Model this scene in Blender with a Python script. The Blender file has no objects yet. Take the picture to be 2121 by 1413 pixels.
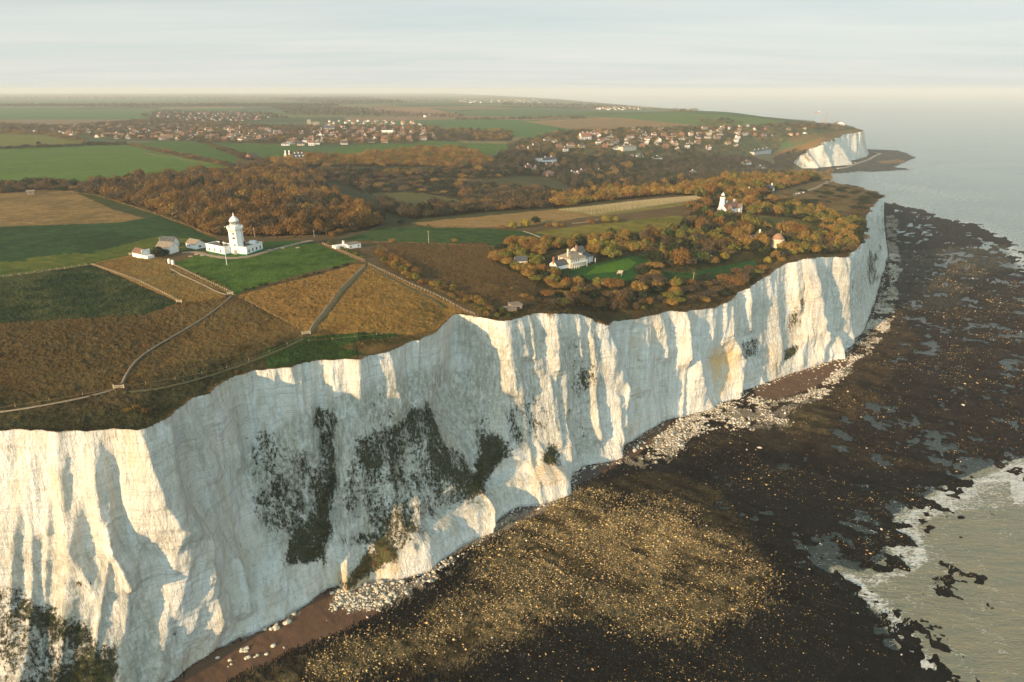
import bpy, math, random
import numpy as np
from mathutils import Vector, Matrix, kdtree
R = math.radians
SC = bpy.context.scene
COL = SC.collection
rnd = random.Random(7)
nrg = np.random.default_rng(11)

# ------------------------------------------------------------------ camera
CAMZ = 185.0
FPX = 1414.0                      # focal length in pixels of the 2121 px wide photograph
PITCH = R(20.2)
CX, CY = 1060.5, 706.5
cam_d = bpy.data.cameras.new("camera")
cam_d.sensor_width = 36.0
cam_d.lens = 36.0 * FPX / 2121.0
cam_d.clip_start = 1.0
cam_d.clip_end = 60000.0
cam = bpy.data.objects.new("camera", cam_d)
COL.objects.link(cam)
cam.location = (0, 0, CAMZ)
cam.rotation_euler = (R(90) - PITCH, 0, 0)
SC.camera = cam

# ------------------------------------------------------------------ light
SUN_EL = R(15.0)
SUN_TO = Vector((-0.70, -0.714, 0)).normalized()      # horizontal direction towards the sun
sd = bpy.data.lights.new("sun", "SUN")
sd.energy = 4.5
sd.angle = R(0.6)
sd.color = (1.0, 0.64, 0.33)
so = bpy.data.objects.new("sun", sd)
COL.objects.link(so)
sv = Vector((SUN_TO.x * math.cos(SUN_EL), SUN_TO.y * math.cos(SUN_EL), math.sin(SUN_EL)))
so.rotation_euler = sv.to_track_quat('Z', 'Y').to_euler()
so.location = (-300, -200, 400)

w = bpy.data.worlds.new("World")
SC.world = w
w.use_nodes = True
nt = w.node_tree
for n in list(nt.nodes): nt.nodes.remove(n)
wo = nt.nodes.new("ShaderNodeOutputWorld")
bg = nt.nodes.new("ShaderNodeBackground")
sky = nt.nodes.new("ShaderNodeTexSky")
sky.sky_type = 'NISHITA'
sky.sun_disc = False
sky.sun_elevation = SUN_EL
sky.sun_rotation = math.atan2(SUN_TO.x, SUN_TO.y)
sky.altitude = 150
sky.air_density = 1.0
sky.dust_density = 2.0
sky.ozone_density = 2.0
# thin high overcast: a veil drawn out in streaks
tc = nt.nodes.new("ShaderNodeTexCoord")
sep = nt.nodes.new("ShaderNodeSeparateXYZ")
nt.links.new(tc.outputs['Generated'], sep.inputs[0])
def wm(op, a, b=None, c=None, clamp=False):
    m = nt.nodes.new("ShaderNodeMath"); m.operation = op; m.use_clamp = clamp
    for i, v in enumerate((a, b, c)):
        if v is None: continue
        if isinstance(v, (int, float)): m.inputs[i].default_value = v
        else: nt.links.new(v, m.inputs[i])
    return m.outputs[0]
el = wm('MAXIMUM', sep.outputs[2], 0.0)
inv = wm('DIVIDE', 1.0, wm('ADD', el, 0.06))
cx = wm('MULTIPLY', sep.outputs[0], inv)
cy = wm('MULTIPLY', sep.outputs[1], inv)
comb = nt.nodes.new("ShaderNodeCombineXYZ")
nt.links.new(wm('MULTIPLY', cx, 0.45), comb.inputs[0])
nt.links.new(wm('MULTIPLY', cy, 1.5), comb.inputs[1])
cn = nt.nodes.new("ShaderNodeTexNoise")
cn.inputs['Scale'].default_value = 0.55
cn.inputs['Detail'].default_value = 7
cn.inputs['Roughness'].default_value = 0.6
cn.inputs['Distortion'].default_value = 0.6
nt.links.new(comb.outputs[0], cn.inputs['Vector'])
cmix = nt.nodes.new("ShaderNodeMix"); cmix.data_type = 'RGBA'
cmix.inputs['A'].default_value = (3.85, 4.15, 4.05, 1)
cmix.inputs['B'].default_value = (4.75, 4.72, 4.4, 1)
cr = nt.nodes.new("ShaderNodeMapRange")
cr.inputs[1].default_value = 0.30; cr.inputs[2].default_value = 0.70
nt.links.new(cn.outputs[0], cr.inputs[0])
nt.links.new(cr.outputs[0], cmix.inputs['Factor'])
# low winter sun behind a thin veil: the air near the horizon glows more than the zenith
grad = wm('MAXIMUM', wm('SUBTRACT', 1.15, wm('MULTIPLY', el, 0.95)), 0.42)
# glow added to the unseen sky behind the camera, to brighten the shaded cliff
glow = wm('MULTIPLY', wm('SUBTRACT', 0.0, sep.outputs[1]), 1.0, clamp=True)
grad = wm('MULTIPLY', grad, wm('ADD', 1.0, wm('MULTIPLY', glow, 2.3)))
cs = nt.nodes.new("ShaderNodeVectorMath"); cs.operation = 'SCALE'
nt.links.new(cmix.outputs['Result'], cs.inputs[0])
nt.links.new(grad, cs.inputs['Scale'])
tint = nt.nodes.new("ShaderNodeMix"); tint.data_type = 'RGBA'
tint.inputs['A'].default_value = (1, 1, 1, 1); tint.inputs['B'].default_value = (0.78, 1.0, 1.10, 1)
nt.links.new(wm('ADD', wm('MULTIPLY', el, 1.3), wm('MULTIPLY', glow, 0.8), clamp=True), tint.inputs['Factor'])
tm = nt.nodes.new("ShaderNodeVectorMath"); tm.operation = 'MULTIPLY'
nt.links.new(cs.outputs[0], tm.inputs[0]); nt.links.new(tint.outputs['Result'], tm.inputs[1]); cs = tm
fm = nt.nodes.new("ShaderNodeMix"); fm.data_type = 'RGBA'
fm.inputs['Factor'].default_value = 0.85
nt.links.new(sky.outputs[0], fm.inputs['A'])
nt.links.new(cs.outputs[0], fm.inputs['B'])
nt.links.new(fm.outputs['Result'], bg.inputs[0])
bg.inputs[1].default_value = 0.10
nt.links.new(bg.outputs[0], wo.inputs[0])

SC.view_settings.view_transform = 'Standard'
SC.view_settings.look = 'None'
SC.view_settings.exposure = 0.75
SC.view_settings.gamma = 1.0
SC.cycles.use_denoising = True
SC.cycles.max_bounces = 5
SC.cycles.diffuse_bounces = 2
SC.cycles.glossy_bounces = 2
SC.cycles.transparent_max_bounces = 6
SC.cycles.volume_bounces = 1
SC.cycles.sample_clamp_indirect = 3.0

# ------------------------------------------------------------------ maths
cP, sP = math.cos(PITCH), math.sin(PITCH)
def raydir(px, py):
    px = np.asarray(px, float); py = np.asarray(py, float)
    xc = (px - CX) / FPX; yc = -(py - CY) / FPX
    return xc, cP + yc * sP, -sP + yc * cP
def unp(px, py, z):
    dx, dy, dz = raydir(px, py)
    t = (z - CAMZ) / dz
    return dx * t, dy * t
def proj(x, y, z):
    zr = z - CAMZ
    zc = np.maximum(y * cP - zr * sP, 1e-3)
    return CX + FPX * x / zc, CY - FPX * (y * sP + zr * cP) / zc
def depth(x, y, z): return y * cP - (z - CAMZ) * sP
def azx(px):            # direction of a photo column at the horizon
    return np.arctan((np.asarray(px, float) - CX) / FPX * cP)

def _h(ix, iy, s):
    with np.errstate(over='ignore'):
        n = ix.astype(np.uint32) * np.uint32(374761393) + iy.astype(np.uint32) * np.uint32(668265263) + np.uint32((s * 2654435761) & 0xffffffff)
        n = (n ^ (n >> np.uint32(13))) * np.uint32(1274126177)
        n = (n ^ (n >> np.uint32(16))) * np.uint32(2246822519)
        n = n ^ (n >> np.uint32(15))
    return (n & np.uint32(0xffffff)).astype(np.float32) / np.float32(0xffffff)
def vn(x, y, s=0):
    x = np.asarray(x, float); y = np.asarray(y, float)
    fx = np.floor(x); fy = np.floor(y)
    ix = fx.astype(np.int64); iy = fy.astype(np.int64)
    tx = x - fx; ty = y - fy
    tx = tx * tx * (3 - 2 * tx); ty = ty * ty * (3 - 2 * ty)
    a = _h(ix, iy, s); b = _h(ix + 1, iy, s); c = _h(ix, iy + 1, s); d = _h(ix + 1, iy + 1, s)
    return ((a * (1 - tx) + b * tx) * (1 - ty) + (c * (1 - tx) + d * tx) * ty) * 2 - 1
def fbm(x, y, o=4, s=0, g=0.5):
    r = 0; a = 1; n = 0
    for i in range(o):
        r = r + a * vn(x * 2 ** i + 17.3 * i, y * 2 ** i - 9.1 * i, s + i); n += a; a *= g
    return r / n
def sst(a, b, x):
    t = np.clip((x - a) / (b - a), 0, 1)
    return t * t * (3 - 2 * t)
def inpoly(x, y, poly):
    x = np.asarray(x, float); y = np.asarray(y, float)
    P = np.asarray(poly, float)
    out = np.zeros(x.shape, bool)
    m = (x >= P[:, 0].min()) & (x <= P[:, 0].max()) & (y >= P[:, 1].min()) & (y <= P[:, 1].max())
    if not m.any(): return out
    xx = x[m]; yy = y[m]; o = np.zeros(xx.shape, bool)
    x0, y0 = P[-1]
    for x1, y1 in P:
        if y0 != y1:
            c = ((y1 > yy) != (y0 > yy)) & (xx < (x0 - x1) * (yy - y1) / (y0 - y1) + x1)
            o ^= c
        x0, y0 = x1, y1
    out[m] = o
    return out
def pdist(x, y, line):
    """distance to a polyline, and the signed side (+ = right of it as it runs)"""
    best = np.full(np.shape(x), 1e9); side = np.zeros(np.shape(x)); par = np.zeros(np.shape(x))
    L = np.asarray(line, float); acc = 0
    for (x0, y0), (x1, y1) in zip(L[:-1], L[1:]):
        dx, dy = x1 - x0, y1 - y0; ll = dx * dx + dy * dy + 1e-9
        t = np.clip(((x - x0) * dx + (y - y0) * dy) / ll, 0, 1)
        qx = x - x0 - t * dx; qy = y - y0 - t * dy
        d = np.hypot(qx, qy); m = d < best
        best = np.where(m, d, best); side = np.where(m, np.sign(dx * qy - dy * qx), side)
        par = np.where(m, acc + t * math.sqrt(ll), par); acc += math.sqrt(ll)
    return best, side, par / acc

# ------------------------------------------------------------------ terrain height
ANCH = []
def A(px, py, z):
    x, y = unp(px, py, z); ANCH.append((float(x), float(y), z))
def AD(px, d, z):
    a = float(azx(px)); ANCH.append((d * math.sin(a), d * math.cos(a), z))
# near cliff stations: top (px, py, height), base (px, py, height)
ST = [(-420, 905, 93, -560, 1790), (-200, 893, 93, -260, 1700), (0, 888, 93, 0, 1600), (60, 883, 93, 60, 1560), (120, 891, 93, 120, 1530),
      (190, 886, 92.5, 190, 1500), (285, 879, 92, 300, 1440), (350, 861, 92, 360, 1405), (372, 838, 92, 390, 1380),
      (430, 814, 92, 440, 1345), (490, 775, 91, 500, 1318), (600, 757, 91, 590, 1258), (670, 740, 90, 690, 1212),
      (740, 741, 90, 745, 1195), (850, 710, 89, 850, 1150), (900, 692, 89, 905, 1118), (925, 672, 89, 950, 1098), (950, 652, 88, 985, 1080),
      (985, 655, 88, 1020, 1066), (1040, 662, 88, 1060, 1040), (1100, 648, 87, 1110, 1027), (1150, 648, 86, 1168, 1003),
      (1200, 649, 82, 1200, 966), (1245, 668, 73.5, 1255, 943), (1285, 664, 70.5, 1285, 925), (1320, 660, 69.5, 1320, 903), (1375, 643, 68, 1380, 866),
      (1455, 641, 64.5, 1450, 853), (1482, 631, 63, 1485, 828), (1540, 600, 67, 1540, 806), (1580, 576, 70, 1590, 790), (1625, 546, 75, 1635, 772),
      (1665, 532, 77.5, 1690, 756), (1710, 532, 73.5, 1715, 742), (1750, 531, 70.5, 1745, 722), (1775, 514, 72, 1770, 702), (1791, 500, 73.5, 1793, 685),
      (1788, 475, 75, 1802, 655), (1793, 452, 74, 1816, 620), (1804, 428, 71, 1829, 572), (1820, 412, 68, 1836, 540), (1835, 404, 66, 1840, 522)]
ST3 = []
for tx, ty, tz, bx, by in ST:
    x, y = unp(tx, ty, tz); X, Y = unp(bx, by, 2.0)
    ST3.append((float(x), float(y), tz, float(X), float(Y), 2.0))
# round the headland into the hidden bay
for _px, _d, _z in ((1830, 1000, 61), (1815, 1060, 55), (1798, 1130, 48), (1786, 1230, 38), (1775, 1360, 26), (1760, 1520, 14), (1745, 1680, 6)):
    _a = float(azx(_px)); _b = float(azx(_px + 6))
    ST3.append((_d * math.sin(_a), _d * math.cos(_a), _z, (_d + 4) * math.sin(_b), (_d + 4) * math.cos(_b), 2.0))
# far cliff across the bay
FT = [(1642, 338, 14, 1640, 349), (1660, 318, 34, 1668, 348), (1690, 300, 53, 1696, 346), (1702, 291, 62, 1712, 344), (1716, 287, 64, 1727, 343), (1740, 285, 62, 1745, 340),
      (1746, 279, 68, 1757, 335), (1770, 275, 70, 1775, 329), (1786, 273, 72, 1795, 324), (1790, 271, 73, 1799, 319)]
FT3 = []
for tx, ty, tz, bx, by in FT:
    X, Y = unp(bx, by, 2.0); X, Y = float(X), float(Y)
    k = 0.5
    x, y = unp(tx, ty, tz); x, y = float(x), float(y)
    FT3.append((x, y, tz, X, Y, 2.0))
FT3 += [(FT3[-1][0] - 10, FT3[-1][1] + 250, 76, FT3[-1][3] + 10, FT3[-1][4] + 260, 2.0), (FT3[-1][0] - 60, FT3[-1][1] + 700, 80, FT3[-1][3] - 40, FT3[-1][4] + 700, 2.0)]

def pol(px, d):
    a = float(azx(px)); return (d * math.sin(a), d * math.cos(a))
FARC = [pol(1700, 3300), pol(1600, 3900), pol(1470, 4300), pol(1380, 5200), pol(1250, 6800), pol(1150, 9500), pol(1040, 14000), pol(930, 26000), pol(0, 30000), pol(-700, 30000), pol(-900, 5000), pol(-900, 300)]
BAY = [tuple(float(q) for q in unp(a, b, 0)) for a, b in ((1720, 361), (1690, 356), (1660, 353), (1642, 351))]

def terr_anchors():
    for s in ST3: ANCH.append((s[0], s[1], s[2]))
    for s in FT3: ANCH.append((s[0], s[1], s[2]))
    for px, py, z in [(490, 530, 95), (-300, 700, 93), (-300, 500, 94), (0, 700, 93.5), (0, 570, 94), (0, 460, 93), (0, 400, 92), (250, 640, 94), (300, 750, 93), (170, 800, 93), (600, 620, 93), (640, 690, 92), (760, 550, 93),
                      (300, 450, 94), (450, 480, 94.5), (620, 500, 94), (850, 640, 91), (800, 500, 92), (950, 600, 89), (1100, 560, 86), (1190, 548, 85), (1180, 600, 80), (1050, 500, 88), (1300, 560, 82), (1400, 520, 83), (1250, 500, 86),
                      (1450, 560, 78), (1500, 440, 86), (1330, 470, 86), (1180, 440, 87), (1000, 450, 88), (860, 465, 89), (1430, 410, 88), (1600, 500, 80), (1700, 470, 77), (1620, 400, 82), (1700, 400, 78), (1760, 385, 70), (1640, 378, 78),
                      (1560, 385, 84), (1300, 415, 87), (1700, 372, 66), (700, 460, 90), (560, 450, 92), (300, 400, 93), (0, 350, 92), (-300, 350, 92), (400, 350, 91), (600, 345, 86), (650, 400, 85),
                      (760, 400, 74), (850, 400, 70), (950, 420, 66), (1000, 395, 66), (860, 365, 74), (740, 360, 80), (900, 330, 80), (1000, 325, 78), (1050, 340, 70),
                      (1130, 350, 62), (1200, 372, 52), (1100, 400, 64), (1250, 385, 50), (1300, 360, 46), (1400, 352, 40), (1500, 350, 26), (1590, 352, 14), (1500, 335, 38), (1590, 335, 28), (1600, 315, 41), (1650, 352, 5), (1690, 357, 3), (1720, 361, 3), (1620, 354, 9), (1660, 338, 13),
                      (1640, 305, 49), (1650, 288, 66), (1700, 275, 78), (1740, 262, 84), (1400, 320, 60), (1300, 315, 68), (1200, 310, 76), (1120, 300, 82), (1200, 285, 90), (1350, 290, 80), (1500, 300, 66), (1500, 280, 82), (1400, 265, 95), (1600, 272, 84),
                      (700, 320, 88), (500, 320, 91), (200, 330, 92), (0, 300, 93), (300, 290, 90), (600, 290, 88), (900, 300, 84), (1000, 290, 84), (0, 255, 92), (400, 255, 90), (800, 255, 86), (1000, 262, 88), (1180, 262, 94),
                      (1250, 250, 98), (1000, 240, 92), (400, 230, 95), (0, 230, 96), (800, 235, 95)]:
        A(px, py, z)
    for px, d, z in [(1350, 2450, 112), (1450, 2600, 116), (1520, 2600, 112), (1600, 2500, 100), (1680, 2500, 88), (1760, 2500, 84), (1250, 2600, 108), (1500, 3600, 60), (1350, 4200, 70), (1150, 4500, 100), (1250, 5600, 70), (1000, 5000, 100), (800, 4500, 108), (500, 4500, 100), (0, 4500, 98),
                     (-300, 3000, 98), (900, 9000, 85), (500, 9000, 95), (0, 9000, 95), (-500, 8000, 95), (800, 20000, 80), (300, 20000, 85), (-400, 20000, 85), (-500, 1200, 92), (-500, 500, 93)]:
        AD(px, d, z)
terr_anchors()
def _q(x, y):
    d = np.hypot(x, y)
    return np.arctan2(x, y) * 1.6, np.log(np.maximum(d, 40.0))
_AX = np.array(ANCH); _qa, _qb = _q(_AX[:, 0], _AX[:, 1])
_MQ = 0.03
_K = np.sqrt((_qa[:, None] - _qa[None]) ** 2 + (_qb[:, None] - _qb[None]) ** 2 + _MQ ** 2)
_K[np.diag_indices(len(_K))] -= 0.004
_W = np.linalg.solve(_K, _AX[:, 2] - 85.0)
def H(x, y):
    x = np.asarray(x, float); y = np.asarray(y, float)
    sh = x.shape; x = x.ravel(); y = y.ravel(); out = np.empty(x.shape)
    for i in range(0, len(x), 60000):
        a, b = _q(x[i:i + 60000], y[i:i + 60000])
        out[i:i + 60000] = np.sqrt((a[:, None] - _qa[None]) ** 2 + (b[:, None] - _qb[None]) ** 2 + _MQ ** 2) @ _W + 85.0
    return np.clip(out, -3, 125).reshape(sh)
_TS = np.exp(np.linspace(math.log(120), math.log(28000), 700))
def hit(px, py):
    """where the view ray of a photo pixel meets the land"""
    px = np.atleast_1d(np.asarray(px, float)); py = np.atleast_1d(np.asarray(py, float))
    dx, dy, dz = raydir(px, py)
    t = _TS[None] / np.hypot(dx, dy)[:, None]
    z = CAMZ + dz[:, None] * t
    hh = H(dx[:, None] * t, dy[:, None] * t)
    below = z < hh
    k = np.argmax(below, 1); k = np.where(below.any(1), np.maximum(k, 1), len(_TS) - 1)
    r = np.arange(len(k))
    g1 = (z - hh)[r, k]; g0 = (z - hh)[r, k - 1]
    f = np.clip(g0 / (g0 - g1 + 1e-9), 0, 1)
    tt = t[r, k - 1] * (1 - f) + t[r, k] * f
    x = dx * tt; y = dy * tt
    return x, y, H(x, y)
def P(px, py):
    x, y, z = hit(px, py); return Vector((float(x[0]), float(y[0]), float(z[0])))

# ------------------------------------------------------------------ mesh helpers
def mesh_np(name, V, F, mat=None, smooth=False, cols=None, parent=None, mats=None, midx=None, link=True):
    V = np.ascontiguousarray(V, np.float32); F = np.ascontiguousarray(F, np.int32)
    me = bpy.data.meshes.new(name)
    nf, k = F.shape
    me.vertices.add(len(V)); me.vertices.foreach_set("co", V.ravel())
    me.loops.add(nf * k); me.loops.foreach_set("vertex_index", F.ravel())
    me.polygons.add(nf)
    me.polygons.foreach_set("loop_start", np.arange(0, nf * k, k, dtype=np.int32))
    me.polygons.foreach_set("loop_total", np.full(nf, k, np.int32))
    if midx is not None: me.polygons.foreach_set("material_index", np.ascontiguousarray(midx, np.int32))
    me.update(calc_edges=True)
    me.validate(clean_customdata=False)
    if smooth: me.polygons.foreach_set("use_smooth", np.ones(len(me.polygons), bool))
    for cname, c in (cols or {}).items():
        a = me.color_attributes.new(cname, 'FLOAT_COLOR', 'POINT')
        c = np.asarray(c, np.float32)
        if c.shape[1] == 3: c = np.c_[c, np.ones(len(c), np.float32)]
        a.data.foreach_set("color", np.ascontiguousarray(c).ravel())
    for m in (mats or ([mat] if mat else [])): me.materials.append(m)
    o = bpy.data.objects.new(name, me)
    if link: COL.objects.link(o)
    if parent: o.parent = parent
    return o
def grid_faces(nr, nc):
    i = np.arange(nr * nc).reshape(nr, nc)
    return np.stack([i[:-1, :-1], i[:-1, 1:], i[1:, 1:], i[1:, :-1]], -1).reshape(-1, 4)
def tag(o, label=None, cat=None, group=None, kind=None):
    if label: o['label'] = label
    if cat: o['category'] = cat
    if group: o['group'] = group
    if kind: o['kind'] = kind
    return o

# ------------------------------------------------------------------ material helper
class NT:
    def __init__(s, name):
        s.m = bpy.data.materials.new(name); s.m.use_nodes = True
        s.t = s.m.node_tree; s.b = s.t.nodes["Principled BSDF"]
        s.b.inputs['Roughness'].default_value = 0.9
        s.b.inputs['Specular IOR Level'].default_value = 0.06
    def n(s, ty, **kw):
        n = s.t.nodes.new("ShaderNode" + ty)
        for k, v in kw.items():
            if hasattr(n, k) and k not in ('Scale',): setattr(n, k, v)
            else: n.inputs[k].default_value = v
        return n
    def l(s, a, b): s.t.links.new(a, b)
    def attr(s, name):
        n = s.n("Attribute"); n.attribute_name = name; return n
    def math(s, op, a, b=None, c=None, clamp=False):
        m = s.n("Math"); m.operation = op; m.use_clamp = clamp
        for i, v in enumerate((a, b, c)):
            if v is None: continue
            if isinstance(v, (int, float)): m.inputs[i].default_value = v
            else: s.l(v, m.inputs[i])
        return m.outputs[0]
    def noise(s, scale, vec=None, detail=4, rough=0.55, dist=0.0):
        n = s.n("TexNoise"); n.inputs['Scale'].default_value = scale; n.inputs['Detail'].default_value = detail
        n.inputs['Roughness'].default_value = rough; n.inputs['Distortion'].default_value = dist
        if vec is not None: s.l(vec, n.inputs['Vector'])
        return n.outputs[0]
    def pos(s, sx=1, sy=1, sz=1):
        g = s.n("NewGeometry"); m = s.n("Mapping")
        m.inputs['Scale'].default_value = (sx, sy, sz); s.l(g.outputs['Position'], m.inputs[0]); return m.outputs[0]
    def rng(s, v, a, b, c=0.0, d=1.0, smooth=False):
        m = s.n("MapRange"); m.interpolation_type = 'SMOOTHSTEP' if smooth else 'LINEAR'
        m.inputs[1].default_value = a; m.inputs[2].default_value = b; m.inputs[3].default_value = c; m.inputs[4].default_value = d
        s.l(v, m.inputs[0]); return m.outputs[0]
    def mix(s, f, a, b, mode='MIX'):
        m = s.n("Mix"); m.data_type = 'RGBA'; m.blend_type = mode
        for v, k in ((f, 'Factor'), (a, 'A'), (b, 'B')):
            sock = [i for i in m.inputs if i.name == k and (k != 'Factor' or i.type == 'VALUE') and (k == 'Factor' or i.type == 'RGBA')][0]
            if isinstance(v, (int, float)): sock.default_value = v
            elif isinstance(v, tuple): sock.default_value = (*v, 1) if len(v) == 3 else v
            else: s.l(v, sock)
        return [o for o in m.outputs if o.type == 'RGBA'][0]
    def bump(s, h, strength=0.5, dist=1.0):
        b = s.n("Bump"); b.inputs['Strength'].default_value = strength; b.inputs['Distance'].default_value = dist
        s.l(h, b.inputs['Height']); s.l(b.outputs[0], s.b.inputs['Normal']); return b
    def col(s, v):
        if isinstance(v, tuple): s.b.inputs['Base Color'].default_value = (*v, 1)
        else: s.l(v, s.b.inputs['Base Color'])
    def scale(s, c, f):
        v = s.n("VectorMath"); v.operation = 'SCALE'; s.l(c, v.inputs[0])
        if isinstance(f, (int, float)): v.inputs['Scale'].default_value = f
        else: s.l(f, v.inputs['Scale'])
        return v.outputs[0]
# ------------------------------------------------------------------ cliffs
def mat_chalk():
    t = NT("chalk")
    m = t.attr("Mask"); sp = t.n("SeparateColor"); t.l(m.outputs['Color'], sp.inputs[0])
    veg, stain, algae = sp.outputs[0], sp.outputs[1], sp.outputs[2]
    base = t.mix(t.rng(t.noise(0.05, t.pos(), 5), 0.35, 0.65), (0.76, 0.79, 0.75), (0.83, 0.83, 0.78))
    streak = t.noise(1.0, t.pos(0.55, 0.55, 0.035), 5, 0.6)
    base = t.mix(t.rng(streak, 0.47, 0.70, 0.0, 0.75), base, (0.50, 0.48, 0.40))
    base = t.mix(t.rng(t.noise(1.0, t.pos(.16, .16, .012), 5, .6), 0.45, 0.62, 0.0, 0.45), base, (0.66, 0.58, 0.42))
    crack = t.noise(1.0, t.pos(0.12, 0.12, 1.1), 3, 0.7)
    base = t.mix(t.rng(crack, 0.60, 0.68, 0.0, 0.35), base, (0.45, 0.47, 0.45))
    al = t.math('MULTIPLY', algae, t.rng(t.noise(0.6, t.pos(1, 1, 0.4), 7, 0.75), 0.40, 0.60))
    def line(sc_, vec, wd, amt, base, rough=.55):
        n = t.math('ABSOLUTE', t.math('SUBTRACT', t.noise(sc_, vec, 5, rough), 0.5))
        return t.mix(t.rng(n, 0.0, wd, amt, 0.0), base, (0.30, 0.30, 0.27))
    base = line(1.0, t.pos(.30, .30, .022), .010, .55, base)
    base = line(1.0, t.pos(.016, .016, .55), .020, .40, base, .45)
    base = line(.35, t.pos(1, 1, .8), .012, .35, base, .7)
    base = t.mix(t.math('MULTIPLY', al, 0.75), base, (0.26, 0.27, 0.20))
    base = t.mix(t.math('MULTIPLY', stain, t.rng(t.noise(0.25, t.pos(1, 1, 0.2), 5), 0.3, 0.6)), base, (0.74, 0.50, 0.22))
    # scrub rooted on the ledges: where the density beats a fine noise
    vn_ = t.math('ADD', t.math('MULTIPLY', t.noise(0.9, t.pos(1, 1, 0.6), 7, 0.8), .66), t.math('MULTIPLY', t.noise(0.20, t.pos(1, 1, .35), 4, .6), .34))
    vv = t.math('SUBTRACT', t.math('ADD', veg, t.math('MULTIPLY', t.math('SUBTRACT', vn_, 0.5), 3.6)), 0.62)
    vf = t.rng(vv, -0.04, 0.10)
    vc = t.mix(t.rng(t.noise(0.8, t.pos(), 4), 0.35, 0.65), (0.026, 0.036, 0.022), (0.085, 0.088, 0.048))
    grn = t.math('MULTIPLY', m.outputs['Alpha'], 1.0)
    vc = t.mix(grn, vc, (0.11, 0.10, 0.035))
    t.col(t.mix(vf, base, vc))
    h = t.math('ADD', t.math('MULTIPLY', t.noise(0.9, t.pos(1, 1, 0.35), 7, 0.65), 1.3), t.math('MULTIPLY', vf, 0.5))
    h = t.math('ADD', h, t.math('MULTIPLY', t.noise(1.0, t.pos(0.3, 0.3, 2.0), 3), 0.35))
    t.bump(h, 0.9, 1.4)
    t.b.inputs['Specular IOR Level'].default_value = 0.1
    return t.m
CHALK = mat_chalk()

SPURS = [  # ridges standing out of the face: photo polyline, how far out (m), half width left / right (px)
    ([(283, 878), (305, 950), (330, 1030), (350, 1075), (400, 1110), (418, 1200), (432, 1270)], 8, 80, 65),
    ([(190, 885), (196, 960), (205, 1040), (225, 1130)], 2.6, 30, 40), ([(66, 884), (70, 960), (90, 1080)], 2.2, 35, 30), ([(120, 900), (130, 1000), (150, 1130), (200, 1230)], 1.8, 25, 25),
    ([(470, 1130), (485, 1180), (497, 1255)], 6, 30, 25), ([(215, 1060), (240, 1140), (270, 1200)], 4, 20, 20),
    ([(430, 812), (460, 880), (500, 960)], 3, 25, 30), ([(372, 838), (400, 900), (440, 980)], 3.5, 25, 30), ([(500, 775), (520, 850)], 2.5, 25, 25), ([(600, 757), (625, 860), (640, 930)], 3, 25, 30),
    ([(680, 740), (700, 860), (705, 1000), (730, 1180)], 5, 30, 30), ([(665, 1100), (700, 1150), (720, 1195)], 5, 40, 25), ([(800, 726), (820, 830)], 3, 40, 30), ([(950, 652), (955, 740), (930, 850)], -5, 45, 50),
    ([(870, 845), (900, 920), (985, 1040)], 7, 70, 35), ([(770, 900), (800, 1000), (820, 1080)], 4, 40, 30), ([(925, 870), (960, 960), (1000, 1050)], 4, 25, 20), ([(560, 880), (600, 1000), (640, 1120)], 3.5, 35, 35), ([(1215, 660), (1222, 760), (1228, 900)], 3, 15, 12), ([(1195, 650), (1200, 740)], 2.5, 14, 14), ([(1600, 570), (1605, 660), (1612, 740)], 3, 18, 14), ([(1640, 545), (1645, 640)], 3, 14, 14), ([(1740, 535), (1745, 620), (1750, 700)], 3, 14, 16), ([(1015, 900), (1090, 960)], 3, 40, 40),
    ([(1040, 660), (1050, 720), (1060, 800)], 3.5, 22, 40), ([(1075, 650), (1085, 730)], 3, 15, 20), ([(1095, 648), (1105, 760)], 2.5, 15, 25), ([(1140, 646), (1150, 700), (1150, 760)], 3, 18, 30),
    ([(1130, 940), (1152, 975), (1160, 1005)], 5, 45, 18), ([(1165, 900), (1190, 960)], 3, 20, 20),
    ([(1247, 665), (1262, 740), (1282, 800), (1275, 860), (1262, 945)], 9, 55, 25), ([(1320, 660), (1335, 740), (1330, 800)], 3.5, 25, 25), ([(1362, 655), (1370, 735)], 3.5, 20, 20),
    ([(1415, 645), (1418, 740)], 5, 25, 12), ([(1440, 715), (1445, 770), (1465, 845)], 4, 25, 18), ([(1508, 612), (1504, 690), (1525, 740), (1510, 830)], 8, 50, 22), ([(1548, 598), (1548, 680)], 3, 15, 15),
    ([(1570, 770), (1577, 795)], 2.5, 20, 10), ([(1545, 760), (1556, 800)], 2.5, 14, 12),
    ([(1672, 532), (1680, 620), (1690, 680), (1718, 700), (1722, 735)], 8, 40, 22), ([(1700, 680), (1690, 745)], 3, 14, 14), ([(1660, 690), (1655, 752)], 3, 14, 14),
    ([(1795, 470), (1812, 560)], 3, 12, 12)]
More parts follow.
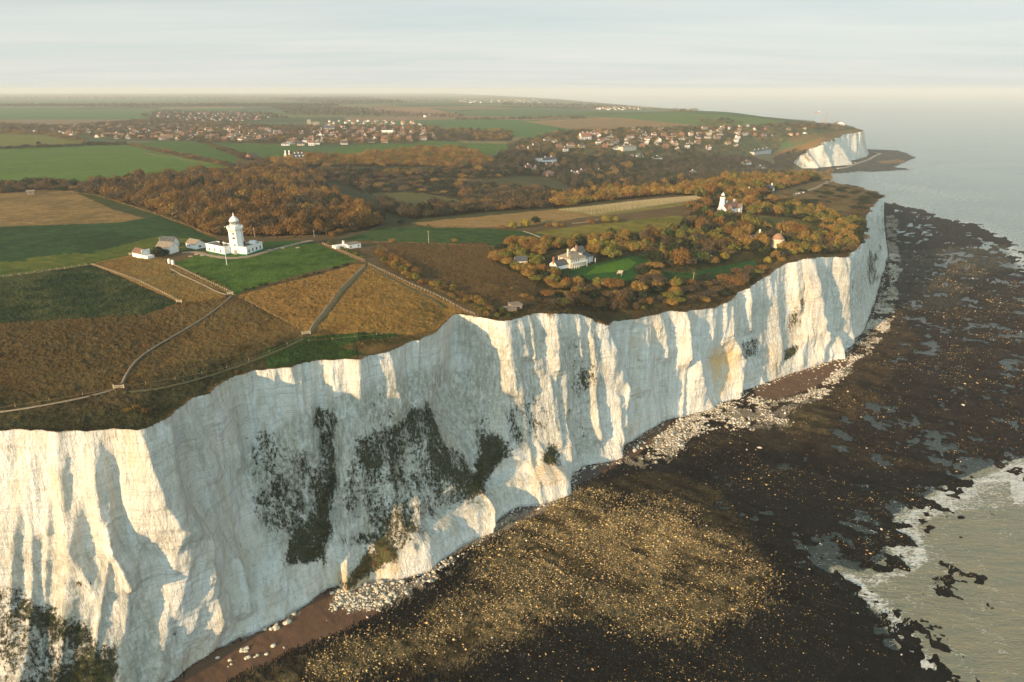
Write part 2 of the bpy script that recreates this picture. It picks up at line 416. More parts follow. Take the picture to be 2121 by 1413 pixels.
VEG = [  # scrub on the face: polygon, density, warmth
    ([(660, 1000), (702, 985), (697, 1095), (640, 1172), (592, 1172), (588, 1140), (636, 1070)], .92, 0),
    ([(652, 830), (692, 830), (703, 1000), (640, 1040), (655, 930)], .68, 0),
    ([(745, 905), (790, 885), (870, 846), (905, 880), (930, 930), (950, 960), (1000, 1030), (960, 1060), (900, 1075), (860, 1090), (830, 1105), (760, 1080), (705, 1060), (710, 990)], .56, 0),
    ([(855, 850), (895, 850), (925, 920), (960, 985), (985, 1010), (965, 1035), (925, 985), (880, 920)], .8, 0),
    ([(745, 905), (800, 885), (860, 855), (870, 890), (800, 960), (770, 1000), (740, 980)], .72, 0),
    ([(1000, 903), (1030, 915), (1066, 950), (1035, 962), (1005, 1000), (985, 1045), (955, 1045), (980, 990)], 1.0, 0),
    ([(940, 900), (975, 960), (1000, 1040), (960, 1050), (950, 980)], .8, 0),
    ([(1105, 960), (1135, 930), (1160, 915), (1166, 950), (1140, 968)], 1.0, .2),
    ([(505, 890), (560, 900), (620, 920), (655, 990), (625, 1080), (560, 1130), (525, 1050)], .50, 0),
    ([(540, 1000), (600, 1010), (640, 1050), (600, 1110), (545, 1090), (520, 1040)], .68, 0),
    ([(0, 1190), (60, 1215), (170, 1290), (240, 1340), (235, 1413), (0, 1500), (-100, 1300)], .60, 0),
    ([(60, 1240), (170, 1290), (200, 1330), (150, 1345), (60, 1290)], .80, 0),
    ([(120, 1420), (185, 1345), (235, 1338), (242, 1390), (225, 1440)], .95, 0), ([(30, 1430), (130, 1375), (160, 1400), (130, 1500), (0, 1500)], .8, 0),
    ([(700, 1195), (735, 1160), (785, 1110), (830, 1100), (820, 1150), (770, 1185), (735, 1215), (690, 1215)], 1.0, .8),
    ([(700, 1105), (780, 1095), (885, 1090), (895, 1105), (800, 1115), (705, 1130)], .8, 0), ([(590, 1135), (650, 1100), (665, 1135), (650, 1165)], .8, 0),
    ([(655, 1130), (675, 1120), (672, 1170), (655, 1185)], .8, 0),
    ([(1630, 700), (1640, 640), (1662, 605), (1675, 620), (1668, 670), (1640, 700), (1630, 740)], .66, .6),
    ([(1626, 722), (1645, 716), (1662, 706), (1655, 730), (1640, 750), (1626, 748)], 1.0, 0),
    ([(1160, 700), (1245, 700), (1235, 800), (1180, 850), (1165, 760)], .40, .2), ([(1195, 770), (1240, 775), (1225, 805), (1195, 800)], .60, .2), ([(1055, 810), (1120, 820), (1130, 890), (1060, 910)], .48, 0), ([(1040, 860), (1090, 850), (1100, 900), (1050, 920)], .55, 0),
    ([(1535, 700), (1565, 700), (1565, 745), (1545, 740)], .62, 0), ([(1310, 730), (1350, 720), (1345, 765), (1320, 765)], .35, 0), ([(1595, 735), (1620, 740), (1610, 800), (1595, 790)], .5, 0),
    ([(1796, 520), (1822, 515), (1822, 560), (1808, 600), (1796, 570)], .72, 0), ([(1740, 590), (1795, 560), (1795, 660), (1750, 650)], .40, 0), ([(1818, 430), (1832, 430), (1832, 520), (1820, 520)], .55, 0),
    ([(940, 830), (1250, 830), (1240, 950), (1000, 930)], .36, 0), ([(740, 820), (860, 780), (940, 800), (920, 860), (760, 900)], .32, 0), ([(130, 1190), (190, 1195), (180, 1225), (140, 1220)], .45, 0), ([(370, 1280), (395, 1280), (390, 1320), (365, 1320)], .6, 0), ([(540, 895), (580, 890), (600, 960), (560, 960)], .5, 0),
    ([(960, 880), (1060, 930), (1000, 960)], .5, 0), ([(60, 1080), (110, 1100), (90, 1180), (0, 1180), (0, 1090)], .30, 0)]
ALG = [([(700, 820), (870, 760), (1000, 760), (1010, 1040), (860, 1110), (700, 1080), (560, 1150), (500, 950), (620, 860)], 1.0), ([(940, 660), (1250, 700), (1240, 950), (1000, 920)], .7), ([(1020, 690), (1120, 800), (1060, 870), (960, 800)], 1.0),
       ([(0, 1080), (260, 1180), (420, 1413), (0, 1500)], .8), ([(1520, 640), (1660, 600), (1650, 780), (1560, 780)], .6), ([(1690, 560), (1790, 530), (1790, 680), (1740, 700)], .7), ([(1790, 450), (1840, 450), (1830, 640), (1795, 660)], .8), ([(690, 1110), (1150, 960), (1165, 1000), (830, 1160), (700, 1200)], .55)]
STN = [([(1470, 745), (1500, 700), (1535, 730), (1520, 790), (1500, 830), (1478, 800)], 1.0), ([(1590, 700), (1603, 710), (1615, 790), (1605, 800)], .8), ([(1310, 860), (1325, 850), (1325, 905), (1312, 905)], .6), ([(1100, 950), (1150, 950), (1160, 1000), (1110, 1015)], .5),
       ([(690, 1180), (830, 1150), (820, 1190), (700, 1240)], .7), ([(360, 1380), (440, 1300), (450, 1350), (370, 1413)], .4), ([(1640, 560), (1690, 540), (1700, 700), (1650, 720)], .3), ([(250, 900), (290, 885), (300, 960), (260, 960)], .35), ([(1300, 700), (1365, 640), (1370, 700), (1310, 720)], .25)]

def make_cliff(name, S, du, nv, far=False, seed=0):
    S = np.array(S)
    # resample along the shore
    mid = (S[:, :2] + S[:, 3:5]) / 2
    seg = np.r_[0, np.cumsum(np.hypot(*np.diff(mid, axis=0).T))]
    nu = int(seg[-1] / du); uu = np.linspace(0, seg[-1], nu)
    if not far:   # finer where it is near
        dd = np.interp(uu, seg, np.hypot(mid[:, 0], mid[:, 1]))
        dens = 1 / np.clip(dd / 260, 0.75, 4); cum = np.r_[0, np.cumsum((dens[1:] + dens[:-1]) / 2 * np.diff(uu))]
        nu = int(cum[-1] / du); uu = np.interp(np.linspace(0, cum[-1], nu), cum, uu)
    def ip(c):
        y = np.interp(uu, seg, S[:, c])
        return y
    T = np.stack([ip(0), ip(1), ip(2)], -1); B = np.stack([ip(3), ip(4), ip(5)], -1)
    def smo(a, m):
        k = np.exp(-np.linspace(-2, 2, 2 * m + 1) ** 2); k /= k.sum()
        return np.stack([np.convolve(np.pad(a[:, i], m, mode='edge'), k, 'valid') for i in range(a.shape[1])], -1)
    m = max(2, int(3.0 / du)); T = smo(T, m); B = smo(B, m)
    B[:, 2] = -1.5
    tan = np.gradient(smo((T + B) / 2, max(3, int(12 / du)))[:, :2], axis=0)
    tan /= np.linalg.norm(tan, axis=1)[:, None] + 1e-9
    nrm = np.stack([tan[:, 1], -tan[:, 0]], -1)      # towards the sea
    v = np.linspace(0, 1, nv)[None, :]; U = uu[:, None]
    pr = 0.35 * v + 0.65 * v ** 2.2
    X = T[:, None, 0] * (1 - pr) + B[:, None, 0] * pr
    Y = T[:, None, 1] * (1 - pr) + B[:, None, 1] * pr
    Z = T[:, None, 2] * (1 - v) + B[:, None, 2] * v + 0 * U
    px, py = proj(X, Y, Z); mp = depth(X, Y, Z) / FPX
    sc = 2.2 if far else 1.0
    hgt = (T[:, 2] - B[:, 2])[:, None]
    wz = v * hgt
    uw = U + 5 * fbm(U / 60, wz / 60, 2, 31 + seed) + wz * 0.10 * vn(U / 90, 0 * U, 5 + seed)
    D = 3.6 * sc * fbm(uw / 42 / sc, wz / 160, 3, 3 + seed)
    rid = 1 - np.abs(vn(uw / (9.5 if not far else 11) / sc, wz / 90, 9 + seed)); D = D + (3.2 if far else 2.7 - 1.3 * sst(330, 200, px) - .9 * sst(900, 1300, px)) * sc * (rid ** 1.5 - .5) * (0.35 + 0.65 * sst(-.5, .5, vn(U / 45, wz / 60, 77 + seed)))
    rid2 = 1 - np.abs(vn(uw / 4.2 / sc, wz / 45, 12 + seed)); D = D + 1.2 * sc * (rid2 ** 1.5 - .4) * 1.35 * (.4 + .6 * sst(-.4, .4, vn(U / 30, wz / 40, 19 + seed)))
    D = D + 0.55 * fbm(uw / 2.0, wz / 9, 3, 21 + seed) + 0.30 * fbm(U / 9, wz / 1.3, 2, 41 + seed)
    D = D + 0.8 * np.maximum(0, vn(U / 13, wz / 16, 51 + seed)) * sst(.35, .8, v)
    D = D * (1 - 0.45 * sst(.9, 1, v)) * (0.55 + 0.45 * sst(0, .08, v))
    if not far:
        for line, amp, wl, wr in SPURS:
            dd_, sd_, par = pdist(px, py, line)
            wd = np.where(sd_ > 0, wl, wr)
            # side sign: the line runs down the picture, so + is the left side
            s = np.clip(1 - dd_ / wd, 0, 1)
            D = D + amp * s * (0.5 + 0.5 * sst(-.02, .35, par)) * (1 + .18 * fbm(wz / 6, U / 6, 2, 91))
        bench = sst(.80, .86, v + .02 * vn(U / 8, 0 * U, 3)) * sst(690, 800, px) * (1 - sst(1150, 1180, px))
        D = D + 3.4 * bench * (.75 + .5 * (1 - np.abs(vn(U / 17, 0 * U, 35)))) - 2.0 * sst(.72, .80, v) * sst(.86, .80, v) * sst(690, 800, px) * (1 - sst(1150, 1180, px))
        # fallen aprons: broad cones that widen downwards
        for (cx_a, top_v, wid, amp_) in ((870, .42, 150, 9), (590, .5, 90, 6), (1120, .62, 60, 4), (60, .45, 120, 6), (210, .55, 90, 5), (1740, .5, 30, 3), (980, .55, 70, 4)):
            wloc = wid * np.clip((v - top_v) / (1 - top_v), 0, 1) + 4
            D = D + amp_ * sst(top_v, 1, v) * np.clip(1 - np.abs(px - cx_a - 25 * vn(U / 20, wz / 20, 66)) / wloc, 0, 1) ** .8
    else:
        for line, amp, wl, wr in [([(1715, 287), (1735, 320), (1748, 342)], 22, 30, 12), ([(1665, 318), (1685, 345)], 14, 10, 8), ([(1690, 300), (1712, 342)], 14, 10, 8), ([(1770, 276), (1778, 325)], 7, 12, 8)]:
            dd_, sd_, par = pdist(px, py, line); wd = np.where(sd_ > 0, wl, wr)
            D = D + amp * np.clip(1 - dd_ / wd, 0, 1)
    X = X + nrm[:, None, 0] * D; Y = Y + nrm[:, None, 1] * D
    Z = Z + (0.5 * fbm(U / 3, wz / 3, 2, 61) * (v > 0.01))
    Z[:, 0] -= 0.25 - 0.25 * vn(uu / 2.0, 0 * uu, 8)
    px, py = proj(X, Y, Z)
    jx = px + 24 * fbm(U / 11, wz / 11, 4, 71 + seed, .6); jy = py + 24 * fbm(U / 11 + 50, wz / 11, 4, 72 + seed, .6)
    if far: jx, jy = px, py
    veg = np.full(px.shape, .0); warm = np.zeros(px.shape); alg = np.zeros(px.shape); stn = np.zeros(px.shape)
    if not far:
        for pl, d, wmt in VEG:
            i = inpoly(jx, jy, pl); veg = np.where(i, np.maximum(veg, d), veg); warm = np.where(i, wmt, warm)
        for pl, d in ALG: alg = np.where(inpoly(jx, jy, pl), np.maximum(alg, d), alg)
        for pl, d in STN: stn = np.where(inpoly(jx, jy, pl), np.maximum(stn, d), stn)
        k = np.ones(5) / 5
        k9 = np.ones(7) / 7
        for ax in (0, 1):
            for _ in range(2): veg = np.apply_along_axis(lambda r: np.convolve(np.pad(r, 3, mode='edge'), k9, 'valid'), ax, veg)
        for arr in (alg, stn, warm):
            for ax in (0, 1):
                for _ in range(3): arr[:] = np.apply_along_axis(lambda r: np.convolve(np.pad(r, 2, mode='edge'), k, 'valid'), ax, arr)
        veg = veg + .35 * sst(.035, 0, v) * sst(-.2, .4, vn(U / 5, 0 * U, 14))
    else:
        veg = np.where(fbm(U / 30, wz / 40, 3, 5) > .12, .55, .1) * (px < 1705) + .45 * (px >= 1705) * (fbm(U / 20, wz / 60, 3, 8) > .3)
        alg = 0.4 + 0 * px
    # the sheet turns back under the turf at the top
    Xt = X[:, :1] - nrm[:, :1] * 2.5; Yt = Y[:, :1] - nrm[:, 1:] * 2.5; Zt = Z[:, :1] - 1.8
    cat = lambda a, b: np.concatenate([a, b], 1)
    X = cat(Xt, X); Y = cat(Yt, Y); Z = cat(Zt, Z)
    pad = lambda a: cat(a[:, :1], a)
    msk = np.stack([pad(veg), pad(stn), pad(alg), pad(warm)], -1).reshape(-1, 4)
    V = np.stack([X, Y, Z], -1).reshape(-1, 3)
    o = mesh_np(name, V, grid_faces(len(uu), nv + 1), CHALK, True, {"Mask": msk})
    edge = np.stack([X[:, 1] + nrm[:, 0] * .35, Y[:, 1] + nrm[:, 1] * .35, Z[:, 1] + .25], -1)
    return o, edge, dict(X=X[:, 1:], Y=Y[:, 1:], Z=Z[:, 1:], veg=veg, warm=warm, n=nrm, px=px, py=py)
cl_o, EDGE, CD = make_cliff("cliff", ST3, 0.62, 190)
tag(cl_o, kind='structure')
fc_o, FEDGE, FCD = make_cliff("far_cliff", FT3, 5.0, 40, True, 200)
tag(fc_o, kind='structure')
BASE = np.stack([CD['X'][:, -1], CD['Y'][:, -1]], -1)
FBASE = np.stack([FCD['X'][:, -1], FCD['Y'][:, -1]], -1)
LANDP = np.concatenate([EDGE[::3, :2], np.array(BAY), FEDGE[:, :2], np.array(FARC)])
# where they grow: photo outlines on the ground, spacing (m), height, mix of kinds
B, E = 'bare', 'evergreen'
WOODS = [
    ('wood_main', [(158, 397), (200, 385), (300, 372), (480, 355), (560, 350), (620, 352), (660, 372), (700, 410), (760, 440), (800, 462), (760, 478), (640, 490), (560, 492), (440, 488), (400, 470), (330, 440), (250, 420)], 7.2, 9, [(B, 'russet', 5), (B, 'brown', 3), (B, 'golden', 1), (E, 'dark', .8), (B, 'grey', 1)]),
    ('wood_left', [(-200, 400), (-200, 385), (0, 385), (110, 378), (160, 385), (160, 396), (90, 394), (0, 402)], 8, 6, [(B, 'brown', 3), (E, 'dark', 2), (B, 'golden', .5)]),
    ('wood_valley', [(640, 365), (760, 390), (800, 440), (860, 455), (1000, 440), (1130, 432), (1180, 425), (1300, 412), (1240, 405), (1100, 395), (960, 400), (960, 430), (850, 440), (780, 410), (720, 380)], 8, 8, [(B, 'grey', 4), (E, 'dark', 3), (B, 'brown', 3), (B, 'russet', 1)]),
    ('wood_ridge', [(560, 336), (640, 322), (700, 328), (800, 318), (880, 310), (960, 312), (1010, 328), (1000, 345), (940, 350), (880, 345), (760, 345), (650, 345), (600, 350)], 8, 8, [(B, 'golden', 3), (B, 'russet', 3), (B, 'olive', 1)]),
    ('wood_mid', [(620, 352), (720, 352), (800, 360), (900, 352), (1020, 350), (1060, 365), (1000, 372), (860, 368), (760, 366), (650, 372)], 13, 7, [(B, 'brown', 3), (E, 'dark', 3), (B, 'golden', 1)]),
    ('wood_dark', [(1000, 335), (1060, 322), (1130, 320), (1300, 330), (1450, 318), (1560, 325), (1640, 350), (1640, 365), (1560, 372), (1450, 380), (1350, 392), (1250, 392), (1180, 390), (1150, 368), (1060, 362), (1010, 350)], 11, 11, [(B, 'grey', 5), (E, 'dark', 5), (B, 'brown', 1), (B, 'golden', .4)]),
    ('wood_crest', [(1130, 420), (1250, 404), (1400, 396), (1500, 380), (1500, 372), (1600, 365), (1720, 358), (1770, 362), (1740, 372), (1660, 382), (1600, 400), (1560, 410), (1500, 405), (1460, 410), (1400, 404), (1250, 418), (1150, 432)], 9, 9, [(B, 'golden', 4), (B, 'russet', 3), (E, 'olive', 3), (E, 'dark', 1)]),
    ('wood_lower', [(1425, 430), (1480, 412), (1560, 405), (1620, 420), (1700, 440), (1790, 470), (1790, 500), (1760, 520), (1700, 470), (1640, 452), (1570, 448), (1500, 446), (1440, 446)], 7.5, 7, [(E, 'olive', 3), (B, 'golden', 3), (E, 'dark', 3), (B, 'russet', 2)]),
    ('wood_house', [(1210, 498), (1330, 492), (1400, 478), (1430, 446), (1500, 450), (1560, 460), (1600, 485), (1700, 485), (1780, 505), (1770, 520), (1700, 528), (1640, 530), (1600, 540), (1550, 520), (1450, 545), (1400, 560), (1340, 520), (1250, 520)], 6.6, 7, [(B, 'golden', 3), (B, 'russet', 2), (E, 'olive', 3), (E, 'dark', 2), (B, 'grey', 1.2), (E, 'green', .8), (B, 'brown', 1.5)]),
    ('wood_slope', [(1330, 560), (1400, 590), (1470, 575), (1560, 555), (1600, 545), (1590, 562), (1540, 595), (1480, 622), (1430, 636), (1380, 630), (1300, 648), (1240, 640), (1150, 636), (1130, 612), (1200, 600), (1300, 598)], 6.0, 4.5, [(B, 'russet', 2), (B, 'brown', 3), (B, 'golden', 1.3), (E, 'dark', 1.8), (B, 'grey', 2), (E, 'olive', 1)]),
    ('wood_round', [(1020, 535), (1060, 500), (1120, 498), (1210, 500), (1200, 512), (1130, 520), (1110, 540), (1130, 562), (1200, 585), (1280, 592), (1300, 600), (1200, 608), (1120, 590), (1060, 560)], 5.6, 4.6, [(B, 'golden', 3), (B, 'russet', 3), (E, 'olive', 3), (E, 'dark', 1)]),
    ('wood_cliff', [(1690, 500), (1790, 492), (1790, 505), (1760, 524), (1690, 526), (1660, 526)], 5.5, 5, [(E, 'dark', 3), (B, 'brown', 2)]),
    ('wood_village', [(840, 262), (920, 268), (1060, 275), (1060, 292), (900, 292), (840, 285)], 14, 9, [(B, 'grey', 3), (E, 'dark', 2), (B, 'golden', 2)]),
    ('wood_town', [(0, 258), (130, 262), (330, 248), (560, 262), (850, 262), (900, 285), (850, 298), (640, 300), (560, 300), (260, 290), (100, 275), (0, 272)], 11.5, 7.5, [(B, 'grey', 3), (B, 'brown', 3), (E, 'dark', 2), (B, 'golden', 1)]),
    ('wood_hill', [(1050, 300), (1150, 275), (1300, 268), (1500, 262), (1600, 258), (1740, 258), (1770, 268), (1640, 282), (1600, 320), (1300, 330), (1060, 320)], 12, 7.5, [(B, 'grey', 2), (B, 'golden', 2), (E, 'dark', 3), (B, 'brown', 2)]),
    ('hedge_far_a', [(265, 303), (275, 300), (480, 340), (470, 346)], 7, 4, [(B, 'brown', 3), (B, 'golden', 1)]),
    ('hedge_far_b', [(408, 294), (420, 293), (520, 326), (560, 330), (556, 338), (500, 330)], 8, 4, [(B, 'brown', 3), (E, 'dark', 1)]),
    ('hedge_far_c', [(0, 306), (160, 300), (200, 296), (262, 296), (262, 302), (190, 303), (0, 311)], 8, 4, [(E, 'dark', 3), (B, 'brown', 1)]),
    ('hedge_far_d', [(-100, 268), (100, 273), (180, 290), (170, 296), (90, 281), (-100, 276)], 9, 5, [(B, 'brown', 3), (B, 'golden', 1)]),
    ('wood_valley_scrub', [(600, 345), (760, 350), (900, 370), (1060, 385), (1140, 400), (1000, 425), (880, 400), (760, 400), (700, 380), (640, 372)], 17, 5, [(B, 'brown', 3), (E, 'dark', 3), (B, 'golden', 1)]),
    ('wood_far_slope', [(1600, 325), (1640, 312), (1672, 312), (1662, 335), (1645, 350), (1610, 352)], 10, 7, [(E, 'dark', 3), (B, 'grey', 3), (B, 'golden', 1)]),
    ('wood_garden', [(1225, 500), (1345, 494), (1345, 522), (1300, 526), (1235, 540), (1215, 520)], 8, 6, [(E, 'dark', 3), (B, 'golden', 2), (E, 'olive', 2)]),
    ('wood_gap', [(1350, 560), (1335, 530), (1420, 548), (1370, 566)], 7, 5, [(E, 'dark', 2), (B, 'golden', 2)]),
    ('wood_town_top', [(290, 240), (330, 231), (560, 236), (600, 245), (480, 254), (340, 252)], 20, 9, [(B, 'grey', 3), (E, 'dark', 3), (B, 'brown', 1)]),
    ('belt_a', [(0, 218), (300, 217), (620, 216), (700, 218), (700, 222), (300, 223), (0, 222)], 22, 12, [(B, 'grey', 3), (E, 'dark', 2)]),
    ('belt_b', [(560, 222), (720, 224), (840, 236), (960, 240), (960, 246), (800, 243), (600, 240)], 24, 11, [(B, 'grey', 3), (E, 'dark', 2), (B, 'brown', 1)]),
    ('belt_c', [(560, 205), (760, 202), (860, 215), (700, 218)], 45, 14, [(B, 'grey', 3), (E, 'dark', 2)]),
    ('belt_d', [(940, 246), (1200, 243), (1220, 247), (950, 251)], 20, 8, [(E, 'dark', 2), (B, 'brown', 2)]),
    ('belt_e', [(1330, 229), (1420, 226), (1500, 226), (1600, 238), (1630, 246), (1550, 236), (1420, 233)], 26, 9, [(B, 'golden', 1), (B, 'brown', 3), (E, 'dark', 2)]),
    ('belt_f', [(1440, 252), (1510, 248), (1540, 256), (1460, 262)], 18, 9, [(E, 'dark', 2), (B, 'brown', 3)]),
    ('belt_g', [(1040, 215), (1200, 218), (1330, 224), (1330, 229), (1150, 225), (1040, 220)], 45, 12, [(B, 'grey', 3), (E, 'dark', 2)]),
    ('belt_h', [(0, 196), (500, 196), (900, 204), (1000, 212), (700, 211), (300, 207), (0, 208)], 130, 16, [(B, 'grey', 3), (E, 'dark', 2)]),
    ('scrub_ness', [(1620, 405), (1700, 385), (1790, 385), (1840, 402), (1800, 445), (1720, 440), (1640, 425)], 15, 2.2, [(E, 'dark', 2), (B, 'brown', 3)]),
    ('ness_top', [(1780, 374), (1800, 372), (1840, 398), (1830, 402)], 8, 2, [(B, 'brown', 3), (E, 'dark', 1)]),
]
# ------------------------------------------------------------------ the land sheet
_cols = np.arange(-560, 2080, 1.95)
_ca = azx(_cols)
rows = [150.0]
while rows[-1] < 27000:
    d = rows[-1]; rows.append(d * (1 + (0.0032 if d < 900 else 0.0055 if d < 4000 else 0.012)))
rows = np.array(rows)
LX = rows[:, None] * np.sin(_ca)[None]; LY = rows[:, None] * np.cos(_ca)[None]
nr, nc = LX.shape
lx = LX.ravel(); ly = LY.ravel()
lin = inpoly(lx, ly, LANDP).reshape(nr, nc)
fin = lin[:-1, :-1] | lin[1:, :-1] | lin[:-1, 1:] | lin[1:, 1:]
use = np.zeros((nr, nc), bool)
use[:-1, :-1] |= fin; use[1:, :-1] |= fin; use[:-1, 1:] |= fin; use[1:, 1:] |= fin
fin = fin.ravel(); use = use.ravel(); lin = lin.ravel()
idx = np.full(nr * nc, -1); idx[use] = np.arange(use.sum())
F = grid_faces(nr, nc)[fin]; F = idx[F]
vx = lx[use]; vy = ly[use]; inside = lin[use]
vz = H(vx, vy)
edge_all = np.concatenate([EDGE, FEDGE])
kd = kdtree.KDTree(len(edge_all))
for i, e in enumerate(edge_all): kd.insert((e[0], e[1], 0), i)
kd.balance()
for i in np.nonzero(~inside)[0]:
    d = math.hypot(vx[i], vy[i])
    co, j, dist = kd.find((vx[i], vy[i], 0))
    if dist < max(3.0, d * 0.02) and d < 2400:
        vx[i], vy[i], vz[i] = edge_all[j]
    elif d > 2300 or dist > 30: vz[i] = -2.0

gx, gy = proj(vx, vy, vz)
# distance to the cliff edge (near part), for the slope that rolls over to it
dedge = np.full(vx.shape, 60.0)
near = (vx * vx + vy * vy < 1000 ** 2)
ni = np.nonzero(near)[0]
E2 = EDGE[::4, :2]
for s in range(0, len(ni), 20000):
    q = ni[s:s + 20000]
    best = np.full(len(q), 1e9)
    for a in range(0, len(E2), 60):
        e = E2[a:a + 60]
        best = np.minimum(best, ((vx[q, None] - e[None, :, 0]) ** 2 + (vy[q, None] - e[None, :, 1]) ** 2).min(1))
    dedge[q] = np.sqrt(best)
dedge[~inside] = 0
dd = np.hypot(vx, vy)

def soft(poly, warp=0.0, sc=6.0):
    if warp:
        jx = gx + warp * fbm(vx / sc, vy / sc, 3, 5); jy = gy + 0.6 * warp * fbm(vx / sc + 99, vy / sc, 3, 6)
        return inpoly(jx, jy, poly)
    return inpoly(gx, gy, poly)

n1 = fbm(vx / 25, vy / 25, 4, 100); n2 = fbm(vx / 5, vy / 5, 4, 120); n3 = vn(vx / 1.1, vy / 1.1, 140) * .6 + vn(vx / .6, vy / .6, 141) * .4
C3 = lambda c: np.array(c, float)[None]
G = C3((.105, .080, .045)) * np.ones((len(vx), 1))
rough = np.full(vx.shape, 0.35)          # how tussocky
def paint(poly, c, r=0.1, warp=0.0, amp=0.15, c2=None):
    m = soft(poly, warp) if not isinstance(poly, np.ndarray) else poly
    if not m.any(): return m
    b = C3(c) * np.ones((m.sum(), 1))
    if c2 is not None:
        f = sst(-.35, .35, n2[m] * .6 + n1[m] * .6)[:, None]
        b = b * (1 - f) + C3(c2) * f
    am = amp + (.16 if r >= .7 else 0)
    G[m] = b * (1 + am * (n1[m] + .6 * n2[m]))[:, None]
    rough[m] = r
    return m
BR = (.150, .098, .045); BR2 = (.085, .068, .036)          # rough autumn grass
GRN = (.040, .085, .030); GR2 = (.060, .100, .032); DG = (.020, .045, .018)
# far patchwork, from hash cells of slanted blocks
farm = dd > 1150
ux = (vx * .93 + vy * .36); uy = (vy * .93 - vx * .36)
cs_ = 330 + 120 * vn(ux / 900, uy / 900, 1)
ci = np.floor(ux / 420 + .25 * vn(uy / 800, ux / 900, 2)); cj = np.floor(uy / 260 + .3 * vn(ux / 700, uy / 900, 3))
hh = _h(ci.astype(np.int64), cj.astype(np.int64), 9)
pal = np.array([(.055, .095, .045), (.060, .105, .045), (.10, .095, .055), (.16, .12, .08), (.045, .06, .035), (.07, .10, .05), (.13, .115, .065), (.05, .07, .04)])
G[farm] = pal[(hh[farm] * 7.99).astype(int)] * (1 + .12 * n1[farm])[:, None]; rough[farm] = 0.05
paint([(0, 205), (420, 205), (430, 213), (380, 222), (-300, 224), (-300, 205)], (.06, .10, .05), .02)
paint([(-400, 226), (300, 228), (352, 247), (0, 249), (-400, 249)], (.055, .105, .042), .02)
paint([(-400, 249), (360, 247), (352, 262), (0, 264), (-400, 264)], (.15, .115, .075), .02)
paint([(0, 215), (460, 212), (470, 218), (140, 222), (0, 222)], (.15, .12, .08), .02)
paint([(560, 238), (1000, 232), (1000, 240), (600, 243)], (.11, .11, .06), .02)
paint([(715, 225), (880, 222), (962, 240), (900, 243), (800, 234)], (.19, .13, .08), .02)
paint([(940, 232), (1100, 222), (1260, 232), (1100, 243), (960, 240)], (.065, .105, .05), .02)
paint([(900, 264), (940, 252), (1080, 248), (1190, 268), (1100, 283), (960, 272)], (.055, .105, .04), .02)
paint([(1085, 252), (1250, 243), (1420, 250), (1440, 260), (1250, 268), (1185, 268)], (.17, .125, .07), .02)
paint([(1250, 241), (1400, 233), (1560, 243), (1640, 252), (1500, 262), (1440, 259)], (.075, .115, .045), .02)
paint([(1100, 228), (1330, 228), (1400, 233), (1250, 241), (1110, 243)], (.065, .10, .05), .02)
paint([(920, 285), (1085, 284), (1095, 300), (960, 296)], (.13, .12, .06), .05)
G[farm] *= 1.22
# fields beyond the wood
paint([(-400, 270), (95, 275), (178, 295), (175, 300), (0, 309), (-400, 315)], (.125, .130, .040), .05, amp=.1)
paint([(-400, 313), (0, 309), (180, 300), (262, 300), (330, 318), (480, 345), (460, 356), (200, 372), (150, 384), (0, 390), (-400, 400)], (.078, .135, .034), .05, amp=.14)
paint([(262, 300), (330, 292), (420, 295), (500, 326), (480, 342), (330, 315)], (.055, .105, .030), .05)
paint([(420, 292), (610, 300), (620, 312), (580, 330), (505, 324)], (.058, .108, .032), .05)
paint([(690, 306), (800, 296), (900, 292), (960, 296), (1090, 300), (1060, 318), (900, 322), (700, 326)], (.068, .120, .034), .05)
# rough valley grass
paint([(600, 340), (1100, 330), (1300, 420), (1000, 470), (700, 470), (560, 400)], (.075, .078, .038), .5, 5, c2=(.050, .055, .028))
paint([(760, 400), (900, 395), (980, 420), (900, 440), (800, 430)], (.10, .10, .045), .3, 4)
paint([(730, 370), (900, 365), (1000, 372), (960, 385), (760, 388)], (.12, .095, .05), .4, 4)
paint([(1000, 385), (1300, 398), (1280, 410), (1050, 396)], (.10, .095, .045), .3, 3)
paint([(1150, 365), (1200, 362), (1230, 372), (1200, 392), (1165, 380)], (.025, .060, .028), .1, 2)
paint([(1600, 318), (1700, 285), (1740, 280), (1700, 300), (1660, 318), (1640, 330)], (.19, .12, .05), .2, 3)
paint([(1600, 270), (1800, 262), (1800, 285), (1700, 285), (1640, 300)], (.13, .10, .05), .2, 3)
for _w in WOODS:
    if not _w[0].startswith(('belt', 'hedge', 'scrub', 'ness', 'wood_town', 'wood_hill', 'wood_town_top')): paint(_w[1], (.030, .027, .016), .8, 4, .4, (.050, .040, .022))
    elif _w[0] in ('wood_town', 'wood_hill', 'wood_town_top'): paint(_w[1], (.055, .075, .032), .2, 2, .3, (.090, .095, .048))
paint([(1030, 505), (1230, 490), (1420, 470), (1620, 520), (1640, 545), (1560, 600), (1440, 640), (1240, 650), (1110, 630), (1105, 590), (1030, 545)], (.028, .036, .016), .8, 3, .4, (.055, .045, .022))  # tree shade round the mansion lawn, painted into the dark green ground
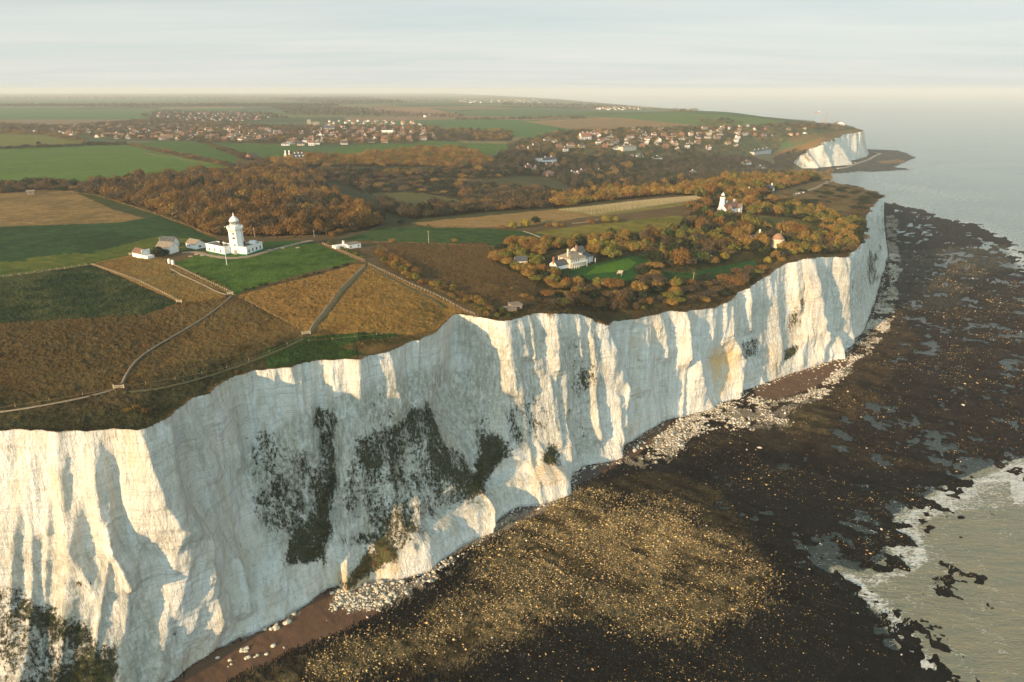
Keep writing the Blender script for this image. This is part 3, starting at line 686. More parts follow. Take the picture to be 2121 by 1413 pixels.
# left fields
paint([(-500, 398), (148, 396), (250, 430), (330, 446), (450, 490), (250, 462), (0, 472), (-500, 500)], (.155, .115, .055), .3, 0, .25, (.20, .14, .066))
paint([(150, 396), (190, 398), (400, 470), (440, 500), (400, 492), (300, 452), (240, 436)], (.045, .058, .024), .2, 3, .2)
paint([(-500, 496), (0, 470), (250, 461), (330, 447), (460, 500), (430, 520), (280, 520), (190, 548), (0, 575), (-500, 640)], (.022, .050, .020), .3, 1.5, .2, (.028, .060, .022))
paint([(-400, 610), (0, 545), (200, 520), (330, 490), (440, 500), (460, 505), (380, 520), (280, 525), (190, 548), (0, 575)], (.062, .095, .024), .3, 9, .25, (.095, .105, .030))
paint([(-500, 640), (0, 575), (190, 548), (370, 628), (300, 655), (150, 668), (0, 670), (-500, 760)], (.024, .046, .020), .8, 3, .2, (.050, .060, .026))
paint([(190, 548), (300, 522), (372, 545), (470, 612), (430, 640), (374, 626)], (.25, .165, .065), .7, 2, .2, (.15, .115, .05))
big = paint([(-500, 760), (0, 670), (300, 652), (374, 630), (460, 618), (484, 612), (636, 688), (540, 728), (480, 760), (240, 812), (0, 858), (-500, 960)], (.125, .085, .038), 1.0, 3, .25, (.080, .062, .030))
paint([(300, 652), (374, 628), (460, 618), (600, 672), (636, 690), (540, 728), (330, 760), (400, 690)], (.165, .110, .048), .9, 8, .2, (.110, .082, .038))
paint([(495, 612), (735, 548), (760, 548), (640, 692), (560, 650)], (.28, .175, .070), 1.0, 2, .15, (.22, .140, .055))
paint([(765, 548), (960, 640), (950, 655), (900, 690), (700, 720), (640, 700)], (.28, .178, .068), 1.0, 2, .15, (.21, .138, .052))
paint([(362, 545), (440, 520), (560, 520), (640, 498), (742, 540), (600, 575), (484, 612)], (.032, .075, .018), .45, 1.5, .2, (.060, .105, .026))
paint([(550, 500), (640, 498), (560, 518), (540, 515)], (.03, .07, .022), .2)
# behind the hedge, towards the tree lines
paint([(700, 498), (785, 472), (900, 470), (1085, 478), (1135, 488), (1120, 500), (1050, 512), (820, 500)], (.028, .062, .022), .4, 1, .2, (.045, .078, .028))
paint([(1105, 482), (1200, 468), (1410, 446), (1420, 455), (1395, 478), (1330, 492), (1200, 498)], (.125, .125, .034), .4, 1, .2, (.16, .14, .045))
paint([(850, 462), (1000, 448), (1150, 434), (1235, 447), (1080, 470), (1000, 472), (900, 472)], (.27, .185, .09), .3, 2, .2, (.21, .15, .07))
paint([(1150, 434), (1430, 407), (1480, 411), (1400, 428), (1235, 449)], (.17, .155, .055), .1, 1)
paint([(780, 505), (1010, 503), (1030, 545), (1110, 585), (1110, 622), (1010, 630), (880, 570)], (.150, .100, .046), 1.0, 4, .2, (.095, .066, .034))
paint([(1165, 562), (1230, 548), (1330, 525), (1350, 545), (1340, 572), (1290, 585), (1195, 580)], (.020, .062, .018), .1, 1)
paint([(1235, 552), (1300, 535), (1318, 545), (1300, 560), (1210, 570)], (.055, .115, .022), .05, 2)
paint([(1340, 560), (1420, 565), (1560, 540), (1570, 552), (1460, 585), (1370, 590)], (.020, .058, .020), .2, 2)
paint([(1600, 398), (1700, 374), (1790, 380), (1850, 400), (1810, 445), (1700, 432), (1600, 412)], (.17, .125, .060), .3, 4, .2, (.11, .09, .045))
paint([(1570, 450), (1640, 452), (1720, 470), (1690, 480), (1600, 470)], (.070, .078, .032), .3, 2)
# shade of the slope rolling over to the cliff edge, painted as darker grass
sl = np.nonzero(near & (dedge < 45) & (gx < 740))[0]
fw = (sst(34, 12, dedge[sl] + 16 * n1[sl] + 7 * n2[sl] + 4 * n3[sl]) * sst(740, 640, gx[sl]))[:, None] * .85
G[sl] = G[sl] * (1 - fw) + fw * (C3((.030, .036, .018)) * (1 + .5 * n2[sl])[:, None])
rough[sl] = .7
gs = near & soft([(540, 728), (640, 698), (760, 690), (900, 690), (850, 712), (700, 742), (560, 765)], 5) 
G[gs] = C3((.030, .060, .018)) * (1 + .5 * n2[gs])[:, None]
gs = near & soft([(700, 715), (900, 680), (960, 655), (930, 690), (860, 708), (760, 730)], 4)
G[gs] = C3((.120, .085, .040)) * (1 + .4 * n2[gs])[:, None]
sl2 = near & (dedge < 14 + 8 * n1) & (gx >= 990)
G[sl2] = C3((.075, .060, .030)) * (1 + .4 * n2[sl2])[:, None]; rough[sl2] = .8
# bare chalk and earth on the very lip
lip = near & (dedge < .9 + 1.1 * n2)
G[lip] = C3((.14, .09, .045)) * (1 + .4 * n3[lip])[:, None]
# tractor lines across the worked fields
tl = inside & (dd < 900) & (rough > .25) & (rough < .35) & (gx < 480)
G[tl] *= (1 + .10 * np.sin((vx[tl] * .45 + vy[tl] * .89) / 1.1) * sst(-.3, .3, n2[tl]) - .22 * (np.abs(np.sin((vx[tl] * .45 + vy[tl] * .89) / 9.0)) < .05))[:, None]
# little tussocks: coarse relief + colour
tr = sst(.0, 1.0, rough)
g_ = G.mean(1, keepdims=True); G = np.clip(g_ + (G - g_) * 1.18, .003, 1) * np.where(near, 1.12, 1.05)[:, None]
G *= (1 + (.30 * n3 * tr + .22 * n2 * tr))[:, None]
tus = near * tr * (.45 * np.maximum(0, vn(vx / 1.6, vy / 1.6, 150)) + .35 * np.maximum(0, vn(vx / .8, vy / .8, 151)) + .5 * np.maximum(0, fbm(vx / 7, vy / 7, 2, 153)))
ROLL = lambda de, x: 1.0 * (1 - sst(0, 24, de)) ** 1.3
far_e = inside & (dedge > 1.0)
vz = np.where(far_e, vz + tus * sst(1, 6, dedge), vz)
vz = np.where(inside, vz - np.where(gx < 990, 1.0, .6) * (ROLL(dedge, gx) - ROLL(0 * dedge, gx) * sst(3, 0, dedge)), vz)
mat = NT("turf")
a = mat.attr("Col")
nn = mat.noise(1.3, mat.pos(), 5, .7); nb = mat.noise(0.12, mat.pos(), 3, .6)
mat.col(mat.scale(mat.scale(a.outputs['Color'], mat.rng(nn, .3, .7, .62, 1.35)), mat.rng(nb, .3, .7, .85, 1.15)))
hb = mat.math('MULTIPLY', mat.math('ADD', nn, mat.math('MULTIPLY', mat.noise(.45, mat.pos(), 4), .8)), a.outputs['Alpha'])
mat.bump(hb, 1.0, 1.6)
ground = mesh_np("ground", np.stack([vx, vy, vz], -1), F, mat.m, True, {"Col": np.c_[np.clip(G, .004, 1), np.clip(rough + .08, 0, 1)]})
tag(ground, kind='structure')
def Hs(x, y):           # finished ground height (roll-over included) for single points
    z = float(H(x, y)); d = math.hypot(x, y)
    if d < 1000:
        de = math.sqrt(((E2 - (x, y)) ** 2).sum(1).min())
        z -= (1.0 if proj(x, y, z)[0] < 990 else .6) * 1.0 * max(0, (1 - sst(0, 24, de))) ** 1.3 * (1 - sst(3, 0, de))
    return z
# ------------------------------------------------------------------ reef, beach, sea
rc = azx(np.arange(-60, 2900, 2.7))
rw = [128.0]
while rw[-1] < 2600: rw.append(rw[-1] * (1.0040 if rw[-1] < 700 else 1.009))
rw = np.array(rw)
sx = (rw[:, None] * np.sin(rc)[None]); sy = (rw[:, None] * np.cos(rc)[None])
nR, nC = sx.shape; sx = sx.ravel(); sy = sy.ravel()
SHP = np.concatenate([BASE[::4], np.array(BAY), FBASE[:-2]])
# sea limit of the reef (photo points on the water plane), near then far
SEA_P = [(1500, 1900), (1960, 1440), (1915, 1395), (1880, 1335), (1835, 1270), (1790, 1225), (1740, 1185), (1800, 1200), (1860, 1160), (1850, 1110), (1890, 1062), (1960, 1020), (2040, 985), (2090, 965), (2250, 930), (2600, 800), (2600, 640), (2250, 590), (2121, 560), (2095, 520), (2050, 490), (2000, 468), (1930, 448), (1880, 432), (1842, 424)]
seax = [float(unp(a, b, 0)[0]) for a, b in SEA_P]; seay = [float(unp(a, b, 0)[1]) for a, b in SEA_P]
spx, spy = proj(sx, sy, 0 * sx)
w1 = fbm(sx / 30, sy / 30, 5, 300, .6); w2 = fbm(sx / 9, sy / 9, 4, 320, .6); w3 = fbm(sx / 2.5, sy / 2.5, 3, 340)
# strata of the platform run along the shore: stretched noise
st_u = sx * .80 - sy * .60; st_v = sx * .60 + sy * .80
stn_ = fbm(st_u / 5, st_v / 26, 4, 350, .6); strv = fbm(st_u / 26, st_v / 5, 4, 352, .6)
wq = fbm(sx / 26 + 40, sy / 26, 4, 301, .6); wd1 = nrg.normal(size=sx.shape) * .55; wd2 = nrg.normal(size=sx.shape) * .55
def zone(poly, warp=14):
    k = np.clip(400 / np.hypot(sx, sy), .1, 1.6)
    return inpoly(spx + warp * k * (w1 * 1.7 + w2 * 1.1 + wd1), spy + .6 * warp * k * (1.6 * wq + .8 * fbm(sx / 7 + 40, sy / 7, 3, 309, .6) + wd2), poly)
def edist(px_, py_, bx, by):
    best = np.full(px_.shape, 1e18)
    for a in range(0, len(bx), 40):
        for s in range(0, len(px_), 60000):
            b = ((px_[s:s + 60000, None] - bx[None, a:a + 40]) ** 2 + (py_[s:s + 60000, None] - by[None, a:a + 40]) ** 2).min(1)
            best[s:s + 60000] = np.minimum(best[s:s + 60000], b)
    return np.sqrt(best)
dbase = edist(sx, sy, BASE[::5, 0], BASE[::5, 1])
dfb = edist(sx, sy, FBASE[:, 0], FBASE[:, 1])
# smooth signed reach of the reef
def dense(xs, ys, n=6):
    X = []; Y = []
    for i in range(len(xs) - 1):
        for t in np.arange(n) / n: X.append(xs[i] * (1 - t) + xs[i + 1] * t); Y.append(ys[i] * (1 - t) + ys[i + 1] * t)
    return np.array(X), np.array(Y)
ddx, ddy = dense(seax, seay, 8)
dsea = edist(sx, sy, ddx, ddy)
REEF_POLY = list(zip(seax, seay)) + [tuple(p) for p in BASE[::-6]][:]
inreef = inpoly(sx, sy, REEF_POLY)
sgn = np.where(inreef, 1, -1)
h = np.clip(sgn * dsea / 22, -1.8, 1.0) * .55
h = h + .50 * w1 + .30 * w2 + .22 * strv + .06
# pools in the outer dark platform
outer = zone([(1650, 960), (1500, 950), (1420, 1000), (1560, 1120), (1700, 1200), (1850, 1300), (2000, 1150), (2200, 1000), (2200, 560), (2050, 500), (1900, 440), (1850, 430), (1860, 640), (1800, 800), (1720, 880)], 10)
nearsea = np.exp(-dsea / 45)
h = np.where(outer, h - .50 + .45 * np.abs(strv) + .42 * w2 + .30 * w3, h + .12) + nearsea * (.28 + .9 * w2 + .35 * w3) * np.where(inreef, 1, .75)
h = h + .9 * np.exp(-dbase / 16)
REEFH = h
# far reef round the cliff foot
FR = [(1600, 372), (1700, 362), (1780, 356), (1830, 355), (1880, 352), (1890, 350), (1850, 346), (1872, 338), (1898, 326), (1880, 318), (1850, 308), (1835, 298), (1800, 290), (1790, 300), (1640, 345)]
fr = inpoly(spx + 6 * w1, spy + 1.5 * w2, FR) & (np.hypot(sx, sy) > 1500)
farz = np.hypot(sx, sy) > 1450
h = np.where(farz, np.where(fr, .5 + .4 * w1, -1.5), h)
inl = inpoly(sx, sy, LANDP)
Cc = C3((.010, .012, .012)) * np.ones((len(sx), 1)); rg = np.full(sx.shape, .55)
gloss = np.zeros(sx.shape)
def rp(m, c, a=.3):
    Cc[m] = C3(c) * (1 + a * (w2[m] + w3[m]))[:, None]
KELP = [(985, 1150), (1060, 1070), (1150, 1025), (1300, 1025), (1430, 1055), (1530, 1110), (1600, 1200), (1560, 1290), (1400, 1330), (1250, 1300), (1100, 1300), (900, 1345), (700, 1420), (520, 1440), (500, 1400), (700, 1330), (880, 1290), (960, 1230)]
kelp = zone(KELP, 22)
RUST = [(1700, 1000), (1650, 880), (1740, 790), (1850, 690), (1960, 620), (2121, 560), (2600, 560), (2600, 900), (2100, 960), (1900, 930)]
rust = zone(RUST, 30)
rp(rust, (.024, .017, .013), .7)
rp(zone([(1700, 790), (1860, 640), (1900, 700), (1800, 850), (1700, 900), (1640, 860)], 10), (.075, .050, .022), .6)
rp(zone([(1400, 960), (1500, 880), (1650, 870), (1750, 900), (1850, 950), (2100, 960), (2100, 985), (1850, 975), (1650, 930), (1480, 940)], 10), (.042, .030, .016), .6)
rp(kelp, (.090, .074, .036), .6)
kin = zone([(1080, 1100), (1200, 1045), (1330, 1050), (1450, 1090), (1500, 1150), (1400, 1200), (1250, 1210), (1120, 1180)], 30) | zone([(900, 1330), (1000, 1290), (1150, 1270), (1100, 1330), (950, 1380), (800, 1400)], 26)
rp(kin, (.185, .142, .066), .6)
rp(zone([(1000, 1120), (1150, 1020), (1350, 980), (1480, 1010), (1560, 1100), (1600, 1200), (1540, 1120), (1420, 1050), (1300, 1020), (1150, 1030)], 8), (.060, .048, .022), .5)
rp(zone([(1560, 830), (1640, 815), (1700, 840), (1720, 900), (1640, 900), (1560, 870)], 8), (.13, .10, .04), .5)
rp(zone([(1870, 520), (2080, 505), (2100, 560), (1900, 580), (1850, 560)], 10), (.085, .080, .055), .4)
rp(zone([(1850, 560), (2050, 560), (1980, 640), (1860, 640)], 14), (.055, .055, .042), .5)
chan = sst(-.05, -.35, strv + .5 * w2) * (~zone([(0, 2000), (0, 1990), (1, 1990)], 0))
Cc *= (1 - .6 * chan)[:, None]
Cc *= (1 + .5 * np.clip(fbm(sx / 5, sy / 5, 3, 377), -.8, 1))[:, None]
Cc[~kelp] *= .62
# beach
sand = zone([(330, 1450), (430, 1360), (520, 1322), (600, 1270), (650, 1235), (700, 1222), (790, 1225), (840, 1240), (790, 1268), (720, 1310), (620, 1345), (540, 1385), (450, 1430)], 5)
sand |= zone([(1000, 1085), (1040, 1055), (1165, 1010), (1185, 985), (1290, 935), (1345, 890), (1400, 870), (1380, 900), (1310, 950), (1230, 1000), (1150, 1035), (1060, 1085), (900, 1150), (890, 1130)], 5)
sand |= zone([(1560, 812), (1620, 775), (1700, 748), (1760, 720), (1770, 760), (1700, 800), (1620, 830), (1570, 835)], 5)
ssm = sand
rp(sand, (.125, .075, .048), .15); rg[sand] = .06
gsd = zone([(880, 1140), (1010, 1060), (1100, 1035), (1180, 985), (1230, 965), (1250, 985), (1170, 1035), (1060, 1085), (930, 1150)], 4)
rp(gsd & sand, (.085, .070, .068), .15)
thin = zone([(900, 1150), (1020, 1090), (1120, 1050), (1180, 1030), (1170, 1042), (1060, 1095), (930, 1160)], 4); rp(thin, (.24, .20, .15), .3)
rub = zone([(680, 1240), (740, 1190), (830, 1180), (900, 1130), (960, 1130), (930, 1190), (880, 1230), (800, 1265), (700, 1275)], 7)
rub |= zone([(1290, 965), (1340, 930), (1400, 880), (1480, 845), (1560, 825), (1640, 830), (1700, 800), (1760, 750), (1770, 770), (1700, 830), (1630, 860), (1640, 885), (1560, 895), (1480, 890), (1430, 920), (1400, 950), (1300, 985)], 8)
rub |= zone([(1770, 720), (1800, 670), (1830, 610), (1850, 590), (1865, 610), (1840, 690), (1800, 735), (1750, 770)], 5)
rub |= zone([(1838, 520), (1836, 440), (1862, 455), (1858, 500), (1870, 560), (1845, 600)], 5)
rub = rub & (w3 * .5 + w2 + w1 > -.12)
rp(rub, (.20, .175, .13), .6)
rp(zone([(440, 1345), (520, 1312), (610, 1262), (640, 1245), (650, 1260), (560, 1310), (470, 1345)], 4) & (w3 > -.1), (.20, .18, .15), .4)
rgreen = zone([(1490, 855), (1700, 800), (1720, 860), (1500, 900)], 6)
h = np.where(sand, np.maximum(h, .25 + .02 * w1), h); h = np.where(rub, np.maximum(h, .3), h)
wet = np.clip(1 - (h + .05) / .35, 0, 1)
Cc *= (1 - .45 * wet)[:, None]
rp(fr & (w2 > .0), (.055, .060, .048)); rp(fr & (w2 <= .0), (.035, .045, .038))
rp(fr & inpoly(spx, spy, [(1815, 335), (1860, 330), (1880, 336), (1830, 340)]), (.20, .12, .05))
gr_ = np.where(ssm, 0.03, .34 + .22 * kelp)
hz = h + np.where(farz, 0, rg * .0) + gr_ * (.7 * np.maximum(vn(sx / 1.4, sy / 1.4, 360), -.3) + .5 * np.maximum(0, vn(sx / .8, sy / .8, 361))) * np.where(farz, 0, 1) * sst(-.4, .3, h)
keep = (~inl | (dbase < 8) | (dfb < 25)) & (h > -1.3)
Fg = grid_faces(nR, nC); kk = keep[Fg].any(1); Fg = Fg[kk]
ids = np.unique(Fg); mp_ = np.full(len(sx), -1); mp_[ids] = np.arange(len(ids))
rm = NT("reef_rock")
ra = rm.attr("Col")
rn = rm.noise(1.6, rm.pos(), 6, .75); rn2 = rm.noise(.5, rm.pos(), 5, .7)
fac = rm.math('MULTIPLY', rm.rng(rn, .32, .70, .25, 2.0), rm.rng(rn2, .3, .7, .55, 1.5))
rough_m = ra.outputs['Alpha']
rm.col(rm.mix(rough_m, ra.outputs['Color'], rm.scale(ra.outputs['Color'], fac)))
hh_ = rm.math('MULTIPLY', rm.math('ADD', rn, rm.math('MULTIPLY', rn2, 1.2)), rough_m)
rm.bump(hh_, 1.0, 1.1)
rm.b.inputs['Roughness'].default_value = .8; rm.b.inputs['Specular IOR Level'].default_value = .08
reef = mesh_np("reef_ground", np.stack([sx, sy, hz], -1)[ids], mp_[Fg], rm.m, True, {"Col": np.c_[np.clip(Cc, .002, 1), np.clip(rg * 1.8, 0, 1)][ids]})
tag(reef, kind='structure')

# water: one sheet to the horizon
wc = azx(np.arange(-400, 3700, 4.0)); ww_ = [110.0]
while ww_[-1] < 40000: ww_.append(ww_[-1] * (1.0055 if ww_[-1] < 900 else 1.02))
ww_ = np.array(ww_)
qx = (ww_[:, None] * np.sin(wc)[None]).ravel(); qy = (ww_[:, None] * np.cos(wc)[None]).ravel()
qpx, qpy = proj(qx, qy, 0 * qx)
qd = np.hypot(qx, qy)
a1 = fbm(qx / 30, qy / 30, 5, 300, .6); a2 = fbm(qx / 9, qy / 9, 4, 320, .6)
dsw = np.full(qx.shape, 1e3); nq = np.nonzero(qd < 1400)[0]
dsw[nq] = edist(qx[nq], qy[nq], ddx, ddy)
inr = inpoly(qx, qy, REEF_POLY)
foam = np.where(inr, .55, 1.0) * np.exp(-dsw / np.where(qd > 450, 20, 6)) * .85
foam += .60 * np.exp(-dsw / 16) * sst(-.1, .4, a1)
def wz(poly, k=8):
    return inpoly(qpx + k * (a1 * 1.6 + a2), qpy + k * .6 * a2, poly)
foam += .45 * wz([(1850, 1060), (1960, 1010), (2121, 960), (2200, 960), (2200, 1000), (2080, 1050), (1960, 1060), (1900, 1090), (1930, 1160), (1860, 1180), (1840, 1120)])
foam += .75 * wz([(2085, 985), (2150, 960), (2200, 1040), (2100, 1045)])
foam += .55 * wz([(1720, 1180), (1760, 1190), (1850, 1270), (1920, 1370), (1950, 1430), (1900, 1430), (1860, 1340), (1800, 1260)], 9)
foam += .38 * wz([(1840, 395), (1800, 375), (1900, 385), (2121, 440), (2300, 480), (2300, 600), (2121, 565), (2090, 530), (2040, 480), (1950, 440), (1850, 425)], 14)
foam += .30 * wz([(1790, 372), (1800, 358), (1900, 352), (2000, 390), (2121, 430), (1900, 400), (1820, 385)], 10)
foam += .30 * wz([(1840, 296), (1900, 330), (1890, 355), (1960, 350), (1920, 320), (1860, 292)], 6)
mud = sst(620, 420, qd) 
for d0, am_ in ((7, .5), (17, .42), (30, .3)):
    foam += am_ * np.exp(-((dsw - d0 - 7 * a1 - 2.5 * a2) / 1.6) ** 2) * (~inr) * sst(-.35, .15, fbm(qx / 22, qy / 22, 2, 333)) * (qd < 620)
foam = np.clip(foam, 0, 1.3)
wmt = NT("sea_water")
wa = wmt.attr("Foam"); ws = wmt.n("SeparateColor"); wmt.l(wa.outputs['Color'], ws.inputs[0])
deep = wmt.mix(wmt.rng(wmt.noise(.004, wmt.pos(1, 2.5, 1), 4), .4, .6), (.13, .21, .22), (.17, .25, .25))
mudc = wmt.mix(wmt.rng(wmt.noise(.05, wmt.pos(1, 3.0, 1), 7, .7), .35, .65), (.255, .240, .160), (.18, .205, .150))
wcol = wmt.mix(ws.outputs[1], deep, mudc)
wcol = wmt.mix(ws.outputs[2], wcol, (.025, .042, .042))
fn = wmt.noise(.30, wmt.pos(1, 1.8, 1), 9, .68, 2.0)
fv = wmt.n("TexVoronoi"); fv.feature = 'DISTANCE_TO_EDGE'; fv.inputs['Scale'].default_value = .30
vw = wmt.n("VectorMath"); vw.operation = 'ADD'
nz_ = wmt.n("TexNoise"); nz_.inputs['Scale'].default_value = .25; nz_.inputs['Detail'].default_value = 3
wmt.l(wmt.pos(1, 1.6, 1), nz_.inputs['Vector'])
sc_ = wmt.scale(nz_.outputs['Color'], 5.0); wmt.l(wmt.pos(1, 1.8, 1), vw.inputs[0]); wmt.l(sc_, vw.inputs[1]); wmt.l(vw.outputs[0], fv.inputs['Vector'])
lace = wmt.rng(fv.outputs['Distance'], .16, .0, 0, .28)
fs = wmt.math('ADD', wmt.math('ADD', wmt.math('MULTIPLY', ws.outputs[0], .62), lace), wmt.math('MULTIPLY', wmt.math('SUBTRACT', fn, .5), 2.9))
ff = wmt.rng(fs, .40, 1.0, 0, 1, True)
wmt.col(wmt.mix(ff, wcol, (.62, .66, .64)))
wmt.l(wmt.rng(ff, 0, 1, .16, .8), wmt.b.inputs['Roughness'])
wmt.b.inputs['IOR'].default_value = 1.33; wmt.b.inputs['Specular IOR Level'].default_value = .5
wh = wmt.math('ADD', wmt.math('MULTIPLY', wmt.noise(.12, wmt.pos(1, 2.4, 1), 6, .65), 1.0), wmt.math('MULTIPLY', wmt.noise(.7, wmt.pos(1, 2.0, 1), 4, .6), .25))
wmt.bump(wh, .9, 1.2)
water = mesh_np("sea_water", np.stack([qx, qy, 0 * qx], -1), grid_faces(len(ww_), len(wc)), wmt.m, True, {"Foam": np.stack([foam, mud, (inr & (dsw > 4)).astype(float) * (qd < 1000), 0 * foam], -1)})
tag(water, kind='structure')
# the rest of the sea and sea bed, out of the picture
def slab(name, x0, y0, x1, y1, z, m):
    o = mesh_np(name, [(x0, y0, z), (x1, y0, z), (x1, y1, z), (x0, y1, z)], [(0, 1, 2, 3)], m); tag(o, kind='structure'); return o
bed = NT("sea_bed"); bed.col((.05, .055, .045))
slab("sea_bed", -42000, -42000, 42000, 42000, -3.2, bed.m)
# ------------------------------------------------------------------ built things
def flat_mat(name, c, rough=.85, var=.15, sc=.8, spec=.2, metal=0):
    t = NT(name); t.col(t.mix(t.rng(t.noise(sc, t.pos(), 4, .6), .3, .7), tuple(x * (1 - var) for x in c), tuple(min(.9, x * (1 + var * .6)) for x in c)))
    t.b.inputs['Roughness'].default_value = rough; t.b.inputs['Specular IOR Level'].default_value = spec; t.b.inputs['Metallic'].default_value = metal
    return t.m
M = dict(white=flat_mat("whitewash", (.80, .79, .75), var=.05), cream=flat_mat("cream_render", (.66, .56, .42), var=.08), grey=flat_mat("pale_render", (.48, .47, .44)), brick=flat_mat("brick", (.33, .17, .11), var=.25),
         slate=flat_mat("slate", (.085, .095, .10), .6, .25), lead=flat_mat("lead_roof", (.13, .13, .13), .7), tan=flat_mat("stone_slate", (.25, .22, .17), var=.25), red=flat_mat("red_tile", (.27, .14, .10), var=.25), brown=flat_mat("brown_tile", (.19, .12, .085), var=.3),
         orange=flat_mat("orange_tile", (.33, .19, .12), var=.2), black=flat_mat("black_paint", (.02, .02, .022), .5), teal=flat_mat("green_paint", (.03, .20, .15), .5), glass=flat_mat("window_glass", (.05, .06, .07), .15, .1, spec=.6),
         wood=flat_mat("weathered_wood", (.30, .22, .14), var=.3, sc=4), pale=flat_mat("bleached_wood", (.52, .45, .34), var=.2, sc=4), stone=flat_mat("stone", (.34, .30, .23), var=.2), conc=flat_mat("concrete", (.24, .20, .15), var=.2), steel=flat_mat("steel", (.35, .34, .33), .5),
         redp=flat_mat("red_paint", (.45, .20, .17), .5), cloth=flat_mat("dark_cloth", (.02, .022, .03)), skin=flat_mat("skin", (.50, .30, .22), .6), hair=flat_mat("hair", (.04, .025, .015)), tyre=flat_mat("tyre", (.02, .02, .02)), car=flat_mat("car_paint", (.55, .56, .57), .3, .02, spec=.6), card=flat_mat("car_paint_dark", (.05, .06, .08), .3, .02, spec=.6))
class MB:
    def __init__(s): s.V = []; s.F = []
    def add(s, V, F):
        k = len(s.V); s.V += [tuple(v) for v in V]; s.F += [tuple(i + k for i in f) for f in F]; return s
    def box(s, x0, y0, z0, x1, y1, z1):
        return s.add([(x0, y0, z0), (x1, y0, z0), (x1, y1, z0), (x0, y1, z0), (x0, y0, z1), (x1, y0, z1), (x1, y1, z1), (x0, y1, z1)], [(0, 3, 2, 1), (4, 5, 6, 7), (0, 1, 5, 4), (1, 2, 6, 5), (2, 3, 7, 6), (3, 0, 4, 7)])
    def ring(s, prof, n=8, cx=0, cy=0, rot=0.0, cap=True):
        """lathe of (radius, z) pairs"""
        V = []; F = []
        for r, z in prof:
            for i in range(n):
                a = rot + i * 2 * math.pi / n; V.append((cx + r * math.cos(a), cy + r * math.sin(a), z))
        for j in range(len(prof) - 1):
            for i in range(n): F.append((j * n + i, j * n + (i + 1) % n, (j + 1) * n + (i + 1) % n, (j + 1) * n + i))
        if cap: F.append(tuple(range(n))[::-1]); F.append(tuple(range((len(prof) - 1) * n, len(prof) * n)))
        return s.add(V, F)
    def tube(s, a, b, r0, r1=None, n=6):
        a = Vector(a); b = Vector(b); r1 = r0 if r1 is None else r1; d = (b - a).normalized(); p = d.orthogonal().normalized(); q = d.cross(p); V = []
        for c, r in ((a, r0), (b, r1)):
            for i in range(n): t = i * 2 * math.pi / n; V.append(c + p * math.cos(t) * r + q * math.sin(t) * r)
        return s.add(V, [(i, (i + 1) % n, n + (i + 1) % n, n + i) for i in range(n)] + [tuple(range(n))[::-1], tuple(range(n, 2 * n))])
    def mesh(s, name, mats):
        me = bpy.data.meshes.new(name); me.from_pydata(s.V, [], s.F); me.update()
        for m in (mats if isinstance(mats, (list, tuple)) else [mats]): me.materials.append(m)
        return me
    def build(s, name, mats, parent=None):
        o = bpy.data.objects.new(name, s.mesh(name, mats)); COL.objects.link(o); o.parent = parent; return o
def empty(name, loc, rz=0.0, label=None, cat=None, group=None):
    o = bpy.data.objects.new(name, None); COL.objects.link(o); o.location = loc; o.rotation_euler = (0, 0, rz); o.empty_display_size = 1
    return tag(o, label, cat, group)
def copy_tree(o, parent=None, loc=None, rz=None):
    c = o.copy(); COL.objects.link(c); c.parent = parent
    if loc is not None: c.location = loc
    if rz is not None: c.rotation_euler = (0, 0, rz)
    for ch in list(o.children): copy_tree(ch, c)
    return c
def walls(L, D, h, rh, kind, along='x', m=None, parent=None, x0=0, y0=0, z0=-1.0):
    b = MB(); x1, y1 = x0 + L, y0 + D
    b.box(x0, y0, z0, x1, y1, h)
    if kind == 'gable':
        if along == 'x':
            ym = (y0 + y1) / 2
            b.add([(x0, y0, h), (x0, y1, h), (x0, ym, h + rh), (x1, y0, h), (x1, y1, h), (x1, ym, h + rh)], [(0, 2, 1), (3, 4, 5), (0, 3, 5, 2), (1, 2, 5, 4)])
        else:
            xm = (x0 + x1) / 2
            b.add([(x0, y0, h), (x1, y0, h), (xm, y0, h + rh), (x0, y1, h), (x1, y1, h), (xm, y1, h + rh)], [(0, 1, 2), (3, 5, 4), (0, 2, 5, 3), (1, 4, 5, 2)])
    return b.build('wall', m, parent)
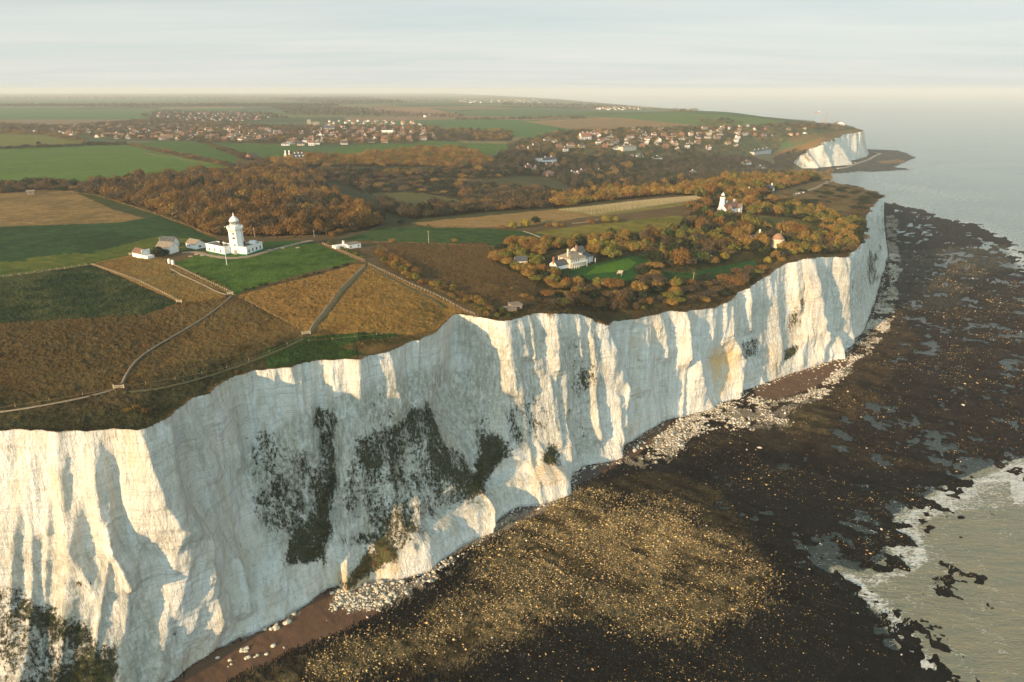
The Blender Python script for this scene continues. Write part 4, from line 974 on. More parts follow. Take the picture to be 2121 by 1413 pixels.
def roof(L, D, h, rh, kind, along='x', m=None, parent=None, x0=0, y0=0, o=.35, th=.22):
    b = MB(); x1, y1 = x0 + L, y0 + D
    if kind == 'flat':
        b.box(x0 - .1, y0 - .1, h + .02, x1 + .1, y1 + .1, h + .28)
    elif kind == 'gable':
        u = .04
        if along == 'x':
            ym = (y0 + y1) / 2; s = rh / (ym - y0)
            for a, c in (((y0 - o), ym), ((y1 + o), ym)):
                za = h - o * s + u; zc = h + rh + u
                b.add([(x0 - o, a, za), (x1 + o, a, za), (x1 + o, c, zc), (x0 - o, c, zc), (x0 - o, a, za + th), (x1 + o, a, za + th), (x1 + o, c, zc + th), (x0 - o, c, zc + th)], [(0, 3, 2, 1), (4, 5, 6, 7), (0, 1, 5, 4), (1, 2, 6, 5), (3, 0, 4, 7)])
        else:
            xm = (x0 + x1) / 2; s = rh / (xm - x0)
            for a, c in (((x0 - o), xm), ((x1 + o), xm)):
                za = h - o * s + u; zc = h + rh + u
                b.add([(a, y0 - o, za), (a, y1 + o, za), (c, y1 + o, zc), (c, y0 - o, zc), (a, y0 - o, za + th), (a, y1 + o, za + th), (c, y1 + o, zc + th), (c, y0 - o, zc + th)], [(0, 3, 2, 1), (4, 5, 6, 7), (0, 1, 5, 4), (1, 2, 6, 5), (3, 0, 4, 7)])
    elif kind == 'hip':
        i = min(L, D) / 2
        if L >= D: r0, r1 = (x0 + i, (y0 + y1) / 2), (x1 - i, (y0 + y1) / 2)
        else: r0, r1 = ((x0 + x1) / 2, y0 + i), ((x0 + x1) / 2, y1 - i)
        V = [(x0 - o, y0 - o, h + .03), (x1 + o, y0 - o, h + .03), (x1 + o, y1 + o, h + .03), (x0 - o, y1 + o, h + .03), (*r0, h + rh), (*r1, h + rh)]
        F_ = [(0, 3, 2, 1), (0, 1, 5, 4), (2, 3, 4, 5), (1, 2, 5), (3, 0, 4)] if L >= D else [(0, 3, 2, 1), (0, 1, 4), (1, 2, 5, 4), (2, 3, 5), (3, 0, 4, 5)]
        b.add(V, F_)
    return b.build('roof', m, parent)
def window(parent, face, L, D, u, z, w_, h_, m='white', x0=0, y0=0, pane='glass'):
    """face f(ront) b l r; u along it from its left as seen from outside"""
    f = MB(); g = MB(); t = .06
    def put(b, a0, a1, z0, z1, n0, n1):
        if face == 'f': b.box(x0 + a0, y0 - n1, z0, x0 + a1, y0 - n0, z1)
        elif face == 'b': b.box(x0 + L - a1, y0 + D + n0, z0, x0 + L - a0, y0 + D + n1, z1)
        elif face == 'r': b.box(x0 + L + n0, y0 + a0, z0, x0 + L + n1, y0 + a1, z1)
        else: b.box(x0 - n1, y0 + D - a1, z0, x0 - n0, y0 + D - a0, z1)
    put(f, u - .1, u, z, z + h_, .0, t); put(f, u + w_, u + w_ + .1, z, z + h_, .0, t); put(f, u - .1, u + w_ + .1, z - .1, z, .0, t + .05); put(f, u - .1, u + w_ + .1, z + h_, z + h_ + .1, .0, t); put(f, u + w_ / 2 - .04, u + w_ / 2 + .04, z, z + h_, .0, t)
    put(g, u, u + w_, z, z + h_, .0, .03)
    fo = f.build('window', M[m], parent); g.build('pane', M[pane], fo); return fo
def door(parent, face, L, D, u, w_=1.0, h_=2.1, m='teal', x0=0, y0=0):
    b = MB()
    if face == 'f': b.box(x0 + u, y0 - .06, 0, x0 + u + w_, y0, h_)
    elif face == 'r': b.box(x0 + L, y0 + u, 0, x0 + L + .06, y0 + u + w_, h_)
    else: b.box(x0 - .06, y0 + D - u - w_, 0, x0, y0 + D - u, h_)
    o = b.build('door', M[m], parent)
    k = MB()
    if face == 'f': k.box(x0 + u + .8 * w_, y0 - .12, 1, x0 + u + .8 * w_ + .06, y0 - .06, 1.1); k.build('handle', M['black'], o)
    return o
def chimney(parent, x, y, z0, z1, w_=.8, m='brick', pots=2, d_=None):
    d_ = d_ or w_
    b = MB().box(x - w_ / 2, y - d_ / 2, z0, x + w_ / 2, y + d_ / 2, z1).box(x - w_ / 2 - .08, y - d_ / 2 - .08, z1, x + w_ / 2 + .08, y + d_ / 2 + .08, z1 + .15)
    o = b.build('chimney', M[m], parent); q = MB()
    for i in range(pots): q.ring([(.14, z1 + .15), (.11, z1 + .6)], 6, x + (i - (pots - 1) / 2) * .4, y)
    if pots: q.build('chimney_pot', M['orange'], o)
    return o
HOUSE_SPOTS = []
def site(name, label, cat, a, b, grp=None, drop=.0):
    """a building whose front foot runs between two photo points; returns its empty and the front's length"""
    p = P(*a); q = P(*b); d = q - p
    z = min(p.z, q.z) - drop
    rz = math.atan2(d.y, d.x)
    o = empty(name, (p.x, p.y, z), rz, label, cat, grp)
    L = math.hypot(d.x, d.y)
    m = (p + q) / 2; HOUSE_SPOTS.append((m.x, m.y + 4, max(L * .75, 9)))
    return o, L

# ---- the lighthouse: octagonal tower and two single-storey wings, ONE thing
def lighthouse():
    c = P(490, 527); t = empty('lighthouse', (c.x, c.y + 3, c.z - .1), 0, 'tall white octagonal lighthouse tower with domed lantern and low flat-roofed wings', 'lighthouse')
    HOUSE_SPOTS.append((c.x, c.y, 24)); rt = math.pi / 8
    MB().ring([(4.45, -1.0), (4.45, 0.9), (4.4, .95)], 8, rot=rt).build('plinth', M['teal'], t)
    MB().ring([(4.36, .9), (4.2, 4), (3.85, 14.0), (4.2, 14.2), (4.6, 14.9), (4.6, 15.5)], 8, rot=rt).build('tower', M['white'], t)
    p = MB()
    for i in range(8):
        a0 = rt + i * math.pi / 4
        for k in range(4):
            f0 = k / 4 + .02; f1 = k / 4 + .17
            A_ = Vector((math.cos(a0), math.sin(a0), 0)) * 4.6; B_ = Vector((math.cos(a0 + math.pi / 4), math.sin(a0 + math.pi / 4), 0)) * 4.6
            q0 = A_.lerp(B_, f0); q1 = A_.lerp(B_, f1)
            p.add([q0 + Vector((0, 0, 15.5)), q1 + Vector((0, 0, 15.5)), q1 * .94 + Vector((0, 0, 15.5)), q0 * .94 + Vector((0, 0, 15.5)), q0 + Vector((0, 0, 16.4)), q1 + Vector((0, 0, 16.4)), q1 * .94 + Vector((0, 0, 16.4)), q0 * .94 + Vector((0, 0, 16.4))], [(0, 1, 5, 4), (1, 2, 6, 5), (2, 3, 7, 6), (3, 0, 4, 7), (4, 5, 6, 7)])
    p.build('battlement', M['white'], t)
    for i in range(16):
        a = i * math.pi / 8; MB().box(4.25 * math.cos(a) - .12, 4.25 * math.sin(a) - .12, 13.2, 4.25 * math.cos(a) + .12, 4.25 * math.sin(a) + .12, 14.0).build('corbel', M['stone'], t)
    MB().ring([(2.6, 15.5), (2.6, 17.0), (2.75, 17.05), (2.75, 17.25)], 16).build('lantern_base', M['white'], t)
    gl = MB().ring([(2.35, 17.25), (2.35, 19.1)], 16).build('lantern_glazing', M['glass'], t)
    g = MB()
    for i in range(16):
        a = i * math.pi / 8; b_ = a + math.pi / 8; R_ = 2.45
        for za, zb in ((17.25, 18.17), (18.17, 19.1)):
            for u_, v_ in ((a, b_), (b_, a)): g.tube((R_ * math.cos(u_), R_ * math.sin(u_), za), (R_ * math.cos(v_), R_ * math.sin(v_), zb), .06, n=4)
    g.build('lattice', M['white'], t)
    MB().ring([(2.75, 19.1), (2.8, 19.35), (2.3, 20.2), (1.3, 21.3), (.45, 21.9), (.3, 22.4), (.42, 22.8), (.2, 23.2), (.05, 24.0)], 16).build('dome', M['white'], t)
    MB().tube((-4.5, -1.2, 15.9), (-5.4, -1.5, 15.9), .06).add([(-5.4, -1.5, 15.6), (-5.1, -1.4, 15.6), (-5.1, -1.4, 16.2), (-5.4, -1.5, 16.2)], [(0, 1, 2, 3)]).build('bracket', M['white'], t)
    # openings on the two faces towards the sea
    for (x, z, w_, h_, m) in ((-.35, 12.0, .5, .7, 'glass'), (-.6, 9.4, .32, .8, 'glass'), (.15, 9.4, .32, .8, 'glass'), (-.1, 5.3, .35, .9, 'glass')):
        f = MB().box(x - .08, -4.12, z - .08, x + w_ + .08, -3.6, z + h_ + .08).build('window', M['stone'], t); MB().box(x, -4.16, z, x + w_, -4.0, z + h_).build('pane', M[m], f)
    ar = MB(); pts = [(-.75, .3), (.75, .3), (.75, 2.2), (.5, 2.75), (0, 3.0), (-.5, 2.75), (-.75, 2.2)]
    ar.add([(x, -4.3, z) for x, z in pts] + [(x, -3.9, z) for x, z in pts], [tuple(range(7))] + [(i, (i + 1) % 7, 7 + (i + 1) % 7, 7 + i) for i in range(7)])
    ar.build('door', M['stone'], t)
    def wing(p0, p1, depth, h, nwin, chim, drm):
        p = P(*p0); q = P(*p1); v = q - p; rz = math.atan2(v.y, v.x); L = math.hypot(v.x, v.y)
        w_ = empty('wing', (p.x - t.location.x, p.y - t.location.y, 0), rz); w_.parent = t
        ww = MB().box(0, 0, -1, L, depth, h).build('wing_wall', M['white'], w_)
        MB().box(-.06, -.06, -1, L + .06, depth + .06, .7).build('plinth', M['teal'], w_)
        MB().box(.35, .35, h + .01, L - .35, depth - .35, h + .12).build('roof', M['lead'], w_)
        pr = MB().box(-.05, -.05, h, L + .05, .3, h + .5).box(-.05, depth - .3, h, L + .05, depth + .05, h + .5).box(-.05, .3, h, .3, depth - .3, h + .5).box(L - .3, .3, h, L + .05, depth - .3, h + .5)
        pr.build('parapet', M['white'], w_)
        for i in range(nwin):
            u = L * (i + .6) / (nwin + .3)
            f = MB().box(u - .55, -.07, 1.2, u + .55, 0, 3.0).build('window', M['stone'], w_); MB().box(u - .42, -.10, 1.3, u + .42, -.07, 2.9).build('pane', M['glass'], w_)
        for x, y, hh_ in chim: MB().box(x - .5, y - .5, h, x + .5, y + .5, h + 2.4).ring([(.2, h + 2.4), (.15, h + 3.0)], 6, x, y).build('chimney', M['black'], w_)
    wing((428, 521), (466, 529), 7.5, 4.6, 3, [(9.5, 4, 2)], 1)
    wing((512, 529), (545, 518), 7.5, 4.4, 4, [(4.5, 4.5, 2)], 0)
    MB().box(-8.5, -.5, -1, -4.0, 4, 3.6).build('link_wall', M['white'], t); MB().box(-7.4, -.56, 0, -6.2, -.5, 2.3).build('door', M['teal'], t); MB().box(-8.5, -.5, 3.62, -4.0, 4, 3.75).build('roof', M['lead'], t)
    MB().box(4.0, -.5, -1, 7.0, 3.5, 3.4).build('link_wall', M['white'], t); MB().box(4.9, -.56, 0, 6.0, -.5, 2.2).build('door', M['teal'], t)
    MB().box(5, 5, 4.4, 8.5, 8, 6.2).build('roof_block', M['white'], t)
lighthouse()
# ---- outbuildings by the lighthouse
o, L = site('cottage', 'small whitewashed shed with pinkish-tan roof at the field gate', 'shed', (275, 532), (305, 538)); walls(L * .66, 5, 2.8, 2.0, 'gable', 'x', M['white'], o); roof(L * .66, 5, 2.8, 2.0, 'gable', 'x', M['brown'], o)
w2_ = MB().box(L * .66, .4, -1, L, 4.5, 1.9).build('annexe_wall', M['white'], o); MB().box(L * .66 - .03, .1, 2.4, L * .66 + .3, 5.1, 4.9).build('coping', M['white'], o)
o, L = site('barn', 'white gabled barn beside the dark bush, grey roof, gable towards the drive', 'barn', (353, 527), (371, 521)); D_ = 9.5
walls(L, D_, 3.6, 2.8, 'gable', 'y', M['white'], o); roof(L, D_, 3.6, 2.8, 'gable', 'y', M['tan'], o, o=.1); MB().box(L / 2 - .25, -.05, 4.0, L / 2 + .25, 0, 4.6).build('vent', M['black'], o); MB().box(-1.2, 1, 0, -.02, 6, 2.4).build('lean_to', M['teal'], o)
o, L = site('barn', 'dark-roofed barn with white gable edge, behind the white gabled barn', 'barn', (360, 513), (372, 509)); walls(L, 9, 3.2, 2.8, 'gable', 'y', M['white'], o); roof(L, 9, 3.2, 2.8, 'gable', 'y', M['slate'], o)
o, L = site('cottage', 'white cottage with tan slate roof and dark windows behind the drive', 'cottage', (386, 513), (406, 517)); D_ = 6.5
walls(L, D_, 2.9, 2.2, 'gable', 'x', M['white'], o); roof(L, D_, 2.9, 2.2, 'gable', 'x', M['tan'], o); window(o, 'f', L, D_, 1.6, 1.0, .9, 1.1); window(o, 'f', L, D_, 3.6, 1.0, .9, 1.1); window(o, 'r', L, D_, 2.0, .9, 1.6, 1.3)
# gate piers
for i, (x, y) in enumerate(((351, 546), (358.5, 548.5))):
    p = P(x, y); MB().ring([(.75, -1), (.75, 2.1), (.85, 2.15), (.85, 2.3), (.35, 2.75)], 10).build('gate_pier', M['white'], None).location = p
    g = COL.objects[-1]; tag(g, ['round whitewashed gate pier nearer the dark bush', 'round whitewashed gate pier nearer the lighthouse lawn'][i], 'gate pier', 'whitewashed gate piers')
# ---- white bungalow
o, L = site('bungalow', 'low white flat-roofed bungalow behind the clipped hedge', 'bungalow', (722, 516), (748, 513)); D_ = 7
walls(L, D_, 2.7, 0, 'flat', 'x', M['white'], o); roof(L, D_, 2.7, 0, 'flat', 'x', M['tan'], o)
for u in (1.0, L - 2.2): window(o, 'f', L, D_, u, .9, 1.1, 1.2)
window(o, 'r', L, D_, 1.2, .9, 1.2, 1.2); MB().box(-7, 3, -1, -.02, 8, 2.4).build('extension_wall', M['white'], o); chimney(o, -.6, 5, 2.4, 4.6, 1.0, 'white', 0)
# ---- mansion
o, L = site('mansion', 'large cream two-storey house with hipped golden roof on the green lawn', 'mansion', (1181, 557), (1213, 550))
D_ = 11.0; hh0 = 5.7
walls(L, D_, hh0, 0, 'hip', 'x', M['cream'], o); roof(L, D_, hh0, 3.4, 'hip', 'x', M['tan'], o, o=.6)
for u in (.7, 2.5, 4.3, 6.1):
    if u + 1 < L: window(o, 'f', L, D_, u, 3.7, 1.0, 1.4); window(o, 'f', L, D_, u, .9, 1.0, 1.6)
for u in (1, 4, 7): window(o, 'l', L, D_, u, 4.0, 1.1, 1.4); window(o, 'l', L, D_, u, .9, 1.1, 1.5)
for u in (.2, 2.2, 4.0, 5.8, L - .2): MB().box(u - .1, -1.5, -.5, u + .1, -1.3, 3.1).build('veranda_post', M['white'], o)
MB().box(-.1, -1.6, 3.1, L + .1, -.07, 3.25).build('balcony', M['white'], o); MB().box(-.1, -1.6, 3.25, L + .1, -1.52, 4.0).build('balustrade', M['white'], o)
chimney(o, 1.6, 4, 6.5, 11.0, 1.0, 'cream', 2); chimney(o, L - 1.5, 7, 6.5, 11.3, 1.1, 'orange', 2)
dm = MB().box(L - 3.4, 1.4, 6.2, L - 1.8, 3.6, 7.8).build('dormer', M['white'], o); MB().box(L - 3.6, 1.2, 7.8, L - 1.6, 3.8, 8.0).build('dormer_roof', M['tan'], dm)
walls(8.5, 7, 2.8, 2.4, 'gable', 'x', M['white'], o, x0=-9.0, y0=1.5); roof(8.5, 7, 2.8, 2.4, 'gable', 'x', M['slate'], o, x0=-9.0, y0=1.5); chimney(o, -8.9, 5, 3, 7.3, 1.0, 'brick', 1)
walls(9, 7, 4.2, 0, 'hip', 'x', M['grey'], o, x0=L + .2, y0=3); roof(9, 7, 4.2, 2.6, 'hip', 'x', M['slate'], o, x0=L + .2, y0=3)
for u in (1, 4, 8.6): MB().box(L + u, .5, -.5, L + u + .25, .8, 3.6).build('veranda_post', M['white'], o)
o, L = site('house', 'slate-roofed outbuilding behind the cream mansion', 'outbuilding', (1195, 531), (1212, 529)); walls(L, 7, 3, 2.4, 'gable', 'x', M['grey'], o); roof(L, 7, 3, 2.4, 'gable', 'x', M['slate'], o)
o, L = site('garden_shelter', 'pale canvas-topped garden shelter on the mansion lawn', 'shelter', (1278, 569), (1287, 572)); 
for x in (0, L - .15):
    for y in (0, 2.6): MB().box(x, y, -.3, x + .15, y + .15, 1.6).build('post', M['pale'], o)
MB().add([(-.2, -.2, 1.5), (L + .2, -.2, 1.6), (L + .2, 3, 2.6), (-.2, 3, 2.5), (-.2, -.2, 1.6), (L + .2, -.2, 1.7), (L + .2, 3, 2.7), (-.2, 3, 2.6)], [(0, 3, 2, 1), (4, 5, 6, 7), (0, 1, 5, 4), (1, 2, 6, 5), (2, 3, 7, 6), (3, 0, 4, 7)]).build('canopy', M['pale'], o)
o, L = site('shed', 'small blue-grey roofed cottage half hidden by trees before the mansion', 'cottage', (1068, 548), (1092, 549)); walls(L, 6, 2.6, 2, 'gable', 'x', M['white'], o); roof(L, 6, 2.6, 2, 'gable', 'x', M['slate'], o)
# ---- old bunker by the cliff
o, L = site('bunker', 'low concrete bunker with two stepped slab roofs at the cliff edge', 'bunker', (1052, 645), (1084, 643))
MB().box(0, .3, -2, L * .6, 4.6, 1.3).build('wall', M['conc'], o); MB().box(L * .42, 2.5, -2, L + .5, 7.4, 1.9).build('wall', M['stone'], o)
MB().box(-.4, 0, 1.32, L * .6, 5, 1.65).build('roof', M['conc'], o); MB().box(L * .40, 2.2, 1.95, L + .9, 7.8, 2.3).build('roof', M['conc'], o); MB().box(L * .65, 2.42, .3, L * .9, 2.5, 1.2).build('opening', M['black'], o)
# ---- lower lighthouse and its cottage
p = P(1494, 440); o = empty('lighthouse', p, 0, 'slender white tapering old light tower beside the gabled cottage', 'lighthouse'); HOUSE_SPOTS.append((p.x, p.y, 13)); HOUSE_SPOTS.append((p.x - 2, p.y - 16, 9))
MB().ring([(3.4, -3), (3.1, 1), (2.0, 11.5), (2.3, 11.6), (2.3, 12.1)], 8, rot=.39).build('tower', M['white'], o)
MB().ring([(2.3, 12.1), (2.3, 13.0)], 12).build('gallery', M['white'], o); MB().ring([(1.35, 12.1), (1.35, 14.6)], 10).build('lantern', M['glass'], o)
MB().ring([(1.7, 14.6), (1.5, 15.2), (.6, 16.2), (.15, 16.7), (.1, 17.6)], 10).build('dome', M['white'], o)
q = MB()
for i in range(8): a = i * math.pi / 4; q.tube((1.42 * math.cos(a), 1.42 * math.sin(a), 12.1), (1.42 * math.cos(a), 1.42 * math.sin(a), 14.6), .07, n=4)
q.build('glazing_bar', M['white'], o)
o, L = site('cottage', 'white gabled cottage with brown roof at the foot of the old light tower', 'cottage', (1504, 443), (1534, 439)); D_ = 9; HOUSE_SPOTS.append((o.location.x + 8, o.location.y - 9, 8))
walls(L, D_, 4.2, 4.2, 'gable', 'x', M['white'], o); roof(L, D_, 4.2, 4.2, 'gable', 'x', M['brown'], o)
for x in (1.5, L - 5.5): walls(4.4, 2.2, 4.0, 3.4, 'gable', 'y', M['white'], o, x0=x, y0=-2.0); roof(4.4, 2.4, 4.0, 3.4, 'gable', 'y', M['brown'], o, x0=x, y0=-2.0, o=.2); window(o, 'f', 4.4, 2, 1.5, 1.2, 1.2, 1.3, x0=x, y0=-2.0); window(o, 'f', 4.4, 2, 1.7, 4.3, .9, 1.1, x0=x, y0=-2.0)
chimney(o, L * .35, 5.5, 6.5, 10.6, 1.3, 'white', 2); chimney(o, L * .85, 5.5, 6.5, 10.6, 1.3, 'white', 2)
MB().box(-3, -9, -3, 3, -8.6, .8).box(3, -9, -3, 3.4, -2, .8).build('garden_wall', M['white'], o)
o, L = site('house', 'grey hip-roofed house among golden trees above the old light tower', 'house', (1554, 404), (1568, 403)); walls(L, 9, 3.5, 0, 'hip', 'x', M['cream'], o); roof(L, 9, 3.5, 3.4, 'hip', 'x', M['tan'], o); chimney(o, 1, 3, 5, 8, 1, 'cream', 1)
o, L = site('house', 'green-roofed house with white chimney near the headland car park', 'house', (1590, 398), (1604, 396)); walls(L, 9, 3.5, 3.5, 'gable', 'x', M['white'], o); roof(L, 9, 3.5, 3.5, 'gable', 'x', M['slate'], o); chimney(o, L - 1, 3, 5, 8.2, 1, 'white', 1)
# ---- round-towered house on the cliff top
p = P(1609, 512); o = empty('mill_house', p, .3, 'cream round tower house with a russet conical cap among cliff-top trees', 'tower house'); HOUSE_SPOTS.append((p.x, p.y, 9))
MB().ring([(4.6, -3), (4.4, 0), (3.8, 4.8), (4.5, 5.1), (4.5, 6.0)], 12).build('tower', M['cream'], o); MB().ring([(3.6, 6.0), (3.4, 7.0), (3.8, 7.1), (2.2, 9.0), (.5, 10.0)], 12).build('cap', M['orange'], o); MB().tube((3, 1.2, 6), (3, 1.2, 11.5), .15).build('flagpole', M['pale'], o)
for a in (-2.2, -1.2): 
    x, y = 4.15 * math.cos(a), 4.15 * math.sin(a); MB().box(x - .4, y - .4, 2, x + .4, y + .4, 3.4).build('window', M['glass'], o)
o, L = site('cottage', 'dark-roofed white cottage with tall white chimney by the round tower house', 'cottage', (1561, 505), (1580, 500)); walls(L, 6, 2.8, 3.0, 'gable', 'x', M['white'], o); roof(L, 6, 2.8, 3.0, 'gable', 'x', M['slate'], o); chimney(o, L - .5, 3, 4, 8.5, .9, 'white', 1)
# ---- farm on the ridge
o, L = site('farmhouse', 'brilliant white twin-gabled farmhouse standing above the russet ridge', 'farmhouse', (588, 330), (604, 331)); 
for x in (0, L / 2): walls(L / 2 - .1, 10, 5, 6, 'gable', 'y', M['white'], o, x0=x); roof(L / 2 - .1, 10, 5, 6, 'gable', 'y', M['slate'], o, x0=x, y0=.5, o=.1); chimney(o, x + L / 4, .8, 9.5, 13, 1.4, 'white', 1)
o, L = site('farmhouse', 'dark slate farmhouse with three small white dormers beside the twin-gabled farmhouse', 'farmhouse', (608, 333), (633, 332)); walls(L, 9, 4.5, 5, 'gable', 'x', M['grey'], o); roof(L, 9, 4.5, 5, 'gable', 'x', M['slate'], o)
for x in (.25, .55, .85): MB().box(L * x - 1, .8, 5, L * x + 1, 3, 7.5).build('dormer', M['white'], o); chimney(o, L * x, 5, 8, 11.5, 1.3, 'white', 0)
o, L = site('farm_shed', 'long pale-roofed farm shed below the dark slate farmhouse', 'farm shed', (615, 342), (632, 341)); walls(L, 9, 3, 2, 'gable', 'x', M['white'], o); roof(L, 9, 3, 2, 'gable', 'x', M['conc'], o)
o, L = site('barn', 'isolated red-brown barn standing between the green fields and the ridge', 'barn', (520, 331), (536, 329)); walls(L, 10, 3, 5, 'gable', 'x', M['brick'], o); roof(L, 10, 3, 5, 'gable', 'x', M['brown'], o)
o, L = site('pillbox', 'small square concrete pillbox at the tan field corner by the wood', 'pillbox', (56, 404), (72, 403)); MB().box(0, 0, -1, L, 7, 3.2).build('wall', M['conc'], o); MB().box(-.4, -.4, 3.21, L + .4, 7.4, 3.6).build('roof', M['stone'], o); MB().box(L * .3, -.05, 1.4, L * .7, 0, 1.9).build('opening', M['black'], o)
# ---- hillside buildings that stand out
def manor(a, b, label, D_, h, rh, wm, rm_, kind='hip', nw=5, fl=2, name='house', cat='house', ch=2):
    o, L = site(name, label, cat, a, b); walls(L, D_, h, rh, kind if kind != 'hip' else 'x', 'x', M[wm], o); roof(L, D_, h, rh, kind, 'x', M[rm_], o, o=.5)
    for f in range(fl):
        for i in range(nw): window(o, 'f', L, D_, L * (i + .5) / nw - .6, 1 + f * 3, 1.2, 1.6)
    for i in range(ch): chimney(o, L * (i + .6) / (ch + .2), D_ / 2, h + .5, h + rh + 1.6, 1.3, 'white', 1)
    return o
manor((1562, 322), (1597, 319), 'long white three-storey hotel among dark trees below the tan slope', 13, 10.5, 4, 'grey', 'slate', nw=9, fl=3, name='hotel', cat='hotel', ch=4)  # white walls; their shade is put in as grey render
manor((1134, 366), (1148, 365), 'square brick house with orange pyramid roof at the lawn edge', 12, 5, 4.5, 'brick', 'orange', nw=3, ch=0)
manor((1093, 336), (1122, 335), 'long white house with flat front high in the dark valley wood', 11, 6, 3, 'white', 'lead', nw=7, kind='flat', ch=0)
manor((1125, 336), (1153, 335), 'white house with two gabled chimneys right of the long white house', 10, 4.5, 4, 'white', 'slate', nw=5, kind='gable', fl=1)
manor((1075, 333), (1092, 332), 'brown-roofed pale house left of the long white valley house', 10, 4.5, 4, 'cream', 'brown', kind='gable', nw=3, fl=1, ch=1)
manor((1128, 349), (1158, 346), 'long low house with red-brown tiled roof in the valley wood', 11, 3.5, 3.5, 'cream', 'red', kind='gable', nw=5, fl=1, ch=2)
manor((1092, 355), (1104, 354), 'white steep-gabled house with red roof edge in the valley', 9, 4.5, 6, 'white', 'red', kind='gable', nw=2, ch=1)
manor((1113, 354), (1128, 353), 'white steep-gabled house right of the red-edged gable', 9, 4.5, 6, 'white', 'brown', kind='gable', nw=3, ch=1)
manor((1176, 366), (1198, 367), 'pale cream and white villa beside the valley lawn', 10, 6, 3.5, 'cream', 'tan', nw=4, ch=1)
manor((1200, 366), (1216, 364), 'white villa with red-brown roof and bright gable right of the cream villa', 9, 5, 5.5, 'white', 'red', kind='gable', nw=3, ch=1)
manor((1240, 363), (1249, 362), 'small white house deep in the dark wood', 9, 5, 4, 'white', 'slate', kind='gable', nw=2, ch=1)
manor((1264, 360), (1284, 361), 'group-fronted white house below the dark wood, near its right end', 9, 5.5, 3, 'white', 'slate', nw=4, ch=1)
manor((1290, 314), (1318, 311), 'large cream house with pale parapet above the dark wood', 14, 8, 3, 'cream', 'tan', nw=5, ch=2)
manor((1312, 325), (1334, 326), 'long white house with flat tan roof under the large cream house', 12, 5.5, 2.5, 'white', 'tan', nw=4, ch=0)
manor((1355, 330), (1372, 330), 'white bungalow alone in the dark valley wood', 9, 3.2, 3, 'white', 'slate', kind='gable', nw=3, fl=1, ch=1)
manor((1542, 342), (1556, 341), 'white house with bright gable left of the bay wood clearing', 10, 5, 4.5, 'white', 'brown', kind='gable', nw=3, ch=1)
manor((1570, 350), (1586, 349), 'low white house nearest the bay in the dark wood', 10, 4, 3.5, 'white', 'slate', nw=3, fl=1, ch=1)
manor((1355, 362), (1366, 361), 'pale grey house at the foot of the dark wood', 9, 4.5, 4, 'grey', 'slate', kind='gable', nw=2, ch=1)
manor((1430, 362), (1445, 361), 'grey-white house behind the golden crest trees', 9, 4.5, 3.5, 'grey', 'tan', nw=3, ch=1)
manor((790, 278), (814, 278), 'big white rectangular school block in the middle of the village', 20, 9, 0, 'white', 'lead', kind='flat', nw=8, ch=0, name='school', cat='school')
manor((670, 270), (692, 270), 'white hall with grey roof at the upper edge of the village', 14, 6, 6, 'white', 'slate', kind='gable', nw=4, ch=0, name='hall', cat='hall')
manor((1205, 290), (1225, 290), 'prominent red-roofed white house on the hillside crown', 14, 7, 8, 'white', 'red', kind='gable', nw=4, ch=2)
# church with tower in the village trees
p = P(641, 262); o = empty('church', p, .2, 'pale stone church tower rising from the village trees', 'church'); MB().box(-5, -5, -1, 5, 5, 18).build('tower', M['stone'], o); MB().box(5, -4, -1, 28, 4, 8).build('wall', M['stone'], o); MB().box(-5.3, -5.3, 18, 5.3, 5.3, 18.6).build('parapet', M['stone'], o); MB().add([(4.9, -4.6, 8), (28.5, -4.6, 8), (28.5, 4.6, 8), (4.9, 4.6, 8), (4.9, 0, 13), (28.5, 0, 13)], [(0, 1, 5, 4), (2, 3, 4, 5), (1, 2, 5), (3, 0, 4), (0, 3, 2, 1)]).build('roof', M['tan'], o)
# far point: monument, coastguard building, buoyed ship
p = P(1709, 258); o = empty('obelisk', p, 0, 'tall pink-grey obelisk memorial on the far cliff top', 'monument'); MB().ring([(6, -2), (6, 3), (4.6, 3.2), (4.4, 6)], 4, rot=.785).build('base', M['stone'], o); MB().ring([(2.4, 6), (1.2, 30), (.1, 34)], 4, rot=.785).build('shaft', M['stone'], o)
p = P(1741, 260); o = empty('coastguard_station', p, 0, 'low white domed building on the far cliff skyline', 'building'); MB().ring([(13, -2), (13, 5), (12, 5.5), (5, 8.5), (4.6, 10)], 12).build('wall', M['white'], o); MB().ring([(5.2, 10), (3, 11.5), (.5, 12)], 12).build('roof', M['tan'], o)
x, y = [float(q_) for q_ in unp(1692, 234, 0)]; o = empty('cargo_ship', (x, y, 0), .1, 'small red-hulled ship far out on the hazy sea', 'ship')
MB().add([(-32, -5, 6), (30, -5, 6), (38, 0, 8), (30, 5, 6), (-32, 5, 6), (-30, -4, -1), (28, -4, -1), (33, 0, -1), (28, 4, -1), (-30, 4, -1)], [(0, 1, 2, 3, 4), (5, 9, 8, 7, 6), (0, 5, 6, 1), (1, 6, 7, 2), (2, 7, 8, 3), (3, 8, 9, 4), (4, 9, 5, 0)]).build('hull', M['redp'], o); MB().box(14, -4, 6.2, 26, 4, 15).build('bridge', M['white'], o); MB().ring([(.6, 6), (.4, 20)], 6, -10).build('mast', M['redp'], o)

